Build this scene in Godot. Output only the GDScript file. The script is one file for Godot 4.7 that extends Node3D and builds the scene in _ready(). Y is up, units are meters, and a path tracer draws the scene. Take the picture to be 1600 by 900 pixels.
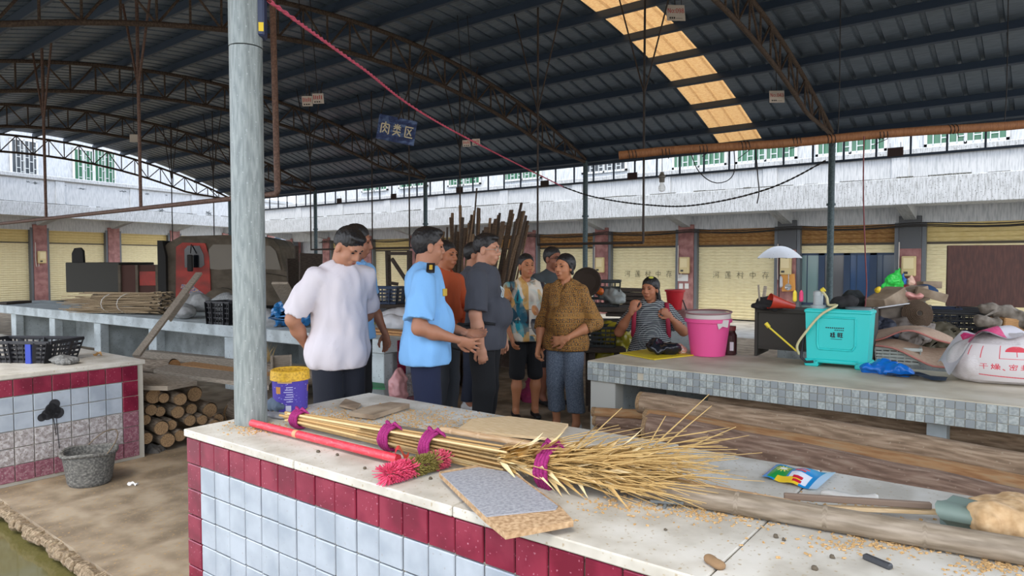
extends Node3D
# A covered market: tiled stalls under an arched steel roof, with a crowd in the aisle.
const FP := 1085.0      # focal length in pixels of the 1600x900 frame
const EYE := 1.53       # height of the camera
const YAW := 39.0
var cam_b: Basis
var used := {}
var mats := {}
var raw := {}
var rng := RandomNumberGenerator.new()

func _ready() -> void:
	rng.seed = 7
	# --- camera
	var pitch := atan(42.0 / FP)
	cam_b = Basis(Vector3.UP, deg_to_rad(YAW)) * Basis(Vector3.RIGHT, -pitch)
	var cam := Camera3D.new()
	cam.name = "camera"
	cam.fov = rad_to_deg(2.0 * atan(450.0 / FP))
	cam.transform = Transform3D(cam_b, Vector3(0, EYE, 0))
	cam.near = 0.05
	cam.far = 400.0
	add_child(cam)
	cam.current = true
	# --- overcast sky, a veiled high sun, exposure
	var sm := ProceduralSkyMaterial.new()
	sm.sky_top_color = Color(0.80, 0.85, 0.93)
	sm.sky_horizon_color = Color(0.95, 0.96, 0.98)
	sm.sky_curve = 0.25
	sm.ground_bottom_color = Color(0.45, 0.42, 0.38)
	sm.ground_horizon_color = Color(0.62, 0.60, 0.57)
	sm.sun_angle_max = 1.0
	sm.energy_multiplier = 1.0
	var sky := Sky.new()
	sky.sky_material = sm
	var env := Environment.new()
	env.background_mode = Environment.BG_SKY
	env.sky = sky
	env.background_energy_multiplier = 1.75
	env.tonemap_mode = Environment.TONE_MAPPER_LINEAR
	env.tonemap_exposure = 2.15
	env.sdfgi_enabled = true
	env.ssao_enabled = true
	env.ssil_enabled = true
	var we := WorldEnvironment.new()
	we.name = "world_environment"
	we.environment = env
	add_child(we)
	var sun := DirectionalLight3D.new()
	sun.name = "veiled_sun"
	sun.light_energy = 0.45
	sun.light_color = Color(1.0, 0.97, 0.92)
	sun.light_angular_distance = 24.0
	sun.shadow_enabled = true
	sun.look_at_from_position(Vector3(3.2, 10, 5.5), Vector3.ZERO)
	add_child(sun)
	noises()
	build_ground()
	build_facades()
	build_shed()
	build_counters()
	build_fixtures()
	build_left_goods()
	build_right_goods()
	build_counter_goods()
	build_people()

# ---------------------------------------------------------------- pixels to places
func ray(px: float, py: float) -> Vector3:
	return cam_b * Vector3((px - 800.0) / FP, -(py - 450.0) / FP, -1.0)
func gy(px: float, py: float, y := 0.0) -> Vector3:
	var r := ray(px, py)
	return Vector3(0, EYE, 0) + r * ((y - EYE) / r.y)
func gz(px: float, py: float, z: float) -> Vector3:
	var r := ray(px, py)
	return Vector3(0, EYE, 0) + r * (z / r.z)
func gx(px: float, py: float, x: float) -> Vector3:
	var r := ray(px, py)
	return Vector3(0, EYE, 0) + r * (x / r.x)
func gd(px: float, py: float, d: float) -> Vector3:
	return Vector3(0, EYE, 0) + ray(px, py) * d

# ---------------------------------------------------------------- nodes
func numbered(n: String) -> String:
	if not used.has(n):
		used[n] = 0
		return n
	used[n] += 1
	return "%s_%03d" % [n, used[n]]
func tag(o: Node, label: String, category: String, group := "") -> void:
	o.set_meta("label", label)
	o.set_meta("category", category)
	if group != "":
		o.set_meta("group", group)
func thing(n: String, label: String, category: String, at := Vector3.ZERO, turn := 0.0, group := "") -> Node3D:
	var o := Node3D.new()
	o.name = numbered(n)
	add_child(o)
	o.position = at
	o.rotation.y = turn
	tag(o, label, category, group)
	return o
func struct(n: String, at := Vector3.ZERO, turn := 0.0) -> Node3D:
	var o := Node3D.new()
	o.name = numbered(n)
	add_child(o)
	o.position = at
	o.rotation.y = turn
	o.set_meta("kind", "structure")
	return o
func part(parent: Node, n: String, mesh, m: Material, xf := Transform3D.IDENTITY) -> MeshInstance3D:
	var o := MeshInstance3D.new()
	o.name = n
	if mesh is SurfaceTool:
		o.mesh = mesh.commit()
	else:
		o.mesh = mesh
	o.material_override = m
	o.transform = xf
	parent.add_child(o, true)
	return o
func ns() -> SurfaceTool:
	var st := SurfaceTool.new()
	st.begin(Mesh.PRIMITIVE_TRIANGLES)
	return st
func single(n: String, st, m: Material, label: String, category: String, group := "", xf := Transform3D.IDENTITY) -> MeshInstance3D:
	var o := part(self, numbered(n), st, m, xf)
	tag(o, label, category, group)
	return o

# ---------------------------------------------------------------- shapes
func quad(st: SurfaceTool, a: Vector3, b: Vector3, c: Vector3, d: Vector3, uv := Rect2(0, 0, 1, 1)) -> void:
	var n := (c - a).cross(b - a)
	if n.length_squared() < 1e-14:
		n = (d - a).cross(c - a)
	n = n.normalized()
	var t := [uv.position, uv.position + Vector2(uv.size.x, 0), uv.end, uv.position + Vector2(0, uv.size.y)]
	var p := [a, b, c, d]
	for i in [0, 1, 2, 0, 2, 3]:
		st.set_normal(n)
		st.set_uv(t[i])
		st.add_vertex(p[i])
func tri(st: SurfaceTool, a: Vector3, b: Vector3, c: Vector3) -> void:
	var n := (c - a).cross(b - a).normalized()
	for p in [a, b, c]:
		st.set_normal(n)
		st.set_uv(Vector2(p.x, p.z))
		st.add_vertex(p)
# a box about the origin of xf, chamfered by bev
func box(st: SurfaceTool, xf: Transform3D, s: Vector3, bev := 0.0) -> void:
	var h := s * 0.5
	var ax := [Vector3(1, 0, 0), Vector3(0, 1, 0), Vector3(0, 0, 1)]
	var b: float = min(bev, min(h.x, min(h.y, h.z)) * 0.49)
	for i in 3:
		var j := (i + 1) % 3
		var k := (i + 2) % 3
		for sg in [-1.0, 1.0]:
			var o: Vector3 = ax[i] * (h[i] * sg)
			var u: Vector3 = ax[j] * (h[j] - b)
			var v: Vector3 = ax[k] * (h[k] - b)
			if sg > 0:
				quad(st, xf * (o - u - v), xf * (o - u + v), xf * (o + u + v), xf * (o + u - v), Rect2(0, 0, s[k], s[j]))
			else:
				quad(st, xf * (o - u - v), xf * (o + u - v), xf * (o + u + v), xf * (o - u + v), Rect2(0, 0, s[j], s[k]))
	if b <= 0.0:
		return
	for i in 3:
		var j := (i + 1) % 3
		var k := (i + 2) % 3
		for sj in [-1.0, 1.0]:
			for sk in [-1.0, 1.0]:
				var e1: Vector3 = ax[j] * (h[j] * sj) + ax[k] * ((h[k] - b) * sk)
				var e2: Vector3 = ax[j] * ((h[j] - b) * sj) + ax[k] * (h[k] * sk)
				var l: Vector3 = ax[i] * (h[i] - b)
				if sj * sk < 0:
					quad(st, xf * (e1 - l), xf * (e2 - l), xf * (e2 + l), xf * (e1 + l))
				else:
					quad(st, xf * (e1 + l), xf * (e2 + l), xf * (e2 - l), xf * (e1 - l))
	for sx in [-1.0, 1.0]:
		for sy in [-1.0, 1.0]:
			for sz in [-1.0, 1.0]:
				var p1 := Vector3(h.x * sx, (h.y - b) * sy, (h.z - b) * sz)
				var p2 := Vector3((h.x - b) * sx, h.y * sy, (h.z - b) * sz)
				var p3 := Vector3((h.x - b) * sx, (h.y - b) * sy, h.z * sz)
				if sx * sy * sz > 0:
					tri(st, xf * p1, xf * p3, xf * p2)
				else:
					tri(st, xf * p1, xf * p2, xf * p3)
func bx(st: SurfaceTool, lo: Vector3, hi: Vector3, bev := 0.0) -> void:
	box(st, Transform3D(Basis.IDENTITY, (lo + hi) * 0.5), (hi - lo).abs(), bev)
func frame(dir: Vector3, up := Vector3.UP) -> Basis:
	# columns: side, up', dir
	var d := dir.normalized()
	var u := up
	if abs(d.dot(u)) > 0.98:
		u = Vector3.RIGHT
	var s := u.cross(d).normalized()
	return Basis(s, d.cross(s), d)
# a bar of rectangular section from a to b
func bar(st: SurfaceTool, a: Vector3, b: Vector3, w: float, h: float, bev := 0.0) -> void:
	box(st, Transform3D(frame(b - a), (a + b) * 0.5), Vector3(w, h, a.distance_to(b)), bev)
# a swept tube; r is a number or a list of radii, flat squashes it along the frame's up
func tube(st: SurfaceTool, pts: Array, r, sides := 8, caps := true, flat := 1.0, wob := 0.0) -> void:
	var n := pts.size()
	var rings := []
	var v := 0.0
	var prev := Vector3.UP
	for i in n:
		var d: Vector3 = (pts[min(i + 1, n - 1)] - pts[max(i - 1, 0)])
		var f := frame(d, prev)
		prev = f.y
		var rr: float = r[i] if r is Array else r
		var ring := []
		if i > 0:
			v += pts[i].distance_to(pts[i - 1])
		for j in sides + 1:
			var a := TAU * (j % sides) / sides
			var w := 1.0
			if wob > 0.0:
				w = 1.0 + wob * sin((j % sides) * 2.399 + i * 1.7) * cos(i * 0.9 + (j % sides) * 5.1)
			var o: Vector3 = f.x * cos(a) + f.y * sin(a) * flat
			ring.append([pts[i] + o * rr * w, (f.x * cos(a) * flat + f.y * sin(a)).normalized(), Vector2(TAU * rr * j / sides, v)])
		rings.append(ring)
	for i in n - 1:
		for j in sides:
			for e in [[i, j], [i + 1, j + 1], [i, j + 1], [i, j], [i + 1, j], [i + 1, j + 1]]:
				var p: Array = rings[e[0]][e[1]]
				st.set_normal(p[1])
				st.set_uv(p[2])
				st.add_vertex(p[0])
	if caps:
		for e in [0, n - 1]:
			var nn: Vector3 = (pts[0] - pts[1]).normalized() if e == 0 else (pts[n - 1] - pts[n - 2]).normalized()
			for j in sides:
				var tr := [pts[e], rings[e][j][0], rings[e][j + 1][0]] if e == 0 else [pts[e], rings[e][j + 1][0], rings[e][j][0]]
				for p in tr:
					st.set_normal(nn)
					st.set_uv(Vector2((p - pts[e]).dot(Vector3(0.7, 0.7, 0)), (p - pts[e]).dot(Vector3(-0.5, 0.5, 0.7))))
					st.add_vertex(p)
# a lathe about y through the origin of xf: profile of Vector2(radius, height) from bottom to top
func lathe(st: SurfaceTool, xf: Transform3D, prof: Array, sides := 20, sx := 1.0, sz := 1.0) -> void:
	for i in prof.size() - 1:
		var a: Vector2 = prof[i]
		var b: Vector2 = prof[i + 1]
		var t := (b - a).normalized()
		var nn := Vector2(t.y, -t.x)
		for j in sides:
			var a0 := TAU * j / sides
			var a1 := TAU * (j + 1) / sides
			var P := []
			for e in [[a, a0], [b, a0], [b, a1], [a, a1]]:
				var q: Vector2 = e[0]
				var g: float = e[1]
				P.append([xf * Vector3(q.x * cos(g) * sx, q.y, q.x * sin(g) * sz), (xf.basis * Vector3(nn.x * cos(g) / sx, nn.y, nn.x * sin(g) / sz)).normalized(), Vector2(g / TAU, (q.y - prof[0].y))])
			for k in [0, 2, 1, 0, 3, 2]:
				st.set_normal(P[k][1])
				st.set_uv(P[k][2])
				st.add_vertex(P[k][0])
# a closed flat outline (points in the xf's xy plane, counter-clockwise) given thickness along its z
func slab(st: SurfaceTool, xf: Transform3D, poly: PackedVector2Array, th: float) -> void:
	var idx := Geometry2D.triangulate_polygon(poly)
	for i in range(0, idx.size(), 3):
		var a := poly[idx[i]]
		var b := poly[idx[i + 1]]
		var c := poly[idx[i + 2]]
		if (b - a).cross(c - a) < 0.0:
			var t := b
			b = c
			c = t
		for e in [[th * 0.5, a, c, b], [-th * 0.5, a, b, c]]:
			var nn: Vector3 = (xf.basis * Vector3(0, 0, sign(e[0]))).normalized()
			for k in [1, 2, 3]:
				var q: Vector2 = e[k]
				st.set_normal(nn)
				st.set_uv(q)
				st.add_vertex(xf * Vector3(q.x, q.y, e[0]))
	var area := 0.0
	for i in poly.size():
		area += poly[i].cross(poly[(i + 1) % poly.size()])
	for i in poly.size():
		var a := poly[i]
		var b := poly[(i + 1) % poly.size()]
		if area < 0.0:
			var t := a
			a = b
			b = t
		var h := th * 0.5
		quad(st, xf * Vector3(a.x, a.y, -h), xf * Vector3(a.x, a.y, h), xf * Vector3(b.x, b.y, h), xf * Vector3(b.x, b.y, -h))
# a sheet of n x m points from a callable(u, v) -> Vector3, smooth shaded
func sheet(st: SurfaceTool, n: int, m: int, f: Callable) -> void:
	var P := []
	for i in n + 1:
		var row := []
		for j in m + 1:
			row.append(f.call(float(i) / n, float(j) / m))
		P.append(row)
	var N := []
	for i in n + 1:
		var row := []
		for j in m + 1:
			var du: Vector3 = P[min(i + 1, n)][j] - P[max(i - 1, 0)][j]
			var dv: Vector3 = P[i][min(j + 1, m)] - P[i][max(j - 1, 0)]
			row.append(du.cross(dv).normalized())
		N.append(row)
	for i in n:
		for j in m:
			for e in [[i, j], [i + 1, j + 1], [i + 1, j], [i, j], [i, j + 1], [i + 1, j + 1]]:
				st.set_normal(N[e[0]][e[1]])
				st.set_uv(Vector2(float(e[0]) / n, float(e[1]) / m))
				st.add_vertex(P[e[0]][e[1]])

# ---------------------------------------------------------------- materials
func noises() -> void:
	var spec := {"fine": [0.06, 4, 1.0], "blotch": [0.012, 5, 1.0], "grain": [0.02, 4, 9.0], "streak": [0.03, 3, 14.0], "speck": [0.16, 2, 1.0], "cell": [0.05, 1, 1.0]}
	for k in spec:
		var n := FastNoiseLite.new()
		n.seed = 3 + raw.size()
		n.frequency = spec[k][0]
		n.noise_type = FastNoiseLite.TYPE_CELLULAR if k == "cell" else FastNoiseLite.TYPE_SIMPLEX_SMOOTH
		n.fractal_octaves = spec[k][1]
		var st: float = spec[k][2]
		var im := n.get_seamless_image(256, int(256 * st) if st > 1.0 else 256)
		if st > 1.0:
			im.resize(256, 256, Image.INTERPOLATE_BILINEAR)   # squeezed along v: bands run along u
			if k == "grain":
				im.rotate_90(CLOCKWISE)
		im.convert(Image.FORMAT_L8)
		raw[k] = im.get_data()
# a texture of three colours over a noise (low, middle, high), with flecks of a fourth over the fine noise
func ntex(kind: String, a: Color, b: Color, c: Color, fleck = null, fl_at := 0.8) -> ImageTexture:
	var src: PackedByteArray = raw[kind]
	var fine: PackedByteArray = raw["speck"]
	var out := PackedByteArray()
	out.resize(256 * 256 * 3)
	var lut := []
	for i in 256:
		var t := clampf((i / 255.0 - 0.2) / 0.6, 0.0, 1.0)
		var q := a.lerp(b, t * 2.0) if t < 0.5 else b.lerp(c, t * 2.0 - 1.0)
		lut.append([int(q.r * 255), int(q.g * 255), int(q.b * 255)])
	for i in 256 * 256:
		var q: Array = lut[src[i]]
		if fleck != null and fine[i] > fl_at * 255.0:
			q = [int(fleck.r * 255), int(fleck.g * 255), int(fleck.b * 255)]
		out[i * 3] = q[0]
		out[i * 3 + 1] = q[1]
		out[i * 3 + 2] = q[2]
	return ImageTexture.create_from_image(Image.create_from_data(256, 256, false, Image.FORMAT_RGB8, out))
# plain material
func pm(key: String, c: Color, rough := 0.7, metal := 0.0) -> StandardMaterial3D:
	if mats.has(key):
		return mats[key]
	var m := StandardMaterial3D.new()
	m.albedo_color = c
	m.roughness = rough
	m.metallic = metal
	mats[key] = m
	return m
# textured material: three colours over a noise, mapped by place (triplanar, scale repeats per metre) or along uv
func tm(key: String, kind: String, a: Color, b: Color, c: Color, scale := 1.0, rough := 0.8, fleck = null, fl_at := 0.8, uv := false, world := true) -> StandardMaterial3D:
	if mats.has(key):
		return mats[key]
	if key in PLAIN:
		return pm(key, b, rough)
	var m := pm(key, Color.WHITE, rough)
	m.albedo_texture = ntex(kind, a, b, c, fleck, fl_at)
	m.uv1_scale = Vector3.ONE * scale
	if not uv:
		m.uv1_triplanar = true
		m.uv1_world_triplanar = world
	return m
const PLAIN := ["liner", "plate_paint", "cap_grey", "paper_mix_", "stick_brown", "tail_steel", "dirt", "mosaic_c", "upper_white", "leg_white", "bed_rust", "film_white", "tarp_white", "basket_dark", "lining_green", "trough_wood"]
func rgb(r: float, g: float, b: float) -> Color:
	return Color(r / 255.0, g / 255.0, b / 255.0)
# print: an image texture drawn by a callable(Image)
func print_mat(key: String, w: int, h: int, bg: Color, draw: Callable, rough := 0.7) -> StandardMaterial3D:
	if mats.has(key):
		return mats[key]
	var im := Image.create(w, h, false, Image.FORMAT_RGB8)
	im.fill(bg)
	draw.call(im)
	var m := pm(key, Color.WHITE, rough)
	m.albedo_texture = ImageTexture.create_from_image(im)
	return m
func stroke(im: Image, a: Vector2, b: Vector2, w: float, c: Color) -> void:
	var n := int(max(1.0, a.distance_to(b) / max(1.0, w * 0.35)))
	for i in n + 1:
		var p := a.lerp(b, float(i) / n)
		im.fill_rect(Rect2i(int(p.x - w * 0.5), int(p.y - w * 0.5), int(ceil(w)), int(ceil(w))), c)
# strokes in a unit square: each stroke a list of x, y pairs in tenths
const GLYPHS := {
	"rou": [[1, 2, 9, 2], [1, 2, 1, 10], [9, 2, 9, 10], [9, 10, 8, 9.6], [5, 0, 4.6, 3, 2.6, 5.6], [4.8, 3.2, 7.4, 5.4], [5, 5, 4.4, 7, 2.6, 9.2], [4.8, 6.6, 7.4, 9]],
	"lei": [[5, 0, 5, 5], [1, 2.6, 9, 2.6], [2.4, 0.6, 3.6, 2], [7.6, 0.6, 6.4, 2], [4.8, 2.8, 1.4, 4.8], [5.2, 2.8, 8.6, 4.8], [0.8, 6.6, 9.2, 6.6], [5, 5.2, 4.6, 7.4, 1, 10], [5.2, 7, 9, 10]],
	"qu": [[1, 0.8, 9.4, 0.8], [1.4, 0.8, 1.4, 9.4], [1.4, 9.4, 9.6, 9.4], [3.4, 2.4, 7.8, 7.8], [7.6, 2.2, 3.2, 8]],
	"he": [[1, 1, 2, 2], [0.6, 4, 1.6, 5], [0.6, 9, 2.2, 6.4], [3, 1.4, 9.6, 1.4], [8, 1.4, 8, 9.4, 7, 9], [4, 3.6, 6, 3.6, 6, 6.4, 4, 6.4, 4, 3.6]],
	"lian": [[1, 1.4, 9, 1.4], [3.4, 0.2, 3.4, 2.4], [6.6, 0.2, 6.6, 2.4], [3.4, 3.6, 8.8, 3.6], [6, 2.8, 4, 5.4, 8.6, 5.4], [6.2, 4.2, 6.2, 8.4], [3.4, 7, 9, 7], [1, 3.4, 2, 4.6], [0.8, 6, 2, 6, 1.8, 8.6], [0.8, 9.8, 3, 9, 9.4, 9.8]],
	"cun": [[0.6, 3, 5, 3], [2.8, 0.4, 2.8, 9.8], [2.8, 3, 0.6, 7], [2.8, 3.4, 4.8, 6], [5.4, 3.4, 9.8, 3.4], [8, 0.6, 8, 9.4, 7, 8.8], [6, 5.4, 6.8, 7]],
	"zhong": [[1.4, 2.6, 8.6, 2.6, 8.6, 6, 1.4, 6, 1.4, 2.6], [5, 0.2, 5, 10]],
	"ting": [[0.6, 2, 3.6, 2, 1.4, 5, 3.6, 5, 1, 9], [0.8, 6.4, 3, 9.4, 9.6, 9.6], [5, 1, 9, 0.6], [4.6, 4, 9.4, 4], [7, 1, 7, 7.4], [4.8, 7.4, 9.2, 7.4]],
	"wang": [[0.8, 1, 3.6, 1, 3.6, 8.4, 0.8, 8.4, 0.8, 1], [0.8, 4.6, 3.6, 4.6], [4.8, 1.2, 9.6, 1.2], [5, 5, 9.2, 5], [4.6, 9, 9.8, 9], [7.2, 1.2, 7.2, 9]],
	"gan": [[1.6, 1.4, 8.4, 1.4], [0.6, 5, 9.4, 5], [5, 1.4, 5, 10]],
	"zao": [[1.8, 0.6, 1.8, 6, 0.6, 9.8], [0.6, 3, 1, 4.4], [3.2, 2.6, 2.6, 4], [2, 6, 3.4, 8.6], [5.4, 0.6, 8, 0.6, 8, 2.8, 5.4, 2.8, 5.4, 0.6], [4, 3.8, 6, 3.8, 6, 5.6, 4, 5.6, 4, 3.8], [7.2, 3.8, 9.4, 3.8, 9.4, 5.6, 7.2, 5.6, 7.2, 3.8], [3.8, 7, 9.8, 7], [6.8, 5.8, 6.8, 10], [6.6, 7.2, 4.2, 9.6], [7, 7.2, 9.6, 9.6]],
	"mi": [[1, 1.8, 9, 1.8, 9, 3], [5, 0.2, 5, 1.4], [1, 1.8, 1, 3], [2, 4, 2.6, 5.4], [4, 3, 4.4, 5.8, 7.4, 5.6], [7, 3, 3, 6], [8, 3.8, 8.8, 5], [2, 7, 2, 9.6, 8, 9.6, 8, 7], [5, 6.4, 5, 9.6]],
	"feng": [[0.6, 2, 4.6, 2], [2.6, 0.4, 2.6, 4.4], [0.4, 4.4, 4.8, 4.4], [0.6, 6.4, 4.6, 6.4], [2.6, 4.8, 2.6, 9], [0.4, 9.4, 4.8, 8.8], [5.4, 3, 9.8, 3], [8, 0.6, 8, 9.4, 7, 8.8], [6, 5, 6.8, 6.8]],
	"zhu": [[1, 0.8, 1, 6.4, 3.6, 6.4, 3.6, 0.8, 1, 0.8], [2.2, 2, 2.2, 6], [2, 6.4, 0.6, 9.6], [2.6, 6.8, 3.8, 9], [7, 0.2, 7, 1.6], [5, 3, 5, 2, 9.6, 2, 9.4, 3.2], [5, 4.6, 9.4, 4.6], [7.4, 4.6, 7.4, 9.4, 6.4, 8.8]],
	"cun2": [[1, 1.6, 9.4, 1.6], [4.6, 0.2, 3.6, 3.6, 1, 6.6], [2.4, 5, 2.4, 9.8], [4.6, 4, 8.4, 4, 6.6, 5.6], [6.8, 5.4, 6.8, 9.4, 5.8, 9], [4.2, 6.8, 9.6, 6.8]],
	"dun": [[0.4, 0, 0.6, 0]]}
func glyph(im: Image, g: String, at: Vector2, s: float, w: float, c: Color) -> void:
	for k in GLYPHS[g]:
		for i in range(0, k.size() - 2, 2):
			stroke(im, at + Vector2(k[i], k[i + 1]) * s * 0.1, at + Vector2(k[i + 2], k[i + 3]) * s * 0.1, w, c)
func text_mesh(t: String, h: float, depth := 0.002) -> TextMesh:
	var tm2 := TextMesh.new()
	var f := SystemFont.new()
	f.font_names = PackedStringArray(["Droid Sans"])
	tm2.font = f
	tm2.text = t
	tm2.font_size = 32
	tm2.pixel_size = h / 24.0
	tm2.depth = depth
	return tm2

# ---------------------------------------------------------------- blended bodies (surface nets)
# prim: {a, b, ra, rb} tapered capsule; flat/side squash it across the axis `side`; {c, r(Vector3), basis} ellipsoid; sub cuts it out; cuts: [[normal, offset], ...]
func cap(a: Vector3, b: Vector3, ra: float, rb: float, side := Vector3.ZERO, flat := 1.0, cuts := []) -> Dictionary:
	return {"a": a, "b": b, "ra": ra, "rb": rb, "side": side, "flat": flat, "cuts": cuts}
func ell(c: Vector3, r: Vector3, basis := Basis.IDENTITY, sub := false, cuts := []) -> Dictionary:
	return {"c": c, "r": r, "inv": basis.inverse(), "basis": basis, "sub": sub, "cuts": cuts}
func blob(st: SurfaceTool, prims: Array, cell: float, k: float, fold := 0.0, fold_f := 6.0, cuts := [], fold_stretch := Vector3(1, 0.45, 1)) -> void:
	var lo := Vector3.ONE * 1e9
	var hi := -lo
	var boxes := []
	for p in prims:
		var l: Vector3
		var h: Vector3
		if p.has("c"):
			var R: float = max(p.r.x, max(p.r.y, p.r.z))
			var e := Vector3.ZERO
			for i in 3:
				e[i] = Vector3(p.basis.x[i] * p.r.x, p.basis.y[i] * p.r.y, p.basis.z[i] * p.r.z).length()
			l = p.c - e
			h = p.c + e
		else:
			var R: float = max(p.ra, p.rb)
			l = Vector3(min(p.a.x, p.b.x), min(p.a.y, p.b.y), min(p.a.z, p.b.z)) - Vector3.ONE * R
			h = Vector3(max(p.a.x, p.b.x), max(p.a.y, p.b.y), max(p.a.z, p.b.z)) + Vector3.ONE * R
		boxes.append([l, h])
		if not p.get("sub", false):
			lo = lo.min(l)
			hi = hi.max(h)
	var pad := k * 0.6 + cell * 2.5 + fold
	lo -= Vector3.ONE * pad
	hi += Vector3.ONE * pad
	var nx := int(ceil((hi.x - lo.x) / cell)) + 1
	var ny := int(ceil((hi.y - lo.y) / cell)) + 1
	var nz := int(ceil((hi.z - lo.z) / cell)) + 1
	var g := PackedFloat32Array()
	g.resize(nx * ny * nz)
	g.fill(9.0)
	var nxy := nx * ny
	var bp := k * 0.5 + cell * 1.6 + fold * 0.6
	var skip := cell * 2.6
	for pi in prims.size():
		var p: Dictionary = prims[pi]
		var b: Array = boxes[pi]
		var i0 := maxi(0, int((b[0].x - bp - lo.x) / cell))
		var i1 := mini(nx - 1, int((b[1].x + bp - lo.x) / cell) + 1)
		var j0 := maxi(0, int((b[0].y - bp - lo.y) / cell))
		var j1 := mini(ny - 1, int((b[1].y + bp - lo.y) / cell) + 1)
		var k0 := maxi(0, int((b[0].z - bp - lo.z) / cell))
		var k1 := mini(nz - 1, int((b[1].z + bp - lo.z) / cell) + 1)
		var is_e: bool = p.has("c")
		var sub: bool = p.get("sub", false)
		var pk: float = p.get("k", k)
		var pcuts: Array = p.cuts
		var a: Vector3
		var ab: Vector3
		var len2 := 1.0
		var ra := 0.0
		var dr := 0.0
		var side := Vector3.ZERO
		var flat := 1.0
		var inv: Basis
		var c: Vector3
		var r: Vector3
		var squash := false
		if is_e:
			inv = p.inv
			c = p.c
			r = p.r
		else:
			a = p.a
			ab = p.b - p.a
			len2 = maxf(ab.length_squared(), 1e-8)
			ra = p.ra
			dr = p.rb - p.ra
			side = p.side
			flat = p.flat
			squash = flat != 1.0
		var rmin := minf(r.x, minf(r.y, r.z))
		for kk in range(k0, k1 + 1):
			for jj in range(j0, j1 + 1):
				var row := kk * nxy + jj * nx
				for ii in range(i0, i1 + 1):
					var q := Vector3(lo.x + ii * cell, lo.y + jj * cell, lo.z + kk * cell)
					var d: float
					if is_e:
						var l := inv * (q - c)
						var s := l / r
						var sl := s.length()
						if sl < 1e-4:
							d = -rmin
						else:
							d = sl * (sl - 1.0) / (s / r).length()
					else:
						var v := q - a
						var t := clampf(v.dot(ab) / len2, 0.0, 1.0)
						v -= ab * t
						if squash:
							v += side * (v.dot(side) * (1.0 / flat - 1.0))
							d = (v.length() - (ra + dr * t)) * (0.5 + 0.5 * flat)
						else:
							d = v.length() - (ra + dr * t)
					for cu in pcuts:
						d = maxf(d, cu[0].dot(q) - cu[1])
					var o := row + ii
					var e := g[o]
					if sub:
						g[o] = maxf(e, -d)
					else:
						var hh := maxf(pk - absf(e - d), 0.0)
						g[o] = minf(e, d) - hh * hh * 0.25 / pk
	var nf: FastNoiseLite = null
	if fold > 0.0:
		nf = FastNoiseLite.new()
		nf.seed = 11
		nf.frequency = fold_f
		nf.fractal_octaves = 2
	if nf or cuts.size():
		for kk in nz:
			for jj in ny:
				var row := kk * nxy + jj * nx
				for ii in nx:
					var v := g[row + ii]
					if absf(v) < 0.05:
						var q := Vector3(lo.x + ii * cell, lo.y + jj * cell, lo.z + kk * cell)
						if nf:
							v += fold * nf.get_noise_3dv(q * fold_stretch)
						for cu in cuts:
							v = maxf(v, cu[0].dot(q) - cu[1])
						g[row + ii] = v
					elif v < 0.0 and cuts.size():
						var q := Vector3(lo.x + ii * cell, lo.y + jj * cell, lo.z + kk * cell)
						for cu in cuts:
							v = maxf(v, cu[0].dot(q) - cu[1])
						g[row + ii] = v
	# surface nets
	var ids := PackedInt32Array()
	ids.resize(nx * ny * nz)
	ids.fill(-1)
	var vs := PackedVector3Array()
	var nn := PackedVector3Array()
	var offs := [0, 1, nx, nx + 1, nxy, nxy + 1, nxy + nx, nxy + nx + 1]
	var edges := [[0, 1], [2, 3], [4, 5], [6, 7], [0, 2], [1, 3], [4, 6], [5, 7], [0, 4], [1, 5], [2, 6], [3, 7]]
	for kk in nz - 1:
		for jj in ny - 1:
			var row := kk * nxy + jj * nx
			for ii in nx - 1:
				var o := row + ii
				if absf(g[o]) > skip:
					continue
				var s0 := g[o] < 0.0
				if s0 == (g[o + 1] < 0.0) and s0 == (g[o + nx] < 0.0) and s0 == (g[o + nx + 1] < 0.0) and s0 == (g[o + nxy] < 0.0) and s0 == (g[o + nxy + 1] < 0.0) and s0 == (g[o + nxy + nx] < 0.0) and s0 == (g[o + nxy + nx + 1] < 0.0):
					continue
				var acc := Vector3.ZERO
				var cnt := 0
				for e in edges:
					var va := g[o + offs[e[0]]]
					var vb := g[o + offs[e[1]]]
					if (va < 0.0) != (vb < 0.0):
						var t := va / (va - vb)
						var pa := Vector3(e[0] & 1, (e[0] >> 1) & 1, e[0] >> 2)
						var pb := Vector3(e[1] & 1, (e[1] >> 1) & 1, e[1] >> 2)
						acc += pa.lerp(pb, t)
						cnt += 1
				acc /= cnt
				ids[o] = vs.size()
				vs.append(lo + (Vector3(ii, jj, kk) + acc) * cell)
				var gx0 := g[o + 1] - g[o] + g[o + nx + 1] - g[o + nx] + g[o + nxy + 1] - g[o + nxy] + g[o + nxy + nx + 1] - g[o + nxy + nx]
				var gy0 := g[o + nx] - g[o] + g[o + nx + 1] - g[o + 1] + g[o + nxy + nx] - g[o + nxy] + g[o + nxy + nx + 1] - g[o + nxy + 1]
				var gz0 := g[o + nxy] - g[o] + g[o + nxy + 1] - g[o + 1] + g[o + nxy + nx] - g[o + nx] + g[o + nxy + nx + 1] - g[o + nx + 1]
				nn.append(Vector3(gx0, gy0, gz0).normalized())
	var quads := PackedInt32Array()
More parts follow.
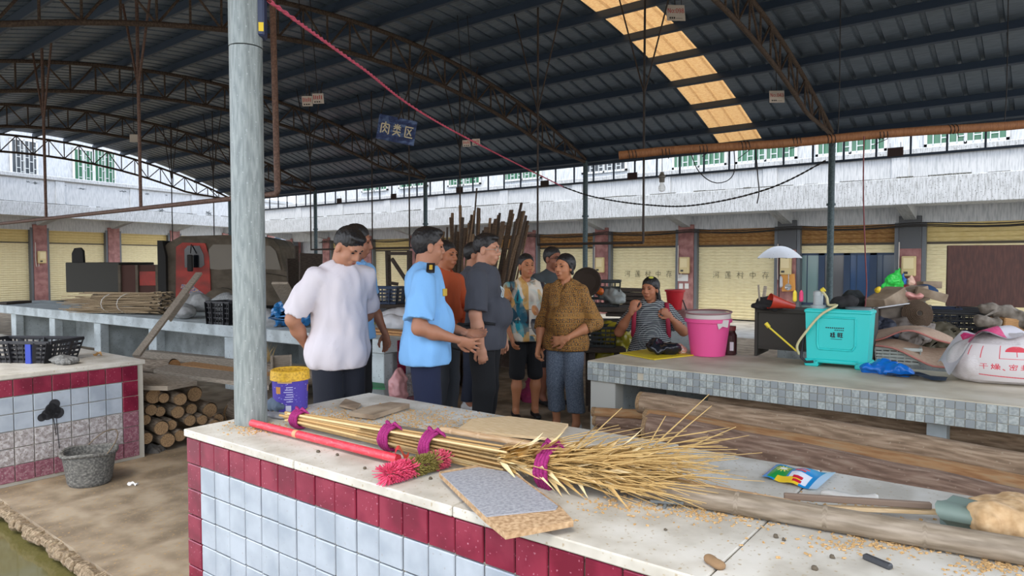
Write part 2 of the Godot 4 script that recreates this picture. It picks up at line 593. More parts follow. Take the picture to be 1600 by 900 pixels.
	for kk in range(1, nz - 1):
		for jj in range(1, ny - 1):
			var row := kk * nxy + jj * nx
			for ii in range(1, nx - 1):
				var o := row + ii
				if absf(g[o]) > skip:
					continue
				var s := g[o] < 0.0
				if s != (g[o + 1] < 0.0):
					var f := [ids[o - nx - nxy], ids[o - nxy], ids[o], ids[o - nx]]
					if not s:
						f.reverse()
					quads.append_array(PackedInt32Array(f))
				if s != (g[o + nx] < 0.0):
					var f := [ids[o - 1 - nxy], ids[o - 1], ids[o], ids[o - nxy]]
					if not s:
						f.reverse()
					quads.append_array(PackedInt32Array(f))
				if s != (g[o + nxy] < 0.0):
					var f := [ids[o - 1 - nx], ids[o - nx], ids[o], ids[o - 1]]
					if not s:
						f.reverse()
					quads.append_array(PackedInt32Array(f))
	for i in range(0, quads.size(), 4):
		for e in [0, 2, 1, 0, 3, 2]:
			var id := quads[i + e]
			st.set_normal(nn[id])
			st.set_uv(Vector2(vs[id].x, vs[id].y))
			st.add_vertex(vs[id])

# ---------------------------------------------------------------- ground
func build_ground() -> void:
	var conc := tm("floor_concrete", "blotch", rgb(112, 98, 80), rgb(134, 119, 99), rgb(152, 138, 118), 0.9, 0.9, rgb(158, 130, 88), 0.8)
	var f := struct("floor")
	var st := ns()
	bx(st, Vector3(-70, -0.6, -13.6), Vector3(40, 0, -1.36))
	part(f, "aisle_slab", st, conc)
	st = ns()
	bx(st, Vector3(-70, -0.6, -60), Vector3(40, -0.004, -13.6))
	part(f, "alley_slab", st, tm("alley_concrete", "blotch", rgb(150, 146, 138), rgb(168, 164, 156), rgb(182, 178, 170), 0.6, 0.85))
	st = ns()
	bx(st, Vector3(-70, -0.6, 1.4), Vector3(40, -0.02, 60))
	part(f, "yard_slab", st, tm("alley_concrete", "blotch", Color.BLACK, Color.BLACK, Color.BLACK))
	# broken kerb along the wet channel
	st = ns()
	var x := -7.6
	while x < -2.9:
		var w := rng.randf_range(0.05, 0.12)
		var h := rng.randf_range(0.04, 0.075)
		var zz := rng.randf_range(0.01, 0.05)
		box(st, Transform3D(Basis(Vector3.UP, rng.randf_range(-0.3, 0.3)) * Basis(Vector3.RIGHT, rng.randf_range(-0.4, 0.2)), Vector3(x, -0.03 - h * 0.2, -1.36 + zz * 0.6)), Vector3(w, h, 0.09), 0.018)
		x += w * 0.8
	part(f, "kerb_rubble", st, tm("kerb", "fine", rgb(84, 70, 52), rgb(126, 108, 86), rgb(156, 140, 118), 3.0, 0.95, rgb(70, 82, 50), 0.8)).set_meta("kind", "stuff")
	st = ns()
	bx(st, Vector3(-70, -0.9, -1.5), Vector3(40, -0.13, 1.4))
	part(f, "channel_bed", st, tm("mud", "blotch", rgb(80, 76, 48), rgb(104, 98, 64), rgb(126, 116, 78), 0.7, 0.95, rgb(66, 86, 50), 0.83))
	st = ns()
	bx(st, Vector3(-9, -0.128, -1.42), Vector3(-2.4, -0.1, 1.39))
	var wat := pm("channel_water", Color(0.42, 0.40, 0.24, 0.72), 0.08)
	wat.transparency = BaseMaterial3D.TRANSPARENCY_ALPHA
	var wo := single("puddle_water", st, wat, "shallow murky green water standing in the channel beside the kerb", "water")
	wo.set_meta("kind", "stuff")

# ---------------------------------------------------------------- shop fronts around the shed
func shutter_mesh(w: float, h: float, pitch := 0.077) -> SurfaceTool:
	var st := ns()
	var n := int(h / pitch)
	for i in n:
		var y0 := h * i / n
		var y1 := h * (i + 1) / n
		var ym := lerpf(y0, y1, 0.78)
		quad(st, Vector3(-w / 2, y0, 0.0), Vector3(-w / 2, ym, 0.018), Vector3(w / 2, ym, 0.018), Vector3(w / 2, y0, 0.0))
		quad(st, Vector3(-w / 2, ym, 0.018), Vector3(-w / 2, y1, 0.0), Vector3(w / 2, y1, 0.0), Vector3(w / 2, ym, 0.018))
	return st
func shop_row(f: Node3D, xs: Array, hw: float, cream: Material, opts: Dictionary) -> void:
	# f's x runs along the row, z towards the shed; xs: pillar centres
	var soff: float = opts.soffit
	var ph: float = opts.top
	var proj: float = opts.proj
	var lo: float = xs[0]
	var hi: float = xs[xs.size() - 1]
	var wht := tm("wall_white", "grain", rgb(166, 170, 174), rgb(188, 191, 194), rgb(198, 200, 202), 0.5, 0.9)
	var dirty := tm("wall_dirty", "grain", rgb(146, 148, 148), rgb(178, 181, 184), rgb(190, 193, 196), 0.6, 0.95, rgb(92, 94, 90), 0.82)
	var grime := tm("grime", "fine", rgb(48, 48, 44), rgb(86, 86, 80), rgb(140, 140, 136), 2.0, 0.95)
	var st := ns()
	bx(st, Vector3(lo - 0.3, opts.lintel, -0.5), Vector3(hi + 0.3, soff + 0.1, 0.0))
	bx(st, Vector3(lo - 0.3, -0.1, -0.7), Vector3(hi + 0.3, soff, -0.5))
	part(f, "lintel_wall", st, wht)
	st = ns()
	bx(st, Vector3(lo - 0.3, soff, -0.5), Vector3(hi + 0.3, soff + 0.12, proj - 0.12))
	part(f, "soffit", st, wht)
	# lower band with a broken grimy ledge on top, the recessed parapet above it, piers and coping
	st = ns()
	bx(st, Vector3(lo - 0.3, soff - 0.04, proj - 0.14), Vector3(hi + 0.3, soff + opts.band, proj), 0.012)
	part(f, "balcony_band", st, dirty)
	st = ns()
	var x := lo - 0.3
	while x < hi:
		var w := rng.randf_range(0.12, 0.5)
		if rng.randf() < 0.8:
			bx(st, Vector3(x, soff + opts.band, proj - 0.1), Vector3(x + w, soff + opts.band + rng.randf_range(0.008, 0.03), proj - rng.randf_range(0.0, 0.02)))
		x += w
	part(f, "grime_line", st, grime).set_meta("kind", "stuff")
	st = ns()
	bx(st, Vector3(lo - 0.3, soff + opts.band, proj - 0.24), Vector3(hi + 0.3, ph, proj - 0.06))
	part(f, "parapet", st, wht)
	st = ns()
	bx(st, Vector3(lo - 0.3, ph, proj - 0.3), Vector3(hi + 0.3, ph + 0.14, proj + 0.03), 0.015)
	part(f, "coping", st, dirty)
	for i in xs.size():
		st = ns()
		bx(st, Vector3(xs[i] - 0.16, soff + opts.band, proj - 0.1), Vector3(xs[i] + 0.16, ph, proj - 0.02), 0.01)
		part(f, "pier", st, wht)
		st = ns()
		# bracket under the balcony
		for s in [-1, 1]:
			quad(st, Vector3(xs[i] - 0.12, soff - 0.02, proj - 0.1), Vector3(xs[i] - 0.12, soff - 0.3, 0.0), Vector3(xs[i] + 0.12, soff - 0.3, 0.0), Vector3(xs[i] + 0.12, soff - 0.02, proj - 0.1))
			quad(st, Vector3(xs[i] + 0.12 * s, soff, 0), Vector3(xs[i] + 0.12 * s, soff - 0.3, 0), Vector3(xs[i] + 0.12 * s, soff - 0.02, proj - 0.1), Vector3(xs[i] + 0.12 * s, soff, proj - 0.1))
		part(f, "bracket", st, wht)
	# upper floor set back, with barred windows
	st = ns()
	bx(st, Vector3(lo - 0.3, soff, -0.9), Vector3(hi + 0.3, ph + 3.0, -0.6))
	part(f, "upper_wall", st, wht)
func pillar_set(f: Node3D, x: float, hw: float, top: float, dark: bool) -> void:
	var pink := tm("pillar_pink", "blotch", rgb(128, 84, 80), rgb(150, 102, 98), rgb(166, 120, 114), 1.0, 0.6)
	var gran := tm("pillar_granite", "speck", rgb(52, 54, 58), rgb(78, 80, 84), rgb(110, 112, 114), 2.5, 0.5)
	var st := ns()
	bx(st, Vector3(x - hw, 0, -0.4), Vector3(x + hw, top * (0.8 if dark else 1.0), 0.06), 0.01)
	part(f, "pillar", st, pink)
	if dark:
		st = ns()
		bx(st, Vector3(x - hw, top * 0.72, -0.4), Vector3(x + hw, top + 0.02, 0.066), 0.01)
		part(f, "granite_cladding", st, gran)
	st = ns()
	for s in [-1, 1]:
		bx(st, Vector3(x + s * (hw + 0.045) - 0.04, 0, -0.2), Vector3(x + s * (hw + 0.045) + 0.04, top - 0.12, 0.03))
	part(f, "shutter_rail", st, pm("rail_grey", rgb(108, 112, 116), 0.5, 0.4))
func meter_box(f: Node3D, at: Vector3, basis: Basis, label: String) -> void:
	var t := thing("meter_box", label, "meter box", Vector3.ZERO, 0.0, "cream meter boxes on the shop pillars")
	t.transform = Transform3D(basis, at)
	var st := ns()
	bx(st, Vector3(-0.14, 0, 0), Vector3(0.14, 0.44, 0.1), 0.02)
	part(t, "case", st, pm("meter_cream", rgb(206, 186, 136), 0.5))
	st = ns()
	bx(st, Vector3(-0.1, 0.16, 0.1), Vector3(0.1, 0.4, 0.112), 0.006)
	part(t, "cover", st, pm("meter_cover", rgb(222, 204, 158), 0.45))
	st = ns()
	bx(st, Vector3(-0.09, 0.05, 0.1), Vector3(-0.01, 0.1, 0.108))
	part(t, "dial_window", st, pm("meter_dark", rgb(52, 50, 46), 0.3))
	st = ns()
	tube(st, [Vector3(-0.1, 0, 0.03), Vector3(-0.1, -0.1, 0.03), Vector3(-0.19, -0.12, 0.03), Vector3(-0.2, 0.1, 0.02), Vector3(-0.2, 0.75, 0.02)], 0.014, 6)
	part(t, "conduit", st, pm("conduit", rgb(196, 186, 178), 0.5))
func window_unit(f: Node3D, n: int, lo: Vector2, hi: Vector2, z: float, green: bool) -> void:
	var w := Node3D.new()
	w.name = "window"
	f.add_child(w, true)
	var st := ns()
	bx(st, Vector3(lo.x, lo.y, z), Vector3(hi.x, hi.y, z + 0.02))
	var gl := pm("pane_green", rgb(62, 112, 86), 0.12) if green else pm("pane_dark", rgb(70, 76, 82), 0.12)
	part(w, "pane", st, gl)
	st = ns()
	for x in [lo.x, hi.x, (lo.x + hi.x) * 0.5]:
		bx(st, Vector3(x - 0.03, lo.y - 0.03, z), Vector3(x + 0.03, hi.y + 0.03, z + 0.06))
	for y in [lo.y, hi.y]:
		bx(st, Vector3(lo.x - 0.03, y - 0.03, z), Vector3(hi.x + 0.03, y + 0.03, z + 0.06))
	part(w, "window_frame", st, pm("frame_white", rgb(206, 208, 208), 0.5))
	var bars := int((hi.x - lo.x) / 0.14)
	st = ns()
	for i in range(1, bars):
		var x := lerpf(lo.x, hi.x, float(i) / bars)
		bx(st, Vector3(x - 0.011, lo.y, z + 0.07), Vector3(x + 0.011, hi.y, z + 0.09))
		for k in 3:
			var y := lerpf(lo.y, hi.y, (k + (0.25 if i % 2 == 0 else 0.6)) / 3.2)
			bx(st, Vector3(x, y - 0.012, z + 0.072), Vector3(x + (hi.x - lo.x) / bars, y + 0.012, z + 0.088))
	part(w, "window_bars", st, pm("bars_steel", rgb(186, 190, 190), 0.4, 0.3))

func build_facades() -> void:
	var cream := tm("shutter_cream", "streak", rgb(206, 191, 146), rgb(226, 213, 170), rgb(234, 224, 186), 0.5, 0.55)
	var rust := tm("shutter_rust", "streak", rgb(112, 74, 34), rgb(146, 104, 54), rgb(178, 142, 88), 0.7, 0.65)
	var yel := tm("shutter_yellow", "streak", rgb(190, 166, 104), rgb(206, 184, 124), rgb(216, 198, 144), 0.6, 0.6)
	var grey_l := pm("lock_bar", rgb(70, 62, 50), 0.6)
	# --- right-hand row, along x
	var f := struct("wall_back", Vector3(0, 0, -17.4))
	var xs := []
	for i in 12:
		xs.append(-2.82 - 2.63 * (i - 2))
	xs.reverse()
	shop_row(f, xs, 0.22, cream, {"soffit": 2.72, "lintel": 2.36, "top": 3.66, "proj": 1.35, "band": 0.5})
	for i in xs.size():
		pillar_set(f, xs[i], 0.22, 2.5, xs[i] > -7.0)
	for e in [[-21.5, 4.3, 5.9, true], [-19.3, 4.3, 5.9, true], [-16.7, 4.2, 5.9, true], [-14.1, 4.2, 5.9, true], [-11.0, 4.2, 5.9, false], [-8.0, 4.1, 5.9, true], [-6.2, 4.1, 5.9, true], [-4.2, 4.1, 5.9, true], [-1.9, 4.1, 5.9, true], [0.2, 4.3, 5.9, false]]:
		window_unit(f, 0, Vector2(e[0] - 0.75, e[1]), Vector2(e[0] + 0.75, e[2]), -0.58, e[3])
	var n := 1
	for i in xs.size() - 1:
		if xs[i] < -24.5:
			continue
		var d := struct("door_%d" % n, Vector3((xs[i] + xs[i + 1]) * 0.5, 0, -17.52))
		n += 1
		var open: bool = abs(xs[i] + 5.45) < 0.3
		var w := 2.63 - 0.46
		# rolled-down lower curtain, a lock bar, and a rusty or yellow upper curtain
		var y0 := 1.72 if open else 0.03
		part(d, "shutter_curtain", shutter_mesh(w, 1.92 - y0), cream, Transform3D(Basis.IDENTITY, Vector3(0, y0, 0)))
		part(d, "shutter_head", shutter_mesh(w, 0.44, 0.11), rust if xs[i] > -17.0 and xs[i] < -3.0 else yel, Transform3D(Basis.IDENTITY, Vector3(0, 1.95, 0.01)))
		var st := ns()
		bx(st, Vector3(-w / 2, 1.9, 0.0), Vector3(w / 2, 1.95, 0.04))
		part(d, "lock_bar", st, grey_l)
		if open:
			# aluminium sliding doors with blue-tinted glass below the half-raised shutter
			var fr := pm("alu_blue", rgb(44, 62, 86), 0.4, 0.2)
			var k := 0
			for q in [[-1.08, -0.56, rgb(120, 146, 144)], [-0.56, 0.0, rgb(92, 92, 94)], [0.0, 0.56, rgb(58, 82, 116)], [0.56, 1.08, rgb(84, 96, 110)]]:
				var leaf := Node3D.new()
				leaf.name = "sliding_leaf"
				d.add_child(leaf, true)
				st = ns()
				bx(st, Vector3(q[0] + 0.05, 0.06, -0.06), Vector3(q[1] - 0.05, 1.72, -0.05))
				part(leaf, "pane", st, pm("door_pane_%d" % k, q[2], 0.1))
				st = ns()
				for x in [q[0] + 0.035, q[1] - 0.035]:
					bx(st, Vector3(x - 0.035, 0.03, -0.07), Vector3(x + 0.035, 1.74, -0.02))
				for y in [0.05, 0.5, 1.7]:
					bx(st, Vector3(q[0], y - 0.03, -0.07), Vector3(q[1], y + 0.03, -0.02))
				bx(st, Vector3(lerpf(q[0], q[1], 0.36) - 0.01, 0.5, -0.055), Vector3(lerpf(q[0], q[1], 0.36) + 0.01, 1.7, -0.04))
				part(leaf, "leaf_frame", st, fr)
				k += 1
		elif xs[i] > -11.0 and xs[i] < -5.6:
			# painted characters across the curtain
			var ink := pm("painted_ink", rgb(126, 118, 94), 0.8)
			st = ns()
			var gi := 0
			for gname in ["he", "lian", "cun", "zhong", "cun2"]:
				var ox := -0.62 + gi * 0.32
				for sk in GLYPHS[gname]:
					for j in range(0, sk.size() - 2, 2):
						var a := Vector3(ox + sk[j] * 0.019, 1.27 - sk[j + 1] * 0.019, 0.021)
						var b := Vector3(ox + sk[j + 2] * 0.019, 1.27 - sk[j + 3] * 0.019, 0.021)
						if a.distance_to(b) > 0.004:
							bar(st, a, b, 0.004, 0.011)
				gi += 1
			part(d, "painted_characters", st, ink)
	# meter boxes
	for e in [[-2.82, "cream meter box on the granite-topped pillar beside the sliding glass doors"], [-5.45, "cream meter box above the hanging cutting board"], [-8.08, "cream meter box above white notices on the pink pillar"], [-10.71, "cream meter box on the pink pillar behind the leopard-blouse woman"]]:
		meter_box(f, Vector3(e[0], 1.2, -17.33), Basis.IDENTITY, e[1])
	# wires strung under the balcony
	var wm := pm("wire_black", rgb(38, 34, 32), 0.7)
	for e in [[2.38, 0.12, 0.03], [2.34, 0.2, 0.05], [2.3, 0.3, 0.02]]:
		var st := ns()
		var pts := []
		for i in 60:
			var x := -24.0 + i * 0.45
			pts.append(Vector3(x, e[0] - 0.06 * sin(fposmod(x, 2.63) / 2.63 * PI) * (1.0 + e[2] * 8.0), -17.4 + e[1]))
		tube(st, pts, 0.012, 5)
		single("power_wire", st, wm, "black power wires strung along the shop fronts under the balcony", "wire", "wires under the balcony")
	# --- left-hand row, turned a little
	var ang := deg_to_rad(90.0 + 14.0)
	var g := struct("wall_left", Vector3(-29.2, 0.08, -9.2), 0.0)
	g.transform = Transform3D(Basis(Vector3.UP, ang), Vector3(-29.2, 0.05, -9.2))
	var ys := []
	for i in 8:
		ys.append(-7.6 + 2.83 * i + 1.52 - 2.83)
	shop_row(g, ys, 0.22, cream, {"soffit": 3.05, "lintel": 2.6, "top": 4.3, "proj": 1.3, "band": 0.42})
	for i in ys.size():
		pillar_set(g, ys[i], 0.24, 2.8, false)
	for i in ys.size() - 1:
		var d := struct("door_%d" % n)
		n += 1
		d.transform = g.transform * Transform3D(Basis.IDENTITY, Vector3((ys[i] + ys[i + 1]) * 0.5, 0, -0.12))
		part(d, "shutter_curtain", shutter_mesh(2.34, 2.12), cream, Transform3D(Basis.IDENTITY, Vector3(0, 0.02, 0)))
		part(d, "shutter_head", shutter_mesh(2.34, 0.5, 0.1), yel, Transform3D(Basis.IDENTITY, Vector3(0, 2.16, 0.01)))
		var st := ns()
		bx(st, Vector3(-1.17, 2.12, 0.0), Vector3(1.17, 2.16, 0.04))
		part(d, "lock_bar", st, grey_l)
	for e in [[17, 56, 222, 271, false], [115, 144, 236, 286, true], [147, 178, 238, 287, true]]:
		var q := []
		for c in [[e[0], e[3]], [e[1], e[2]]]:
			var r := ray(c[0], c[1])
			var nrm: Vector3 = g.transform.basis.z
			var k: float = (g.transform * Vector3(0, 0, -0.58) - Vector3(0, EYE, 0)).dot(nrm) / r.dot(nrm)
			q.append(g.transform.affine_inverse() * (Vector3(0, EYE, 0) + r * k))
		window_unit(g, 0, Vector2(min(q[0].x, q[1].x), q[0].y), Vector2(max(q[0].x, q[1].x), q[1].y), -0.58, e[4])
	# patches where the paint has peeled off the parapet
	var peel := pm("peeled_patch", rgb(96, 100, 102), 0.95)
	for e in [[55, 286, 7, 2.5], [97, 289, 8, 2.5], [128, 295, 9, 1.6], [98, 317, 7, 2], [192, 299, 10, 1.8], [230, 303, 6, 2], [252, 329, 9, 4], [304, 330, 9, 5], [326, 333, 10, 5], [44, 284, 4, 1.5], [260, 305, 3, 1.5]]:
		var r := ray(e[0], e[1])
		var zl := 1.3 - 0.058
		var nrm: Vector3 = g.transform.basis.z
		var k: float = (g.transform * Vector3(0, 0, zl) - Vector3(0, EYE, 0)).dot(nrm) / r.dot(nrm)
		var c: Vector3 = g.transform.affine_inverse() * (Vector3(0, EYE, 0) + r * k)
		var poly := PackedVector2Array()
		for j in 14:
			var a := TAU * j / 14
			var rr := 0.6 + 0.4 * sin(j * 2.7 + e[0])
			poly.append(Vector2(c.x + cos(a) * rr * e[2] * 0.026, c.y + sin(a) * rr * e[3] * 0.026))
		var sp := ns()
		slab(sp, Transform3D(Basis.IDENTITY, Vector3(0, 0, zl)), poly, 0.006)
		part(g, "peeled_patch", sp, peel)
	meter_box(g, g.transform * Vector3(ys[3], 1.4, 0.07), g.transform.basis, "cream meter box on the pink pillar behind the truck bed")
	# --- beyond the passage: a brick-faced block
	var bl := thing("brick_block", "distant blue grey brick building seen through the passage behind the truck", "building", Vector3(-37.5, 0, -25.5), deg_to_rad(39.0))
	var st2 := ns()
	bx(st2, Vector3(-2.2, 0, -2), Vector3(2.2, 3.1, 0))
	part(bl, "wall", st2, pm("mortar_pale", rgb(196, 204, 212), 0.9))
	var bm := [pm("brick_blue_a", rgb(72, 92, 112), 0.8), pm("brick_blue_b", rgb(88, 110, 130), 0.8), pm("brick_blue_c", rgb(58, 76, 94), 0.8)]
	var bmesh: ArrayMesh
	st2 = ns()
	box(st2, Transform3D.IDENTITY, Vector3(0.36, 0.13, 0.04))
	bmesh = st2.commit()
	for r in 16:
		for c in 11:
			part(bl, "brick", bmesh, bm[rng.randi() % 3], Transform3D(Basis.IDENTITY, Vector3(-2.1 + c * 0.42 + (0.2 if r % 2 else 0.0), 0.35 + r * 0.175, 0.01)))
	st2 = ns()
	bx(st2, Vector3(-2.3, 3.1, -2), Vector3(2.3, 3.3, 0.1))
	part(bl, "roof_edge", st2, pm("frame_white", Color.WHITE))

# ---------------------------------------------------------------- the shed
func roof_y(z: float) -> float:
	return 5.26 - 0.0345 * pow(z + 6.8, 2.0)
const TRUSS_X := [1.72, -3.34, -8.44, -13.5, -18.4, -23.5]
const PURLINS := [-13.2, -12.7, -11.9, -11.1, -10.3, -9.5, -8.7, -7.9, -7.1, -6.3, -5.5, -4.7, -3.9, -3.1, -2.3, -1.5, -0.7]
func build_shed() -> void:
	var steel := tm("steel_sheet", "streak", rgb(78, 90, 102), rgb(88, 101, 114), rgb(100, 112, 124), 0.4, 0.45)
	steel.metallic = 0.25
	var purl := pm("purlin_blue", rgb(54, 66, 82), 0.55, 0.2)
	var rusty := tm("truss_rust", "fine", rgb(52, 38, 30), rgb(74, 58, 46), rgb(96, 82, 68), 2.0, 0.8)
	var c := struct("ceiling")
	# corrugated sheets, each 0.83 m wide, bent over the arch
	var st := ns()
	var prof := []
	for r in 3:
		var x := r * 0.2767
		prof.append_array([Vector2(x, 0), Vector2(x + 0.2, 0), Vector2(x + 0.215, 0.035), Vector2(x + 0.26, 0.035)])
	prof.append(Vector2(0.83, 0))
	var nseg := 18
	for s in nseg:
		var z0 := lerpf(-13.45, -0.15, float(s) / nseg)
		var z1 := lerpf(-13.45, -0.15, float(s + 1) / nseg)
		for i in prof.size() - 1:
			var p: Vector2 = prof[i]
			var q: Vector2 = prof[i + 1]
			quad(st, Vector3(p.x, roof_y(z0) + p.y, z0), Vector3(p.x, roof_y(z1) + p.y, z1), Vector3(q.x, roof_y(z1) + q.y, z1), Vector3(q.x, roof_y(z0) + q.y, z0))
	var rm := st.commit()
	var x0 := -5.47 - 0.83 * 22
	for i in 32:
		if i == 22:
			continue
		part(c, "roof_sheet", rm, steel, Transform3D(Basis.IDENTITY, Vector3(x0 + 0.83 * i, 0, 0)))
	# the translucent strip, stained brown along its flutes
	var fr := tm("fibre_sheet", "streak", rgb(168, 122, 82), rgb(196, 160, 112), rgb(208, 178, 134), 1.2, 0.5, rgb(150, 92, 66), 0.84)
	fr.backlight_enabled = true
	fr.backlight = Color(1.0, 0.96, 0.88)
	part(c, "skylight_sheet", rm, fr, Transform3D(Basis.IDENTITY, Vector3(-5.47, 0, 0)))
	# purlins
	for z in PURLINS:
		st = ns()
		var sl := atan(-2.0 * 0.0345 * (z + 6.8))
		box(st, Transform3D(Basis(Vector3.RIGHT, -sl), Vector3(-10.2, roof_y(z) - 0.065, z)), Vector3(27.2, 0.12, 0.06), 0.006)
		part(c, "purlin", st, purl)
	# eave rails with studs on both long sides
	for z in [-13.3, -0.45]:
		var e := thing("eave_lattice", "dark steel lattice rail with upright studs under the far eave" if z < -5 else "dark steel lattice rail under the open eave beside the galvanised pillar", "rail", Vector3.ZERO, 0.0)
		var yb := roof_y(-13.3) - 0.5
		st = ns()
		bx(st, Vector3(-23.6, yb - 0.02, z - 0.02), Vector3(3.6, yb + 0.02, z + 0.02))
		bx(st, Vector3(-23.6, yb + 0.37, z - 0.025), Vector3(3.6, yb + 0.43, z + 0.025))
		part(e, "rail", st, purl)
		st = ns()
		box(st, Transform3D.IDENTITY, Vector3(0.03, 0.38, 0.03))
		var sm := st.commit()
		for i in 52:
			part(e, "stud", sm, purl, Transform3D(Basis.IDENTITY, Vector3(-23.5 + i * 0.52, yb + 0.2, z)))
	# trusses and posts
	var post := tm("post_teal", "fine", rgb(48, 66, 70), rgb(62, 82, 86), rgb(82, 100, 102), 1.5, 0.5)
	for ti in TRUSS_X.size():
		var x: float = TRUSS_X[ti]
		var t := thing("roof_truss", ["arched rusty lattice truss over the rice sack end of the mosaic stall", "arched rusty lattice truss that the galvanised pillar carries", "arched rusty lattice truss from which the blue sign hangs", "arched rusty lattice truss over the tall bundle of poles", "arched rusty lattice truss over the dump truck cab", "last arched lattice truss at the open gable before the green windows"][ti], "truss", Vector3(x, 0, 0), 0.0, "roof trusses")
		var top := []
		var bot := []
		var zz := -13.0
		while zz <= -0.55:
			top.append(Vector3(0, roof_y(zz) - 0.16, zz))
			var e: float = clampf(min(zz + 13.05, -0.5 - zz) / 1.5, 0.0, 1.0)
			bot.append(Vector3(0, roof_y(zz) - 0.16 - 0.43 * e - 0.05, zz))
			zz += 0.4
		st = ns()
		tube(st, top, 0.034, 7)
		part(t, "top_chord", st, rusty)
		st = ns()
		tube(st, bot, 0.034, 7)
		part(t, "bottom_chord", st, rusty)
		for i in range(1, top.size() - 1):
			st = ns()
			tube(st, [top[i], bot[i]], 0.016, 5, false)
			part(t, "web_post", st, rusty)
			if i % 2 == 0:
				for s in [-1, 1]:
					if i + s > 0 and i + s < top.size() - 1:
						st = ns()
						tube(st, [top[i], bot[i + s]], 0.016, 5, false)
						part(t, "web_diagonal", st, rusty)
		if ti < 5 or true:
			for z in [-13.0, -1.72]:
				if z > -5 and x > -4 and x < -2:
					continue
				var pt := thing("roof_post", ["teal steel post at the far eave behind the brown screen", "teal steel post at the far eave in front of the sliding glass doors", "teal steel post at the far eave behind the leopard-blouse woman", "teal steel post at the far eave behind the bundle of poles", "teal steel post at the far eave beside the dark boards", "teal steel post at the far eave beyond the dump truck"][ti] if z < -5 else "round steel post at the open side of the shed", "post", Vector3(x, 0, z), 0.0, "far eave posts" if z < -5 else "near posts")
				st = ns()
				tube(st, [Vector3(0, 0, 0), Vector3(0, roof_y(z) - 0.2, 0)], 0.055 if z < -5 else 0.07, 14)
				part(pt, "shaft", st, post)
				st = ns()
				for y in [0.02, 2.5]:
					tube(st, [Vector3(0, y, 0), Vector3(0, y + 0.04, 0)], 0.075 if y > 1 else 0.11, 14)
				part(pt, "collar", st, post)
	# the galvanised pillar standing on the near stall
	var gp := thing("galvanised_pillar", "thick galvanised steel pillar rising from the corner of the tiled stall", "pillar", Vector3(-3.0, 0.765, -1.75))
	var zinc := tm("galvanised", "grain", rgb(120, 127, 126), rgb(136, 143, 141), rgb(150, 156, 153), 1.3, 0.5, rgb(164, 170, 170), 0.86, true)
	zinc.metallic = 0.35
	st = ns()
	tube(st, [Vector3(0, 0, 0), Vector3(0, 1.745, 0)], 0.0735, 32)
	part(gp, "shaft", st, zinc)
	st = ns()
	tube(st, [Vector3(0, 1.75, 0), Vector3(0, roof_y(-1.75) - 0.765 - 0.14, 0)], 0.0745, 32)
	part(gp, "upper_shaft", st, zinc)
	st = ns()
	tube(st, [Vector3(-0.002, 1.742, 0), Vector3(0.002, 1.752, 0)], 0.072, 32)
	part(gp, "seam", st, pm("seam_dark", rgb(60, 64, 66), 0.6))

# ---------------------------------------------------------------- tiled stalls
func tile_wall(parent: Node3D, origin: Vector3, along: Vector3, out: Vector3, cols: int, rows: int, p: float, redcol: Array, first := 1.0) -> void:
	# row 0 is the top row; redcol: columns that are red all the way down
	var red := tm("tile_red", "blotch", rgb(104, 24, 46), rgb(120, 30, 54), rgb(134, 42, 64), 1.5, 0.22, rgb(178, 120, 136), 0.87)
	var wht := tm("tile_white", "blotch", rgb(148, 157, 168), rgb(160, 168, 178), rgb(170, 178, 188), 1.2, 0.22, rgb(150, 150, 150), 0.9)
	var dust := tm("tile_dusty", "fine", rgb(132, 124, 122), rgb(160, 154, 154), rgb(188, 184, 184), 1.6, 0.6, rgb(104, 92, 80), 0.74)
	var dred := tm("tile_red_dusty", "fine", rgb(112, 62, 76), rgb(130, 78, 92), rgb(150, 110, 118), 1.6, 0.6, rgb(156, 140, 138), 0.74)
	var st := ns()
	var g := 0.005
	box(st, Transform3D.IDENTITY, Vector3(p - g, p - g, 0.012), 0.003)
	var tmesh := st.commit()
	var b := Basis(along, Vector3.UP, out)
	for r in rows:
		for c in cols:
			var isred: bool = r == 0 or c in redcol or r == rows - 1
			var low: bool = r >= 3 and parent.has_meta("dusty")
			var m: Material = (dred if low else red) if isred else (dust if low else wht)
			part(parent, "tile", tmesh, m, Transform3D(b, origin + along * ((c + 0.5) * p) + Vector3.DOWN * ((r + 0.5) * p) + out * (0.004 + 0.0015 * sin(c * 3.7 + r * 5.1))))
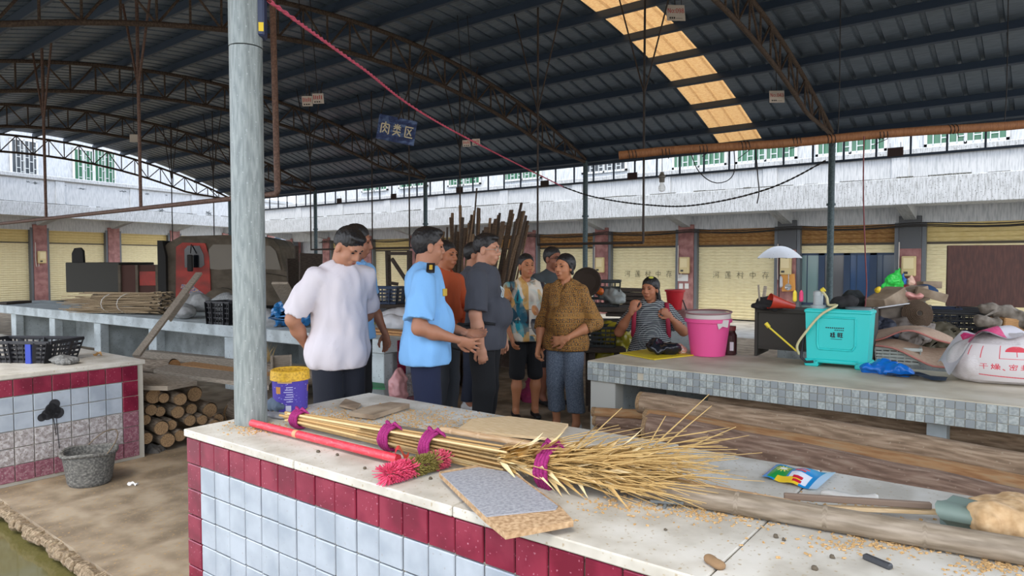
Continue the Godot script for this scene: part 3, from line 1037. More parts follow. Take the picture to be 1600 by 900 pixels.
func build_counters() -> void:
	var grout := pm("grout", rgb(186, 180, 166), 0.95)
	var top_m := tm("counter_top", "blotch", rgb(176, 170, 158), rgb(194, 189, 178), rgb(204, 200, 191), 1.2, 0.7, rgb(166, 152, 128), 0.83)
	var conc := tm("slab_concrete", "blotch", rgb(158, 164, 164), rgb(182, 190, 190), rgb(196, 204, 204), 0.8, 0.85, rgb(112, 116, 118), 0.84)
	var worn := tm("slab_worn", "blotch", rgb(182, 170, 148), rgb(200, 189, 166), rgb(210, 201, 182), 0.6, 0.6)
	var p := 0.1175
	var h := 0.765
	# stall A: near, its front along x
	var A := thing("tiled_stall", "near tiled market stall with maroon border tiles and the galvanised pillar on it", "stall", Vector3(-3.13, 0, -1.51), deg_to_rad(1.6))
	var st := ns()
	bx(st, Vector3(0.0, 0, -1.08), Vector3(4.9, h - 0.03, -0.008))
	part(A, "body", st, grout)
	for i in 6:
		st = ns()
		bx(st, Vector3(0.82 * i + (0.0 if i else -0.012), h - 0.034, -1.09), Vector3(0.82 * (i + 1) - 0.004, h, 0.012), 0.004)
		part(A, "top_slab", st, top_m)
	tile_wall(A, Vector3(0, h - 0.036, -0.004), Vector3.RIGHT, Vector3.BACK, 36, 7, p, [0])
	# stall B: across the aisle, its tiled end towards +x
	var B := thing("tiled_stall", "dusty tiled market stall with a black paint blot on its end", "stall", Vector3(-5.61, 0, -2.37), deg_to_rad(2.0))
	B.set_meta("dusty", true)
	st = ns()
	bx(st, Vector3(-5, 0, 0), Vector3(-0.008, h - 0.03, 1.1))
	part(B, "body", st, grout)
	for i in 5:
		st = ns()
		bx(st, Vector3(-0.99 * (i + 1) + 0.004, h - 0.034, -0.012), Vector3(-0.99 * i + 0.012, h, 1.11), 0.004)
		part(B, "top_slab", st, top_m)
	tile_wall(B, Vector3(0.0, h - 0.036, 1.1), Vector3(0, 0, -1), Vector3.RIGHT, 9, 6, p, [8])
	B.remove_meta("dusty")
	st = ns()   # sprayed black blot with drips
	for e in [[0.62, 0.52, 0.036], [0.63, 0.47, 0.05], [0.665, 0.455, 0.04], [0.6, 0.455, 0.04], [0.7, 0.44, 0.028], [0.64, 0.49, 0.04]]:
		var cc := Vector3(0.0125, e[1], e[0])
		for j in 18:
			var a0 := TAU * j / 18
			var a1 := TAU * (j + 1) / 18
			tri(st, cc, cc + Vector3(0, sin(a0), cos(a0)) * e[2], cc + Vector3(0, sin(a1), cos(a1)) * e[2])
	for e in [[0.612, 0.43, 0.2], [0.63, 0.43, 0.3]]:
		bar(st, Vector3(0.0125, e[1], e[0]), Vector3(0.0125, e[2], e[0] - 0.015), 0.004, 0.002)
	part(B, "paint_blot", st, pm("black_paint", rgb(34, 34, 38), 0.8))
	# stall D: plain slab on white legs, tiled end towards +x
	var D := thing("concrete_stall", "long whitewashed concrete stall behind the log piles with a maroon tiled end", "stall", Vector3(-5.2, 0, -4.44), deg_to_rad(4.0))
	st = ns()
	bx(st, Vector3(-10.5, h - 0.14, -1.1), Vector3(0, h, 0), 0.008)
	part(D, "slab", st, conc)
	for x in [-10.3, -8.9, -7.4, -5.9, -4.35, -2.6, -0.12]:
		st = ns()
		bx(st, Vector3(x - 0.1, 0, -0.14), Vector3(x + 0.1, h - 0.14, -0.02), 0.006)
		part(D, "leg", st, conc)
	st = ns()
	bx(st, Vector3(-10.5, 0, -1.08), Vector3(-0.02, h - 0.14, -0.98))
	for x in [-8.9, -5.9, -2.6, -0.1]:
		bx(st, Vector3(x - 0.05, 0, -1.0), Vector3(x + 0.05, h - 0.14, -0.14))
	part(D, "back_wall", st, conc)
	var E := Node3D.new()
	E.name = "tiled_end"
	D.add_child(E)
	E.position = Vector3(0.0, 0, 0)
	E.set_meta("dusty", true)
	tile_wall(E, Vector3(0.002, h - 0.02, -0.18), Vector3(0, 0, -1), Vector3.RIGHT, 8, 6, p, [0])
	E.remove_meta("dusty")
	# stall C: the grey mosaic-fronted slab with goods on it
	var C := thing("mosaic_stall", "concrete stall with a mosaic tiled front edge carrying the turquoise sprayer and pink bucket", "stall", Vector3(-2.9, 0, -4.5))
	st = ns()
	bx(st, Vector3(0, h - 0.15, -1.1), Vector3(6.5, h, 0), 0.006)
	part(C, "slab", st, worn)
	var mos := [tm("mosaic_a", "fine", rgb(142, 148, 146), rgb(162, 167, 163), rgb(178, 182, 177), 3.0, 0.5), tm("mosaic_b", "fine", rgb(156, 161, 157), rgb(176, 181, 175), rgb(190, 194, 188), 3.0, 0.5), tm("mosaic_c", "fine", rgb(86, 94, 98), rgb(146, 151, 150), rgb(150, 156, 156), 3.0, 0.6)]
	st = ns()
	box(st, Transform3D.IDENTITY, Vector3(0.045, 0.045, 0.01), 0.002)
	var mm := st.commit()
	for i in 84:
		for r in 3:
			if rng.randf() < 0.012:
				continue
			part(C, "mosaic_tile", mm, mos[rng.randi() % 3], Transform3D(Basis.IDENTITY, Vector3(0.03 + i * 0.048, h - 0.028 - r * 0.048, 0.003)))
	for x in [0.12, 5.2]:
		st = ns()
		bx(st, Vector3(x - 0.11, 0, -0.16), Vector3(x + 0.11, h - 0.15, -0.03), 0.006)
		part(C, "leg", st, tm("leg_white", "blotch", rgb(168, 166, 156), rgb(186, 184, 174), rgb(198, 196, 188), 1.0, 0.85))
	st = ns()
	bx(st, Vector3(0.05, 0, -1.08), Vector3(6.5, h - 0.15, -1.0))
	for x in [0.12, 2.3, 4.6]:
		bx(st, Vector3(x - 0.05, 0, -1.0), Vector3(x + 0.05, h - 0.15, -0.16))
	part(C, "back_wall", st, conc)

# ---------------------------------------------------------------- things hung in the shed
func face_cam(at: Vector3, turn := 0.0, roll := 0.0) -> Transform3D:
	# z towards the viewer's side of the shed, turned about the vertical
	return Transform3D(Basis(Vector3.UP, deg_to_rad(YAW + turn)) * Basis(Vector3.BACK, deg_to_rad(roll)), at)
func number_plate(at: Vector3, w: float, h: float, txt: String, turn: float, roll: float, label: String) -> void:
	var t := thing("number_plate", label, "sign", Vector3.ZERO, 0.0, "stall number plates")
	t.transform = face_cam(at, turn, roll)
	var st := ns()
	bx(st, Vector3(-w / 2, -h / 2, -0.006), Vector3(w / 2, h / 2, 0.0), 0.002)
	part(t, "plate", st, tm("plate_paint", "fine", rgb(150, 136, 120), rgb(190, 178, 164), rgb(200, 190, 176), 3.0, 0.7))
	if txt != "":
		var red := pm("plate_red", rgb(172, 36, 36), 0.6)
		if txt == "worn":      # red figures too worn to read
			st = ns()
			for i in 5:
				bx(st, Vector3(-w * 0.4 + i * w * 0.17, -h * 0.08 + 0.004 * (i % 2), 0.0), Vector3(-w * 0.4 + i * w * 0.17 + w * 0.07, h * 0.34 - 0.006 * (i % 3), 0.002))
			part(t, "worn_figures", st, red)
		else:
			part(t, "lettering", text_mesh(txt, h * 0.29), red, Transform3D(Basis.IDENTITY, Vector3(0, h * 0.12, 0.001)))
		st = ns()
		for i in 3:
			bx(st, Vector3(-w * 0.36 + i * 0.03, -h * 0.38, 0.0), Vector3(-w * 0.36 + i * 0.03 + 0.02, -h * 0.26, 0.0015))
		bx(st, Vector3(-w * 0.02, -h * 0.36, 0.0), Vector3(w * 0.34, -h * 0.34, 0.0015))
		part(t, "small_print", st, pm("plate_black", rgb(40, 36, 34), 0.6))
	st = ns()
	tube(st, [Vector3(-w * 0.35, h / 2, -0.003), Vector3(-w * 0.35, h / 2 + 0.06, -0.003)], 0.004, 5)
	tube(st, [Vector3(w * 0.35, h / 2, -0.003), Vector3(w * 0.35, h / 2 + 0.06, -0.003)], 0.004, 5)
	var upl := roof_y(at.z) - at.y - 0.01
	tube(st, [Vector3(0, h / 2, -0.003), Vector3(0, upl, -0.003)], 0.006, 5)
	part(t, "hanger", st, pm("wire_black", Color.BLACK))
func hung_frame(n: String, label: String, pts: Array, r: float, m: Material, drops: Array) -> Node3D:
	# pts: the path of the rail; drops: places on the rail joined to the roof by a rod with a forked top
	var t := thing(n, label, "hanging rail")
	var st := ns()
	tube(st, pts, r, 8)
	part(t, "rail", st, m)
	for d in drops:
		var top := Vector3(d.x, roof_y(d.z) - 0.01, d.z)
		st = ns()
		tube(st, [d, top], r * 0.8, 6)
		part(t, "drop_rod", st, m)
		st = ns()
		for s in [-0.45, 0.45]:
			tube(st, [d.lerp(top, 0.55), Vector3(d.x + s, top.y, d.z)], r * 0.6, 5)
		part(t, "fork", st, m)
	return t
func cord(n: String, label: String, pts: Array, r: float, m: Material, twist := false) -> void:
	var c := Curve3D.new()
	for i in pts.size():
		var a: Vector3 = pts[max(i - 1, 0)]
		var b: Vector3 = pts[min(i + 1, pts.size() - 1)]
		var tn := (b - a) * 0.18
		c.add_point(pts[i], -tn, tn)
	c.bake_interval = 0.06
	var bk := Array(c.get_baked_points())
	var st := ns()
	if twist:
		var p1 := []
		var p2 := []
		for i in bk.size():
			var o := Vector3(0, cos(i * 1.3), sin(i * 1.3)) * r * 0.7
			p1.append(bk[i] + o)
			p2.append(bk[i] - o)
		tube(st, p1, r * 0.7, 5)
		tube(st, p2, r * 0.7, 5)
	else:
		tube(st, bk, r, 6)
	single(n, st, m, label, "cord")
func build_fixtures() -> void:
	var rust := tm("pipe_rust", "fine", rgb(76, 54, 44), rgb(98, 72, 60), rgb(118, 92, 78), 2.0, 0.7)
	var dark := pm("rod_dark", rgb(54, 44, 38), 0.7)
	# long rusty pipe with risers, over the logs on the left
	var p0 := gd(430, 303, 6.9)
	var z := p0.z
	var y := p0.y
	hung_frame("hung_pipe", "long rusty hanging pipe over the stick bundle and dump truck", [Vector3(-17.5, y, z), Vector3(p0.x, y, z)], 0.027, rust, [Vector3(gz(220, 320, z).x, y, z), Vector3(gz(72, 335, z).x, y, z)])
	var rp := single("riser_pipe", _riser(Vector3(p0.x, y, z)), rust, "rusty riser pipe with an elbow just behind the galvanised pillar", "pipe")
	rp.name = rp.name
	# thin frames further in
	for e in [[840, 1005, 382.0, -8.0, "dark hanging rail frame in front of the teal post, above the women"], [486, 640, 390.0, -8.6, "thin dark hanging rail above the man in the white tee"], [270, 335, 392.0, -8.6, "thin dark hanging rail over the truck cab roof"]]:
		var a := gz(e[0], e[2], e[3])
		var b := gz(e[1], e[2] - 2.5, e[3])
		b.y = a.y
		hung_frame("hung_rail", e[4], [a, b], 0.018, dark, [a, b])
	hung_frame("hung_rail", "thin dark hanging rail behind the bundle of poles", [gz(580, 388, -9.4), gz(720, 386, -9.4)], 0.018, dark, [gz(582, 388, -9.4), gz(719, 386, -9.4)])
	# blue sign with three characters
	var s := thing("hanging_sign", "weathered blue hanging sign with three cream characters", "sign")
	s.transform = face_cam(gd(620, 203, 10.6), 16, -9)
	var st := ns()
	bx(st, Vector3(-0.29, -0.19, -0.012), Vector3(0.29, 0.19, 0.0), 0.003)
	part(s, "board", st, tm("sign_blue", "blotch", rgb(22, 38, 80), rgb(28, 50, 100), rgb(96, 120, 160), 3.0, 0.6, rgb(160, 178, 204), 0.84))
	st = ns()
	var gi := 0
	for gname in ["rou", "lei", "qu"]:
		for sk in GLYPHS[gname]:
			for j in range(0, sk.size() - 2, 2):
				var a := Vector3(-0.25 + gi * 0.18 + sk[j] * 0.0145, 0.09 - sk[j + 1] * 0.018, 0.003)
				var b := Vector3(-0.25 + gi * 0.18 + sk[j + 2] * 0.0145, 0.09 - sk[j + 3] * 0.018, 0.003)
				bar(st, a, b, 0.005, 0.018)
		gi += 1
	part(s, "characters", st, pm("sign_cream", rgb(216, 206, 172), 0.7))
	st = ns()
	tube(st, [Vector3(0.0, 0.16, -0.006), Vector3(0.3, 1.85, -0.006)], 0.012, 6)
	part(s, "hanger", st, dark)
	# number plates
	number_plate(gd(1056, 20, 8.7), 0.27, 0.195, "No:098", 20, 6, "hanging plate reading No:098 beside the skylight strip")
	number_plate(gd(1214, 151, 10.6), 0.25, 0.18, "No.043", 10, 3, "hanging plate reading No.043 beside the arched truss")
	number_plate(gd(480, 158, 9.6), 0.14, 0.14, "worn", 10, 4, "lower of two small pale plates with worn red figures beside the riser pipe")
	number_plate(gd(497, 154, 9.6), 0.15, 0.14, "worn", 10, 4, "upper of two small pale plates with worn red figures beside the riser pipe")
	number_plate(gd(729, 224, 10.5), 0.12, 0.1, "worn", 10, 4, "small rusty number plate that the pink rope crosses")
	number_plate(gd(744, 222, 10.5), 0.12, 0.1, "worn", 10, 4, "small rusty number plate just clear of the pink rope")
	number_plate(gd(209, 216, 12.5), 0.14, 0.14, "", 10, 0, "blank brown plate hung above the truck bed")
	st = ns()
	var i := 0
	for e in [[530, 313], [615, 306], [718, 296], [851, 286], [988, 274], [1399, 236]]:
		var at := gz(e[0], e[1], -13.28)
		var q := thing("rail_plate", ["first", "second", "third", "fourth", "fifth", "sixth"][i] + " dark back of a number plate hung along the far eave rail", "sign", at, 0.0, "plates under the far eave rail")
		q.set_meta("label", "dark back of a small number plate hung under the far eave rail")
		st = ns()
		bx(st, Vector3(-0.12, -0.09, -0.006), Vector3(0.12, 0.06, 0.006), 0.002)
		part(q, "plate", st, pm("plate_back", rgb(58, 40, 36), 0.7))
		st = ns()
		for sx in [-0.08, 0.08]:
			tube(st, [Vector3(sx, 0.06, 0), Vector3(sx, 0.14, 0)], 0.004, 5)
		part(q, "hanger", st, dark)
		i += 1
	# pink rope, then a twisted flex
	var rk := tm("rope_pink", "fine", rgb(196, 60, 92), rgb(222, 92, 120), rgb(236, 140, 156), 12.0, 0.8)
	cord("pink_rope", "pink plastic rope stretched up across the shed to the pillar top", [gd(405, -10, 3.6), gd(560, 102, 5.6), gd(700, 200, 8.6), gz(880, 292, -12.8)], 0.011, rk, true)
	var bw := pm("wire_black", Color.BLACK)
	cord("twisted_flex", "dark twisted flex sagging between the two teal posts", [gz(880, 292, -12.8), gz(930, 308, -12.8), gz(1010, 320, -12.8), gz(1090, 320, -12.8), gz(1200, 295, -12.8), gz(1290, 251, -12.8)], 0.014, bw, true)
	# brown pole lashed under the eave, wires and bulb
	var a := gd(967, 243, 8.6)
	var b := gd(1640, 190, 8.2)
	var pole := thing("lashed_pole", "long orange brown wooden pole lashed under the eave with black wires", "pole")
	st = ns()
	var pts := []
	for k in 12:
		pts.append(a.lerp(b, k / 11.0) + Vector3(0, 0.012 * sin(k * 1.1), 0))
	tube(st, pts, 0.052, 14, true, 1.0, 0.03)
	part(pole, "shaft", st, tm("pole_orange", "grain", rgb(120, 74, 42), rgb(142, 92, 54), rgb(158, 110, 70), 1.2, 0.7))
	for t in [0.03, 0.11, 0.2, 0.3, 0.42, 0.5, 0.62, 0.78]:
		st = ns()
		var cc := a.lerp(b, t)
		var f := frame(b - a)
		var lp := []
		for k in 20:
			var an := k * 0.9
			lp.append(cc + (f.x * cos(an) + f.y * sin(an)) * 0.057 + f.z * (k * 0.006 - 0.05))
		lp.append(cc + Vector3(rng.randf_range(-0.1, 0.1), -rng.randf_range(0.08, 0.16), 0.03))
		tube(st, lp, 0.005, 5)
		part(pole, "wire_lashing", st, bw)
	for t in [0.06, 0.52, 0.9]:
		var cc := a.lerp(b, t)
		cord("tie_wire", ["thin black cord holding up the bare end of the lashed pole", "thin black cord holding up the middle of the lashed pole", "thin black cord holding up the lashed pole near the truss foot"][0 if t < 0.3 else (1 if t < 0.7 else 2)], [cc + Vector3(0, 0.05, 0), cc + Vector3(0.01, 0.5, 0), Vector3(cc.x, roof_y(cc.z) - 0.1, cc.z)], 0.006, bw)
	var bp := a.lerp(b, 0.105)
	var bulb := thing("light_bulb", "unlit clear glass bulb hanging from the lashed pole", "light bulb", bp + Vector3(0, -0.27, 0))
	st = ns()
	tube(st, [Vector3(0, 0.22, 0), Vector3(0, 0.02, 0)], 0.004, 5)
	part(bulb, "flex", st, bw)
	st = ns()
	lathe(st, Transform3D.IDENTITY, [Vector2(0.0, -0.1), Vector2(0.032, -0.1), Vector2(0.034, -0.05), Vector2(0.042, -0.045), Vector2(0.042, -0.02), Vector2(0.025, 0.0), Vector2(0.02, 0.025), Vector2(0.0, 0.028)], 16)
	part(bulb, "socket", st, pm("socket_grey", rgb(92, 86, 76), 0.6))
	st = ns()
	lathe(st, Transform3D(Basis.IDENTITY, Vector3(0, -0.22, 0)), [Vector2(0.0, 0.0), Vector2(0.02, 0.004), Vector2(0.038, 0.02), Vector2(0.045, 0.045), Vector2(0.04, 0.07), Vector2(0.026, 0.095), Vector2(0.022, 0.125)], 20)
	var gl := pm("clear_glass", Color(0.86, 0.86, 0.82, 0.35), 0.03)
	gl.transparency = BaseMaterial3D.TRANSPARENCY_ALPHA
	part(bulb, "glass", st, gl)
	cord("looped_wire", "loose black wire looping down from the lashed pole beside the bulb", [a.lerp(b, 0.172), gd(1092, 268, 8.4), gd(1120, 286, 8.4), gd(1146, 272, 8.4), a.lerp(b, 0.276)], 0.006, bw)
	cord("pull_switch", "black pull cord with a small switch hanging from the lashed pole", [a.lerp(b, 0.328), gd(1184, 275, 8.3), gd(1186, 298, 8.3), gd(1183, 318, 8.3)], 0.007, bw)
	cord("red_wire", "dark red twisted wire hanging down behind the turquoise sprayer", [gd(1350, 214, 6.4), gd(1349, 300, 6.35), gd(1352, 400, 6.3), gd(1354, 450, 6.25), gd(1350, 500, 6.2), gd(1351, 540, 6.15)], 0.008, pm("wire_red", rgb(104, 34, 36), 0.6), true)
	# blue switch box strapped to the pillar top
	var sb := thing("switch_box", "dark blue electric box with a yellow label strapped beside the pillar top", "electric box")
	sb.transform = face_cam(gd(403, 14, 3.2), 8)
	st = ns()
	bx(st, Vector3(-0.03, -0.13, -0.05), Vector3(0.032, 0.2, 0.03), 0.008)
	part(sb, "case", st, pm("box_blue", rgb(34, 46, 78), 0.4))
	st = ns()
	bx(st, Vector3(0.008, -0.11, 0.03), Vector3(0.03, -0.07, 0.032))
	part(sb, "label", st, pm("label_yellow", rgb(230, 196, 40), 0.6))
	st = ns()
	tube(st, [Vector3(-0.08, 0.05, -0.1), Vector3(0.0, 0.06, 0.035), Vector3(0.05, 0.05, -0.04)], 0.006, 5)
	part(sb, "strap", st, pm("strap_red", rgb(120, 44, 46), 0.7))
func _riser(p: Vector3) -> SurfaceTool:
	var st := ns()
	tube(st, [p + Vector3(-0.08, 0, 0), p + Vector3(0.02, 0.0, 0), p + Vector3(0.04, 0.03, 0), p + Vector3(0.03, 0.5, 0), p + Vector3(-0.02, roof_y(p.z) - p.y - 0.16, 0)], 0.03, 10)
	return st

# ---------------------------------------------------------------- shapes shared by the goods
func sack(n: String, label: String, c: Vector3, r: Vector3, yaw: float, m: Material, cell := 0.02, fold := 0.02, extra := [], cat := "sack", group := "") -> MeshInstance3D:
	var st := ns()
	var b := Basis(Vector3.UP, yaw)
	var pr := [ell(c, r, b), ell(c + b * Vector3(r.x * 0.4, -r.y * 0.2, 0.0), r * 0.8, b), ell(c + b * Vector3(-r.x * 0.4, -r.y * 0.2, 0.0), r * 0.8, b)]
	for e in extra:
		pr.append(e)
	blob(st, pr, cell, 0.05, fold, 7.0, [[Vector3.DOWN, -(c.y - r.y * 0.9)]], Vector3.ONE)
	return single(n, st, m, label, cat, group)
func log_st(a: Vector3, b: Vector3, ra: float, rb: float, seg := 10, bend := 0.02) -> SurfaceTool:
	var st := ns()
	var pts := []
	var rr := []
	for i in seg + 1:
		var t := float(i) / seg
		pts.append(a.lerp(b, t) + Vector3(0, bend * sin(t * 5.0 + a.x * 3.0) * 0.5, bend * cos(t * 4.0 + a.z)))
		rr.append(lerpf(ra, rb, t) * (1.0 + 0.03 * sin(t * 23.0 + a.y * 9.0)))
	tube(st, pts, rr, 18, false, 1.0, 0.035)
	return st
func log_ends(a: Vector3, b: Vector3, ra: float, rb: float) -> SurfaceTool:
	var st := ns()
	var d := (b - a).normalized()
	tube(st, [a - d * 0.004, a + d * 0.02], ra * 0.985, 18)
	return st
func a_log(n: String, label: String, a: Vector3, b: Vector3, ra: float, rb: float, bark: Material, cut: Material, group := "", bend := 0.02) -> Node3D:
	var t := thing(n, label, "log", Vector3.ZERO, 0.0, group)
	part(t, "bark", log_st(a, b, ra, rb, 12, bend), bark)
	part(t, "cut_end", log_ends(a, b, ra * 0.97, rb * 0.97), cut)
	part(t, "cut_end", log_ends(b, a, rb * 0.97, ra * 0.97), cut)
	return t
func crate(n: String, label: String, xf: Transform3D, s: Vector3, m: Material, taper := 0.92, group := "") -> Node3D:
	# an open plastic crate with slotted sides: rim, floor, corner posts, side bars
	var t := thing(n, label, "crate", Vector3.ZERO, 0.0, group)
	t.transform = xf
	var st := ns()
	bx(st, Vector3(-s.x / 2 * taper, 0, -s.z / 2 * taper), Vector3(s.x / 2 * taper, 0.012, s.z / 2 * taper))
	part(t, "floor_panel", st, m)
	st = ns()
	for e in [[-1, -1, 1, -1], [1, -1, 1, 1], [1, 1, -1, 1], [-1, 1, -1, -1]]:
		bar(st, Vector3(e[0] * s.x / 2, s.y, e[1] * s.z / 2), Vector3(e[2] * s.x / 2, s.y, e[3] * s.z / 2), 0.022, 0.025, 0.004)
	part(t, "rim", st, m)
	for e in [[-1, -1, 1, -1], [1, -1, 1, 1], [1, 1, -1, 1], [-1, 1, -1, -1]]:
		st = ns()
		var a0 := Vector3(e[0] * s.x / 2 * taper, 0, e[1] * s.z / 2 * taper)
		var b0 := Vector3(e[2] * s.x / 2 * taper, 0, e[3] * s.z / 2 * taper)
		var a1 := Vector3(e[0] * s.x / 2, s.y, e[1] * s.z / 2)
		var b1 := Vector3(e[2] * s.x / 2, s.y, e[3] * s.z / 2)
		for k in 5:
			var v := 0.08 + k * 0.22
			bar(st, a0.lerp(a1, v), b0.lerp(b1, v), 0.006, 0.016)
		var nv := int(a0.distance_to(b0) / 0.045)
		for k in nv + 1:
			var u := float(k) / nv
			var w := 0.045 if k == 0 or k == nv or (nv > 5 and k % 4 == 2) else 0.012
			bar(st, a0.lerp(b0, u), a1.lerp(b1, u), w, 0.008)
		part(t, "side_panel", st, m)
	return t
func plank(n: String, label: String, a: Vector3, b: Vector3, w: float, h: float, m: Material, cat := "plank", group := "") -> MeshInstance3D:
	var st := ns()
	bar(st, a, b, w, h, min(w, h) * 0.12)
	return single(n, st, m, label, cat, group)

func build_left_goods() -> void:
	var bark := tm("bark_grey", "grain", rgb(112, 98, 82), rgb(142, 126, 108), rgb(164, 150, 132), 1.4, 0.9, null, 0.8, true)
	var cut := tm("cut_wood", "fine", rgb(122, 96, 68), rgb(150, 120, 86), rgb(172, 142, 104), 5.0, 0.9, rgb(104, 78, 52), 0.8)
	var grey := tm("weathered_board", "streak", rgb(116, 106, 92), rgb(146, 134, 118), rgb(168, 156, 140), 1.3, 0.9)
	var orange := tm("fresh_wood", "streak", rgb(150, 108, 66), rgb(178, 132, 84), rgb(196, 154, 106), 1.6, 0.85)
	# round poles stacked beside the dusty stall, ends towards the aisle
	var ends := [[240, 619, 12], [256, 622, 8], [282, 624, 10], [304, 616, 12], [236, 641, 9], [250, 643, 8], [278, 644, 10], [299, 639, 9], [328, 641, 12], [227, 656, 8], [252, 669, 11], [268, 664, 8], [297, 657, 9], [316, 656, 8], [229, 685, 9], [262, 688, 11], [281, 681, 9], [341, 655, 9], [335, 664, 9]]
	for e in ends:
		var p := gx(e[0], e[1], -5.72 + 0.06 * sin(e[0] * 1.3))
		var r: float = e[2] * 5.6 / 1085.0
		p.y = maxf(p.y, r + 0.002)
		a_log("stacked_log", "short barked log in the pile between the dusty stall and the pillar", p, p + Vector3(-2.0, 0.01, -0.1), r, r * 1.02, bark, cut, "stacked logs beside the dusty stall", 0.006)
	st_rock("stone", "dark flat stone at the foot of the log pile", gy(238, 704), Vector3(0.11, 0.05, 0.07), pm("stone_dark", rgb(84, 80, 76), 0.9))
	# waney boards and beams lying over the pile
	var y0 := gx(262, 600, -5.75).y
	var zb := gx(262, 600, -5.75).z
	for e in [["waney_board", "broad wedge-ended grey board lying on the log pile", [[222, 585], [222, 606], [262, 607], [308, 598], [290, 592]], y0 + 0.0], ["waney_board", "wide pale board running from the log pile behind the pillar", [[240, 580], [300, 590], [420, 606], [430, 592], [350, 582], [262, 572]], y0 - 0.02]]:
		var pl := PackedVector2Array()
		for q in e[2]:
			var w := gy(q[0], q[1], e[3])
			pl.append(Vector2(w.x, -w.z))
		var st := ns()
		slab(st, Transform3D(Basis(Vector3.RIGHT, -PI / 2), Vector3(0, e[3], 0)), pl, 0.035)
		single(e[0], st, grey, e[1], "board")
	var la := gy(238, 580, 0.42)
	var lb := gy(272, 578, 0.42)
	a_log("felled_log", "grey log with a splintered orange end lying behind the log pile", Vector3(la.x - 0.4, 0.45, la.z + 0.02), Vector3(lb.x + 0.02, 0.45, lb.z), 0.075, 0.08, bark, orange)
	plank("split_timber", "split beam with fresh orange wood running behind the pillar", gy(288, 571, 0.42), gy(436, 592, 0.42), 0.2, 0.06, orange, "timber")
	plank("grey_timber", "long weathered grey beam along the foot of the concrete stall", gy(228, 553, 0.3), gy(470, 578, 0.34), 0.16, 0.1, grey, "timber")
	plank("grey_timber", "weathered grey beam end beside the paint bucket", gy(392, 632, 0.3), gy(428, 617, 0.34), 0.3, 0.09, grey, "timber")
	var su := gy(398, 630, 0.3)
	a_log("felled_log", "thick log carrying the timber end beside the paint bucket", Vector3(su.x - 0.5, 0.13, su.z - 0.1), Vector3(su.x + 0.2, 0.13, su.z - 0.12), 0.128, 0.128, bark, cut)
	a_log("felled_log", "grey barked log lying under the wooden scoop", gy(380, 580, 0.3), gy(500, 590, 0.3), 0.1, 0.1, bark, cut)
	a_log("felled_log", "short thick log with dark cut end under the stall's tiled end", gy(566, 590, 0.32), gy(590, 590, 0.3), 0.085, 0.095, bark, cut)
	# wooden scoop and dry straw
	var sc := thing("wooden_scoop", "open three-sided wooden box standing on the logs near the paint bucket", "wooden box")
	sc.transform = Transform3D(Basis(Vector3.UP, deg_to_rad(62)) * Basis(Vector3.RIGHT, -0.3), gy(440, 585, 0.38))
	for e in [[Vector3(-0.09, 0, -0.03), Vector3(0.09, 0.2, -0.015), "back_board"], [Vector3(-0.1, 0, -0.03), Vector3(-0.082, 0.19, 0.06), "side_board"], [Vector3(0.082, 0, -0.03), Vector3(0.1, 0.19, 0.06), "side_board"], [Vector3(-0.09, -0.015, -0.03), Vector3(0.09, 0.0, 0.06), "bottom_board"]]:
		var st := ns()
		bx(st, e[0], e[1], 0.002)
		part(sc, e[2], st, grey)
	straw("straw_tuft", "tuft of dry straw lying on the logs below the concrete slab", gy(418, 566, 0.42), 60, 0.2, Vector3(-0.3, 0.6, 0.1), 0.7)
	# --- on the long concrete stall
	var ty := 0.765
	var bt := thing("stick_bundle", "tied bundle of split bamboo sticks with charred ends on the concrete stall", "bundle")
	var e0 := gy(118, 488, ty)
	var e1 := gy(262, 492, ty)
	var sm := tm("split_bamboo", "streak", rgb(118, 98, 72), rgb(152, 130, 100), rgb(182, 162, 130), 4.0, 0.85, null, 0.8, false, false)
	var charm := pm("charred", rgb(44, 38, 32), 0.9)
	for i in 110:
		var o := Vector3(0, rng.randf_range(0.01, 0.33), rng.randf_range(-0.2, 0.2))
		o.z *= 1.0 - o.y * 1.5
		var st := ns()
		var jig := Vector3(0, rng.randf_range(-0.05, 0.05), rng.randf_range(-0.07, 0.07))
		var s0 := e0.lerp(e1, rng.randf_range(-0.1, 0.3)) + o * 0.8 + jig
		s0.y = maxf(s0.y, ty + 0.01)
		var s1 := e1 + o - jig * 0.5 + (e1 - e0).normalized() * rng.randf_range(-0.12, 0.06)
		bar(st, s0, s1, rng.randf_range(0.012, 0.028), 0.009)
		part(bt, "stick", st, sm)
		if i < 70:
			st = ns()
			bar(st, s1, s1 + (s1 - s0).normalized() * 0.02, 0.02, 0.012)
			part(bt, "charred_end", st, charm)
	for t in [0.45, 0.62]:
		var st := ns()
		var c0 := e0.lerp(e1, t)
		var lp := []
		for k in 17:
			var an := TAU * k / 16.0
			lp.append(c0 + Vector3(0, 0.15 + 0.15 * sin(an), 0.2 * cos(an)))
		tube(st, lp, 0.006, 5)
		part(bt, "tie", st, pm("tie_white", rgb(206, 200, 190), 0.7))
	var da := gy(207, 557, 0.5)
	plank("leaning_plank", "long narrow plank leaning up against the stick bundle", gd(213, 556, 6.6), gd(311, 427, 8.2), 0.075, 0.03, grey)
	plank("leaning_board", "pale pointed board leaning behind the narrow plank", gd(262, 497, 8.5), gd(292, 455, 8.8), 0.02, 0.14, grey)
	plank("dark_board", "dark flat board lying at the far end of the concrete stall", gy(0, 474, 0.79), gy(40, 471, 0.79), 0.25, 0.04, pm("board_dark", rgb(64, 56, 48), 0.9), "board")
	var greysack := tm("sack_grey", "blotch", rgb(116, 116, 114), rgb(148, 148, 146), rgb(170, 170, 168), 2.0, 0.8)
	var p := gy(300, 497, ty)
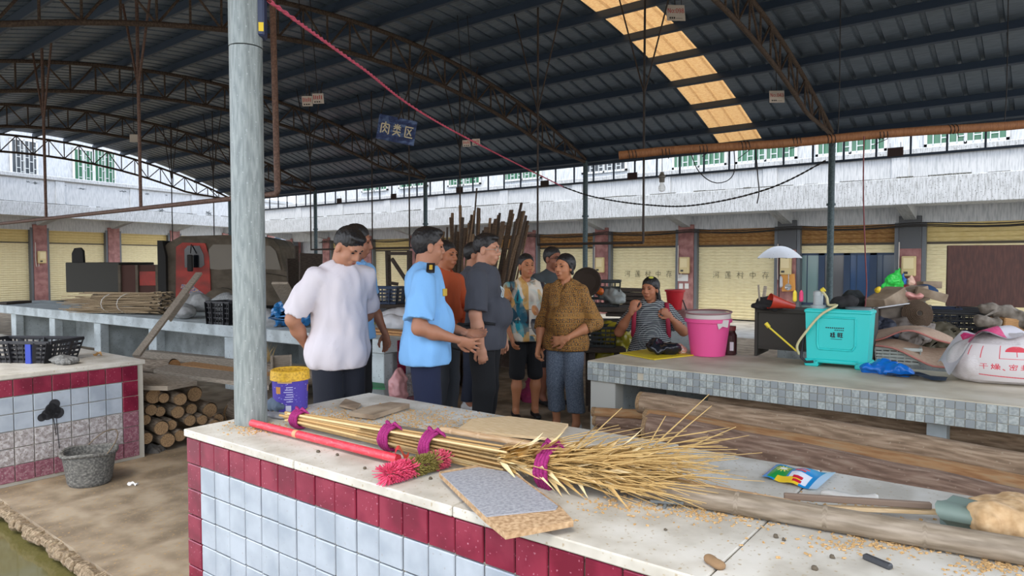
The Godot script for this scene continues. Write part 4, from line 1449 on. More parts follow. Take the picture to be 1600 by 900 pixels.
	sack("grey_sack", "upper pale grey sack slumped over the one behind the black crate", p + Vector3(-0.15, 0.2, -0.12), Vector3(0.24, 0.14, 0.17), 0.3, greysack)
	sack("grey_sack", "low pale grey sack beside the leaning plank", p + Vector3(-0.05, 0.1, 0.1), Vector3(0.24, 0.1, 0.15), -0.2, greysack)
	p = gy(335, 500, ty)
	sack("grey_sack", "speckled grey sack behind the black slotted crate", p + Vector3(-0.05, 0.19, -0.2), Vector3(0.28, 0.15, 0.16), 0.0, tm("sack_speckled", "speck", rgb(104, 106, 104), rgb(152, 154, 152), rgb(168, 168, 166), 1.5, 0.8))
	var black := pm("plastic_black", rgb(36, 36, 40), 0.45)
	crate("black_crate", "black slotted plastic crate on the concrete stall behind the pillar", Transform3D(Basis(Vector3.UP, 0.2), gy(338, 506, ty) + Vector3(0.1, 0, -0.1)), Vector3(0.42, 0.27, 0.3), black)
	p = gy(408, 511, ty)
	sack("grey_sack", "grey woven sack lying beside the blue plastic bag", p + Vector3(-0.02, 0.09, -0.1), Vector3(0.18, 0.12, 0.16), 0.2, greysack)
	var blue := pm("plastic_blue", rgb(14, 108, 168), 0.3)
	blue.clearcoat_enabled = true
	p = gy(434, 512, ty)
	sack("blue_bag", "crumpled bright blue plastic bag on the concrete stall behind the white tee man", p + Vector3(0, 0.12, -0.16), Vector3(0.25, 0.12, 0.2), 0.1, blue, 0.014, 0.075, [ell(p + Vector3(-0.12, 0.2, -0.16), Vector3(0.14, 0.08, 0.1)), ell(p + Vector3(0.12, 0.2, -0.14), Vector3(0.13, 0.09, 0.1))], "bag")
	plank("short_board", "short brown board tilted behind the blue plastic bag", gd(437, 442, 7.6), gy(472, 506, 0.775), 0.18, 0.03, grey)
	var white_t := tm("tarp_white", "blotch", rgb(172, 172, 174), rgb(196, 196, 198), rgb(210, 210, 212), 1.2, 0.6)
	p = gy(596, 512, ty)
	sack("white_sack", "white woven sack sloping up behind the two blue shirts", p + Vector3(0.05, 0.1, -0.35), Vector3(0.34, 0.12, 0.22), 0.5, white_t, 0.022, 0.015, [ell(p + Vector3(0.35, 0.26, -0.6), Vector3(0.4, 0.16, 0.3))])
	sack("white_sack", "smaller white sack beside the yellow tin", p + Vector3(0.08, 0.06, -0.12), Vector3(0.2, 0.09, 0.12), 0.3, white_t)
	var st := ns()
	bx(st, Vector3(-0.04, 0, -0.03), Vector3(0.04, 0.12, 0.03), 0.008)
	single("yellow_tin", st, pm("tin_yellow", rgb(206, 190, 30), 0.5), "small yellow tin beside the white sacks", "tin", "", Transform3D(Basis(Vector3.UP, 0.6), gy(581, 508, ty)))
	for e in [[0.012, 0.0, "lower brown plank on the end of the concrete stall"], [0.036, 0.1, "upper brown plank on the end of the concrete stall"]]:
		plank("loose_plank", e[2], gy(560, 520, ty) + Vector3(0, e[0], -0.02 - e[1]), gy(640, 526, ty) + Vector3(0, e[0], -0.05), 0.16, 0.02, orange)
	# --- on the dusty stall: basket, stone, dry leaf
	var bk := gy(66, 563, ty)
	var cr := crate("black_basket", "black slotted plastic basket with a blue strap on the dusty stall", Transform3D(Basis(Vector3.UP, deg_to_rad(34)), bk + Vector3(-0.1, 0, 0.06)), Vector3(0.64, 0.155, 0.36), black, 0.86)
	st = ns()
	bx(st, Vector3(0.13, 0.0, 0.165), Vector3(0.175, 0.158, 0.19), 0.002)
	part(cr, "blue_strap", st, pm("strap_blue", rgb(40, 62, 160), 0.5))
	st_rock("stone", "flat grey stone lying in front of the black basket", gy(99, 568, ty) + Vector3(0, 0.025, 0), Vector3(0.125, 0.034, 0.07), tm("stone_grey", "fine", rgb(92, 92, 90), rgb(122, 122, 120), rgb(148, 146, 140), 4.0, 0.9))
	st = ns()
	sheet(st, 6, 6, func(u: float, v: float) -> Vector3: return Vector3((u - 0.5) * 0.07, 0.015 + 0.02 * sin(u * 5.0) * cos(v * 4.0), (v - 0.5) * 0.05))
	single("dry_leaf", st, pm("leaf_tan", rgb(190, 150, 96), 0.8), "curled dry tan leaf on the dusty stall beside the basket", "leaf", "", Transform3D(Basis.IDENTITY, gy(153, 556, ty)))
	# --- cement bucket on the floor
	var bu := thing("cement_bucket", "dented cement-crusted bucket with wire handle on the floor by the dusty stall", "bucket", gy(133, 756) + Vector3(0, 0, -0.03))
	var bm := tm("bucket_crust", "fine", rgb(66, 66, 64), rgb(96, 95, 91), rgb(136, 134, 128), 3.0, 0.85)
	st = ns()
	lathe(st, Transform3D.IDENTITY, [Vector2(0.0, 0.002), Vector2(0.125, 0.002), Vector2(0.135, 0.02), Vector2(0.162, 0.2), Vector2(0.164, 0.225), Vector2(0.152, 0.225), Vector2(0.148, 0.2), Vector2(0.125, 0.03), Vector2(0.0, 0.025)], 28)
	part(bu, "shell", st, bm)
	st = ns()
	var rimp := []
	for k in 29:
		var an := TAU * k / 28
		rimp.append(Vector3(cos(an) * 0.168, 0.222 + 0.008 * sin(an * 3.0), sin(an) * 0.168))
	tube(st, rimp, 0.012, 8, false)
	part(bu, "rim", st, bm)
	st = ns()
	var hp := []
	for k in 13:
		var an := PI * k / 12
		hp.append(Vector3(cos(an) * 0.168, 0.22 + sin(an) * 0.12, -0.05 - sin(an) * 0.12))
	tube(st, hp, 0.004, 6)
	part(bu, "wire_handle", st, pm("wire_rust", rgb(120, 106, 88), 0.6, 0.4))
	for e in [["paper_scrap", "small white paper scrap on the floor beside the cement bucket", 208, 758, rgb(222, 222, 222)], ["foil_scrap", "tiny pale foil scrap at the foot of the cement bucket", 150, 757, rgb(160, 156, 148)]]:
		st = ns()
		sheet(st, 5, 4, func(u: float, v: float) -> Vector3: return Vector3((u - 0.5) * 0.07, 0.008 + 0.012 * sin(u * 7.0 + v * 3.0), (v - 0.5) * 0.035))
		single(e[0], st, pm(e[0], e[4], 0.7), e[1], "litter", "", Transform3D(Basis(Vector3.UP, 0.4), gy(e[2], e[3])))
	p = gy(621, 606, 0.0)
	heap("pink_bag", "pale pink plastic bag hanging by the tiled end of the concrete stall", "bag", [ell(gd(622, 596, 6.5), Vector3(0.08, 0.12, 0.07)), ell(gd(622, 616, 6.5), Vector3(0.09, 0.14, 0.08)), cap(Vector3(gd(622, 640, 6.5).x, 0.06, gd(622, 640, 6.5).z), gd(622, 600, 6.5), 0.07, 0.07)], pm("bag_rose", rgb(206, 150, 150), 0.4), 0.014, 0.03)
	flat_piece("green_sheet", "flat green plastic sheet lying on the beams by the short log", "sheet", [[556, 606], [566, 596], [600, 600], [602, 608]], 0.33, 0.012, pm("sheet_green", rgb(40, 122, 72), 0.6))
	# the next stall back, dark granite, behind the crowd
	var N := thing("granite_stall", "dark speckled granite stall standing behind the crowd and the poles", "stall", Vector3(-5.45, 0, -7.7), deg_to_rad(4.0))
	st = ns()
	bx(st, Vector3(-6, 0.66, -1.05), Vector3(0, 0.77, 0), 0.008)
	part(N, "slab", st, tm("pillar_granite", "speck", Color.BLACK, Color.BLACK, Color.BLACK))
	st = ns()
	bx(st, Vector3(-5.9, 0, -1.0), Vector3(-0.06, 0.66, -0.08))
	part(N, "base", st, tm("base_brown", "blotch", rgb(74, 60, 52), rgb(98, 80, 70), rgb(120, 102, 92), 1.0, 0.85))
	heap("pink_net", "bundle of pink plastic netting on the floor behind the patchwork blouse woman", "net", [ell(gd(836, 610, 7.6), Vector3(0.1, 0.16, 0.1)), ell(gd(830, 620, 7.6), Vector3(0.14, 0.1, 0.1)), cap(gd(832, 622, 7.6), gd(832, 632, 7.6), 0.1, 0.1)], pm("net_pink", rgb(150, 46, 90), 0.7), 0.014, 0.04)
	build_truck()
	build_poles()
func st_rock(n: String, label: String, at: Vector3, r: Vector3, m: Material, cat := "stone") -> void:
	var st := ns()
	blob(st, [ell(at, r, Basis(Vector3.UP, at.x)), ell(at + Vector3(r.x * 0.4, -r.y * 0.1, r.z * 0.2), r * 0.7)], max(0.006, r.y * 0.22), r.y * 0.4, r.y * 0.5, 14.0)
	single(n, st, m, label, cat)
func straw(n: String, label: String, at: Vector3, count: int, ln: float, dir: Vector3, spread: float) -> void:
	var st := ns()
	for i in count:
		var d := (dir + Vector3(rng.randf_range(-1, 1), rng.randf_range(-0.5, 0.8), rng.randf_range(-1, 1)) * spread).normalized()
		var a := at + Vector3(rng.randf_range(-0.05, 0.05), rng.randf_range(0, 0.03), rng.randf_range(-0.05, 0.05))
		var l := ln * rng.randf_range(0.6, 1.2)
		tube(st, [a, a + d * l * 0.5 + Vector3(0, 0.01, 0), a + d * l + Vector3(0, -0.02, 0)], [0.0022, 0.002, 0.001], 4, false)
	var o := single(n, st, pm("straw", rgb(198, 168, 110), 0.85), label, "straw")
	o.set_meta("kind", "stuff")
func build_truck() -> void:
	# stands beyond the long stall, its side to the aisle
	var t := thing("dump_truck", "dusty red and brown dump truck with a bonnet parked behind the concrete stall", "truck")
	var o := gd(300, 408, 16.5)
	var b := Basis(Vector3.UP, deg_to_rad(YAW + 4.0))
	t.transform = Transform3D(b, Vector3(o.x, 0, o.z))
	var s := 16.5 / 1085.0     # metres per photograph pixel at this distance
	var dust := tm("truck_dust", "blotch", rgb(78, 70, 58), rgb(98, 88, 74), rgb(116, 104, 90), 0.8, 0.85)
	var red := tm("truck_red", "blotch", rgb(136, 56, 44), rgb(166, 54, 44), rgb(186, 62, 48), 0.7, 0.6, rgb(90, 70, 58), 0.84)
	var dark := pm("truck_dark", rgb(40, 38, 36), 0.8)
	var X := func(px: float) -> float: return (px - 300.0) * s
	var Y := func(py: float) -> float: return EYE + (408.0 - py) * s
	# cab side outline and its extrusion
	var cab := PackedVector2Array()
	for q in [[252, 478], [250, 395], [262, 380], [282, 369], [345, 367], [398, 368], [424, 374], [432, 384], [440, 424], [462, 432], [466, 478]]:
		cab.append(Vector2(X.call(q[0]), Y.call(q[1])))
	var st := ns()
	slab(st, Transform3D(Basis.IDENTITY, Vector3(0, 0, -0.9)), cab, 1.7)
	part(t, "cab", st, dust)
	# door skin with window opening frame, glass, mirror, panels
	st = ns()
	var door := PackedVector2Array()
	for q in [[274, 478], [276, 386], [286, 379], [320, 380], [326, 400], [328, 478]]:
		door.append(Vector2(X.call(q[0]), Y.call(q[1])))
	slab(st, Transform3D(Basis.IDENTITY, Vector3(0, 0, -0.03)), door, 0.05)
	var dr := part(t, "door", st, red)
	st = ns()
	var win := PackedVector2Array()
	for q in [[289, 418], [289, 390], [294, 384], [312, 384], [318, 398], [319, 414], [314, 418]]:
		win.append(Vector2(X.call(q[0]), Y.call(q[1])))
	slab(st, Transform3D(Basis.IDENTITY, Vector3(0, 0, 0.0)), win, 0.02)
	part(dr, "window_glass", st, pm("glass_black", rgb(22, 24, 28), 0.12))
	st = ns()
	var dec := PackedVector2Array()
	for q in [[282, 450], [284, 444], [300, 446], [316, 458], [318, 474], [308, 470], [300, 458]]:
		dec.append(Vector2(X.call(q[0]), Y.call(q[1])))
	slab(st, Transform3D(Basis.IDENTITY, Vector3(0, 0, 0.0)), dec, 0.012)
	part(dr, "sticker", st, tm("decal", "cell", rgb(60, 66, 150), rgb(206, 190, 140), rgb(196, 60, 52), 2.0, 0.6))
	st = ns()
	bx(st, Vector3(X.call(302), Y.call(430), 0.0), Vector3(X.call(308), Y.call(434), 0.03), 0.005)
	part(dr, "handle", st, dark)
	st = ns()
	var sg := PackedVector2Array()
	for q in [[327, 420], [325, 390], [332, 382], [346, 382], [388, 383], [392, 418], [340, 422]]:
		sg.append(Vector2(X.call(q[0]), Y.call(q[1])))
	slab(st, Transform3D(Basis.IDENTITY, Vector3(0, 0, -0.03)), sg, 0.03)
	part(t, "side_glass", st, pm("glass_dusty", rgb(118, 108, 92), 0.4))
	st = ns()
	var wg := PackedVector2Array()
	for q in [[397, 420], [396, 384], [420, 384], [428, 392], [436, 422]]:
		wg.append(Vector2(X.call(q[0]), Y.call(q[1])))
	slab(st, Transform3D(Basis.IDENTITY, Vector3(0, 0, -0.03)), wg, 0.03)
	part(t, "windscreen", st, pm("glass_dusty", Color.BLACK))
	st = ns()
	bar(st, Vector3(X.call(300), Y.call(382), 0.02), Vector3(X.call(303), Y.call(396), 0.2), 0.02, 0.02)
	bx(st, Vector3(X.call(298), Y.call(424), 0.16), Vector3(X.call(306), Y.call(398), 0.24), 0.02)
	part(t, "mirror", st, dark)
	st = ns()   # bonnet and wing
	sheet(st, 8, 6, func(u: float, v: float) -> Vector3: return Vector3(lerpf(X.call(392), X.call(468), u), lerpf(Y.call(426), Y.call(440), u * u) + 0.03 * sin(v * PI), lerpf(0.05, -1.75, v)))
	part(t, "bonnet", st, dust)
	st = ns()
	lathe(st, Transform3D(Basis(Vector3.RIGHT, PI / 2), Vector3(X.call(345), Y.call(484), -0.12)), [Vector2(0.0, -0.1), Vector2(0.5, -0.1), Vector2(0.52, 0.16), Vector2(0.0, 0.16)], 24)
	part(t, "wheel_arch", st, dust)
	for x in [X.call(345), X.call(170)]:
		for z in [-0.15, -1.6]:
			st = ns()
			lathe(st, Transform3D(Basis(Vector3.RIGHT, PI / 2), Vector3(x, 0.45, z)), [Vector2(0.0, -0.12), Vector2(0.3, -0.12), Vector2(0.45, -0.1), Vector2(0.45, 0.1), Vector2(0.3, 0.12), Vector2(0.0, 0.12)], 20)
			part(t, "wheel", st, pm("tyre", rgb(34, 32, 30), 0.9))
	# headboard, bed side panels, tailgate box
	st = ns()
	var hb := PackedVector2Array()
	for q in [[250, 470], [250, 376], [257, 376], [262, 400], [262, 470]]:
		hb.append(Vector2(X.call(q[0]), Y.call(q[1])))
	slab(st, Transform3D(Basis.IDENTITY, Vector3(0, 0, -0.9)), hb, 1.95)
	part(t, "headboard", st, dark)
	st = ns()
	bx(st, Vector3(X.call(190), Y.call(458), -1.8), Vector3(X.call(252), Y.call(414), 0.02), 0.01)
	part(t, "bed", st, tm("bed_rust", "blotch", rgb(64, 44, 38), rgb(84, 56, 48), rgb(104, 76, 64), 0.8, 0.85))
	for x in [192, 218, 248]:
		st = ns()
		bx(st, Vector3(X.call(x - 2), Y.call(458), 0.0), Vector3(X.call(x + 2), Y.call(414), 0.07), 0.005)
		part(t, "bed_rib", st, dust)
	st = ns()
	bx(st, Vector3(X.call(221), Y.call(446), 0.0), Vector3(X.call(246), Y.call(424), 0.035), 0.005)
	part(t, "red_panel", st, red)
	st = ns()
	bx(st, Vector3(X.call(112), Y.call(456), -1.8), Vector3(X.call(192), Y.call(410), 0.06), 0.015)
	part(t, "tail_box", st, tm("tail_steel", "blotch", rgb(48, 46, 42), rgb(62, 60, 54), rgb(82, 78, 70), 0.7, 0.7))
	st = ns()
	var ear := PackedVector2Array()
	for q in [[118, 412], [118, 396], [122, 388], [130, 387], [134, 392], [135, 412]]:
		ear.append(Vector2(X.call(q[0]), Y.call(q[1])))
	slab(st, Transform3D(Basis.IDENTITY, Vector3(0, 0, -0.1)), ear, 0.1)
	part(t, "lifting_lug", st, dark)
	st = ns()
	bx(st, Vector3(X.call(122), 0.75, -1.5), Vector3(X.call(440), 0.95, -0.4))
	part(t, "chassis", st, dark)
	# red mini truck beyond
	var c := thing("red_car", "small bright red car front seen beyond the truck bonnet", "car")
	var co := gd(434, 420, 21.0)
	c.transform = Transform3D(Basis(Vector3.UP, deg_to_rad(YAW)), Vector3(co.x, 0, co.z))
	var cs := 21.0 / 1085.0
	st = ns()
	var body := PackedVector2Array()
	for q in [[-26, 80], [-24, 22], [-16, 12], [4, 8], [8, -2], [22, -6], [60, -6], [64, 4], [66, 80]]:
		body.append(Vector2(q[0] * cs, EYE - (q[1] + 12) * cs))
	slab(st, Transform3D(Basis.IDENTITY, Vector3(0, 0.0, -0.8)), body, 1.5)
	part(c, "body", st, pm("car_red", rgb(198, 24, 44), 0.25))
	st = ns()
	for q in [[-18, 20], [12, 20]]:
		lathe(st, Transform3D(Basis(Vector3.RIGHT, PI / 2), Vector3(q[0] * cs, EYE - (q[1] + 6) * cs, -0.03)), [Vector2(0.0, 0.02), Vector2(0.13, 0.02), Vector2(0.13, -0.05), Vector2(0.0, -0.05)], 16)
	part(c, "headlamp", st, pm("lamp_glass_grey", rgb(170, 178, 184), 0.2))
	st = ns()
	for q in [-14, 52]:
		lathe(st, Transform3D(Basis(Vector3.RIGHT, PI / 2), Vector3(q * cs, 0.3, -0.1)), [Vector2(0.0, -0.1), Vector2(0.3, -0.1), Vector2(0.3, 0.1), Vector2(0.0, 0.1)], 18)
	part(c, "wheel", st, pm("tyre", Color.BLACK))
	# dark boards and frames leaning behind the stall
	var dk := tm("lumber_dark", "streak", rgb(48, 40, 34), rgb(66, 56, 48), rgb(84, 74, 64), 1.5, 0.9)
	for e in [[462, 470, 456, 404, 11.5, 0.2, "dark board standing behind the bent man's shoulder, left of the wide one"], [482, 470, 486, 396, 11.2, 0.42, "wide dark board standing behind the bent man's shoulder"], [464, 470, 463, 384, 12.0, 0.07, "thin brown stake standing behind the dark boards"]]:
		plank("standing_board", e[6], Vector3(gd(e[0], e[1], e[4]).x, 0.0, gd(e[0], e[1], e[4]).z), gd(e[2], e[3], e[4]), e[5], 0.04, dk, "board")
	var fr := thing("timber_trestle", "dark timber frame with a slanting brace standing behind the blue shirts", "frame")
	for e in [[608, 470, 606, 392, 0.07], [606, 396, 640, 396, 0.07], [612, 404, 640, 446, 0.07], [640, 470, 640, 392, 0.07], [608, 442, 622, 444, 0.06]]:
		st = ns()
		bar(st, gd(e[0], e[1], 10.8), gd(e[2], e[3], 10.8), e[4], 0.05)
		part(fr, "timber", st, dk)
	for x in [608, 640]:
		st = ns()
		var ft := gd(x, 470, 10.8)
		bar(st, Vector3(ft.x, 0, ft.z), ft, 0.07, 0.05)
		part(fr, "foot", st, dk)
	plank("standing_board", "tall dark plank standing beside the bundle of poles", Vector3(gd(655, 470, 10.0).x, 0, gd(655, 470, 10.0).z), gd(656, 396, 10.0), 0.16, 0.04, dk, "board")
	crate("blue_crate", "dark blue crate stacked behind the two blue shirts", Transform3D(Basis(Vector3.UP, 0.5), gd(600, 474, 9.5)), Vector3(0.5, 0.22, 0.35), pm("crate_navy", rgb(36, 56, 84), 0.5))
	stand_under("bench", "rough timber bench carrying the dark blue crate", gd(600, 474, 9.5), Vector3(1.0, 0, 0.5))
	plank("red_signboard", "dark red painted panel standing beyond the bent man's head", Vector3(gd(512, 425, 13).x, 0, gd(512, 425, 13).z), gd(512, 412, 13), 0.5, 0.03, pm("panel_maroon", rgb(110, 34, 40), 0.6), "panel")
func stand_under(n: String, label: String, top: Vector3, s: Vector3) -> void:
	var t := thing(n, label, "bench", Vector3(top.x, 0, top.z), deg_to_rad(YAW))
	var dk := tm("lumber_dark", "streak", Color.BLACK, Color.BLACK, Color.BLACK)
	var st := ns()
	bx(st, Vector3(-s.x / 2, top.y - 0.05, -s.z / 2), Vector3(s.x / 2, top.y - 0.002, s.z / 2), 0.006)
	part(t, "bench_top", st, dk)
	for sx in [-1, 1]:
		for sz in [-1, 1]:
			st = ns()
			bx(st, Vector3(sx * (s.x / 2 - 0.08) - 0.03, 0, sz * (s.z / 2 - 0.06) - 0.03), Vector3(sx * (s.x / 2 - 0.08) + 0.03, top.y - 0.05, sz * (s.z / 2 - 0.06) + 0.03))
			part(t, "leg", st, dk)
func build_poles() -> void:
	var m := [tm("pole_brown", "streak", rgb(60, 46, 34), rgb(82, 64, 48), rgb(104, 84, 64), 1.2, 0.9), tm("pole_tan", "streak", rgb(80, 62, 44), rgb(106, 84, 62), rgb(126, 102, 78), 1.2, 0.9), tm("pole_dark", "streak", rgb(42, 34, 28), rgb(60, 48, 38), rgb(76, 64, 52), 1.2, 0.9)]
	var tips := [[688, 372], [693, 362], [699, 355], [705, 340], [707, 333], [713, 352], [716, 362], [719, 321], [723, 340], [728, 356], [732, 348], [735, 345], [738, 336], [741, 329], [745, 294], [748, 325], [750, 341], [755, 360], [760, 355], [766, 341], [769, 350], [775, 342], [778, 336], [781, 333], [786, 346], [790, 352], [795, 340], [799, 328], [802, 334], [805, 346], [809, 342], [812, 350], [815, 317], [817, 330], [819, 330], [822, 337], [824, 345], [826, 352], [796, 362], [760, 372], [740, 366], [712, 376], [780, 366], [808, 368]]
	for i in tips.size():
		var q: Array = tips[i]
		var d := 9.0 + 0.4 * sin(i * 2.3) + 0.25 * cos(i * 5.1)
		var tip := gd(q[0], q[1], d)
		var bpx: float = 690.0 + (q[0] - 686.0) * 0.52 + 18.0 * sin(i * 4.7)
		if i > 26:
			bpx = 740.0 + (q[0] - 790.0) * 0.8 + 10.0 * sin(i * 3.3)
		var bp := gd(bpx, 590, d - 0.3)
		bp.y = 0.0
		var st := ns()
		if i % 3 == 0:
			bar(st, bp, tip, 0.06, 0.02, 0.002)
		else:
			var r: float = rng.randf_range(0.014, 0.03)
			tube(st, [bp, bp.lerp(tip, 0.5) + Vector3(rng.randf_range(-0.02, 0.02), 0, 0.01), tip], [r, r * 0.9, r * 0.7], 7)
		single("leaning_pole", st, m[i % 3], "dark weathered pole in the tall upright bundle behind the crowd", "pole", "bundle of upright poles")

# ---------------------------------------------------------------- goods on and behind the mosaic stall
func pail(n: String, label: String, at: Vector3, r0: float, r1: float, h: float, m: Material, extra := true) -> Node3D:
	var t := thing(n, label, "bucket", at)
	var st := ns()
	lathe(st, Transform3D.IDENTITY, [Vector2(0.0, 0.003), Vector2(r0, 0.003), Vector2(lerpf(r0, r1, 0.5), h * 0.5), Vector2(r1, h), Vector2(r1 - 0.008, h), Vector2(r0 - 0.008, 0.02), Vector2(0.0, 0.02)], 30)
	part(t, "shell", st, m)
	st = ns()
	lathe(st, Transform3D.IDENTITY, [Vector2(r1, h - 0.03), Vector2(r1 + 0.012, h - 0.026), Vector2(r1 + 0.014, h), Vector2(r1 - 0.008, h + 0.006)], 30)
	part(t, "rim", st, m)
	return t
func heap(n: String, label: String, cat: String, prims: Array, m: Material, cell := 0.02, fold := 0.03, k := 0.04) -> MeshInstance3D:
	var st := ns()
	blob(st, prims, cell, k, fold, 8.0, [], Vector3.ONE)
	return single(n, st, m, label, cat)
func build_right_goods() -> void:
	var ty := 0.765
	var pink := pm("plastic_pink", rgb(226, 82, 142), 0.4)
	var black := pm("plastic_black", Color.BLACK)
	var wood := tm("weathered_board", "streak", Color.BLACK, Color.BLACK, Color.BLACK)
	var dkw := tm("lumber_dark", "streak", Color.BLACK, Color.BLACK, Color.BLACK)
	var st: SurfaceTool
	# pink bucket with a torn white lining
	var p := gy(1098, 557, ty) + Vector3(0, 0, -0.1)
	var b := pail("pink_bucket", "large pink plastic bucket with a torn white liner on the mosaic stall", p, 0.135, 0.175, 0.3, pink)
	st = ns()
	lathe(st, Transform3D.IDENTITY, [Vector2(0.17, 0.285), Vector2(0.178, 0.31), Vector2(0.176, 0.345), Vector2(0.16, 0.35), Vector2(0.1, 0.335), Vector2(0.0, 0.33)], 30)
	part(b, "liner", st, tm("liner", "fine", rgb(168, 156, 150), rgb(196, 186, 180), rgb(212, 204, 200), 4.0, 0.7))
	st = ns()
	lathe(st, Transform3D(Basis(Vector3.RIGHT, 0.04), Vector3(0, 0.345, 0)), [Vector2(0.182, 0.0), Vector2(0.19, 0.006), Vector2(0.185, 0.014), Vector2(0.175, 0.012)], 30)
	part(b, "lid_ring", st, pm("ring_brown", rgb(150, 110, 112), 0.5))
	st = ns()
	var tear := PackedVector2Array([Vector2(0.0, 0.0), Vector2(0.1, 0.0), Vector2(0.09, -0.06), Vector2(0.05, -0.05), Vector2(0.02, -0.075)])
	slab(st, Transform3D(Basis(Vector3.UP, deg_to_rad(YAW)), Vector3(0.12, 0.3, 0.125)), tear, 0.006)
	part(b, "torn_flap", st, tm("liner", "fine", Color.BLACK, Color.BLACK, Color.BLACK))
	# yellow sheet, black bag, crumpled paper, brown jar
	st = ns()
	var ys := PackedVector2Array()
	for q in [[968, 553], [1020, 546], [1085, 556], [1022, 563]]:
		var w := gy(q[0], q[1], ty)
		ys.append(Vector2(w.x, -w.z))
	slab(st, Transform3D(Basis(Vector3.RIGHT, -PI / 2), Vector3(0, ty + 0.006, 0)), ys, 0.008)
	single("yellow_sheet", st, pm("sheet_yellow", rgb(214, 190, 40), 0.5), "flat yellow plastic sheet lying on the stall under the black bag", "sheet")
	p = gy(1033, 553, ty + 0.01)
	var blackbag := pm("bag_black", rgb(26, 28, 34), 0.22)
	heap("black_bag", "crumpled black plastic bag on the yellow sheet", "bag", [ell(p + Vector3(0, 0.045, 0), Vector3(0.11, 0.05, 0.08), Basis(Vector3.UP, 0.6)), ell(p + Vector3(-0.06, 0.09, 0.0), Vector3(0.05, 0.04, 0.05)), ell(p + Vector3(0.06, 0.05, -0.05), Vector3(0.08, 0.04, 0.06))], blackbag, 0.008, 0.04, 0.03)
	p = gy(1062, 552, ty + 0.01)
	heap("crumpled_paper", "crumpled white and orange paper beside the black bag", "paper", [ell(p + Vector3(0, 0.04, 0), Vector3(0.05, 0.045, 0.04)), ell(p + Vector3(0.04, 0.02, 0.02), Vector3(0.04, 0.025, 0.03))], tm("paper_mix", "cell", rgb(190, 92, 52), rgb(196, 190, 178), rgb(214, 208, 196), 6.0, 0.8), 0.007, 0.035, 0.015)
	p = gy(1127, 555, ty)
	var jar := thing("brown_jar", "dark brown jar with a white label behind the pink bucket", "jar", p + Vector3(0.03, 0, -0.08))
	st = ns()
	lathe(st, Transform3D.IDENTITY, [Vector2(0.0, 0.0), Vector2(0.06, 0.0), Vector2(0.064, 0.01), Vector2(0.064, 0.16), Vector2(0.05, 0.19), Vector2(0.05, 0.2), Vector2(0.0, 0.2)], 22)
	part(jar, "glass_body", st, pm("jar_brown", rgb(58, 28, 30), 0.15))
	st = ns()
	lathe(st, Transform3D.IDENTITY, [Vector2(0.054, 0.2), Vector2(0.056, 0.235), Vector2(0.0, 0.238)], 22)
	part(jar, "lid", st, pm("jar_lid", rgb(112, 40, 42), 0.4))
	st = ns()
	bx(st, Vector3(0.02, 0.04, 0.05), Vector3(0.06, 0.11, 0.056))
	part(jar, "label", st, pm("label_white", rgb(206, 206, 206), 0.6))
	# dark wooden trough box with a red funnel, black cloth and sticks on top
	var bx0 := gy(1184, 556, ty)
	var tb := thing("wooden_trough", "dark weathered wooden box on the mosaic stall left of the turquoise sprayer", "wooden box", bx0 + Vector3(0.38, 0, -0.22), deg_to_rad(6))
	tb.scale = Vector3.ONE * 1.18
	for e in [[Vector3(-0.34, 0.06, -0.16), Vector3(0.34, 0.32, -0.14), "back_board"], [Vector3(-0.34, 0.06, 0.14), Vector3(0.34, 0.3, 0.16), "front_board"], [Vector3(-0.36, 0.0, -0.17), Vector3(-0.34, 0.34, 0.17), "end_board"], [Vector3(0.34, 0.0, -0.17), Vector3(0.36, 0.34, 0.17), "end_board"], [Vector3(-0.34, 0.05, -0.16), Vector3(0.34, 0.07, 0.16), "bottom_board"], [Vector3(-0.35, 0.3, -0.17), Vector3(0.35, 0.325, 0.17), "top_board"]]:
		st = ns()
		bx(st, e[0], e[1], 0.003)
		part(tb, e[2], st, tm("trough_wood", "streak", rgb(42, 40, 36), rgb(62, 58, 52), rgb(86, 82, 74), 2.0, 0.9))
	var topy := ty + 0.384
	p = gd(1222, 480, 5.4)
	p.y = topy + 0.05
	st = ns()
	lathe(st, Transform3D(Basis(Vector3.UP, 0.7) * Basis(Vector3.BACK, 1.35), p), [Vector2(0.02, -0.1), Vector2(0.03, -0.03), Vector2(0.06, 0.1), Vector2(0.062, 0.1), Vector2(0.055, 0.095), Vector2(0.02, -0.05)], 20)
	single("red_cup", st, pm("plastic_orange", rgb(176, 52, 32), 0.4), "orange red plastic cup lying on the wooden trough", "cup")
	p = gd(1200, 480, 5.5)
	p.y = topy
	heap("black_cloth", "black crumpled cloth heaped on the wooden trough", "cloth", [ell(p + Vector3(0, 0.03, 0), Vector3(0.12, 0.04, 0.1)), ell(p + Vector3(-0.03, 0.06, -0.03), Vector3(0.07, 0.04, 0.07))], pm("cloth_black", rgb(36, 34, 34), 0.9), 0.01, 0.03)
	plank("grey_stick", "grey sawn stick standing up from the wooden trough, the thicker of two", gd(1192, 475, 5.5), gd(1196, 447, 5.5), 0.022, 0.022, wood, "stick")
	plank("thin_stick", "thin grey stick standing up from the wooden trough", gd(1187, 472, 5.5), gd(1185, 445, 5.5), 0.012, 0.012, wood, "stick")
	# turquoise knapsack sprayer
	var so := gy(1258, 571, ty)
	var S := thing("knapsack_sprayer", "turquoise knapsack sprayer tank with grey cap and pale hose on the stall", "sprayer", so + Vector3(0.205, 0, -0.11), deg_to_rad(3))
	var teal := pm("plastic_teal", rgb(38, 196, 190), 0.35)
	st = ns()
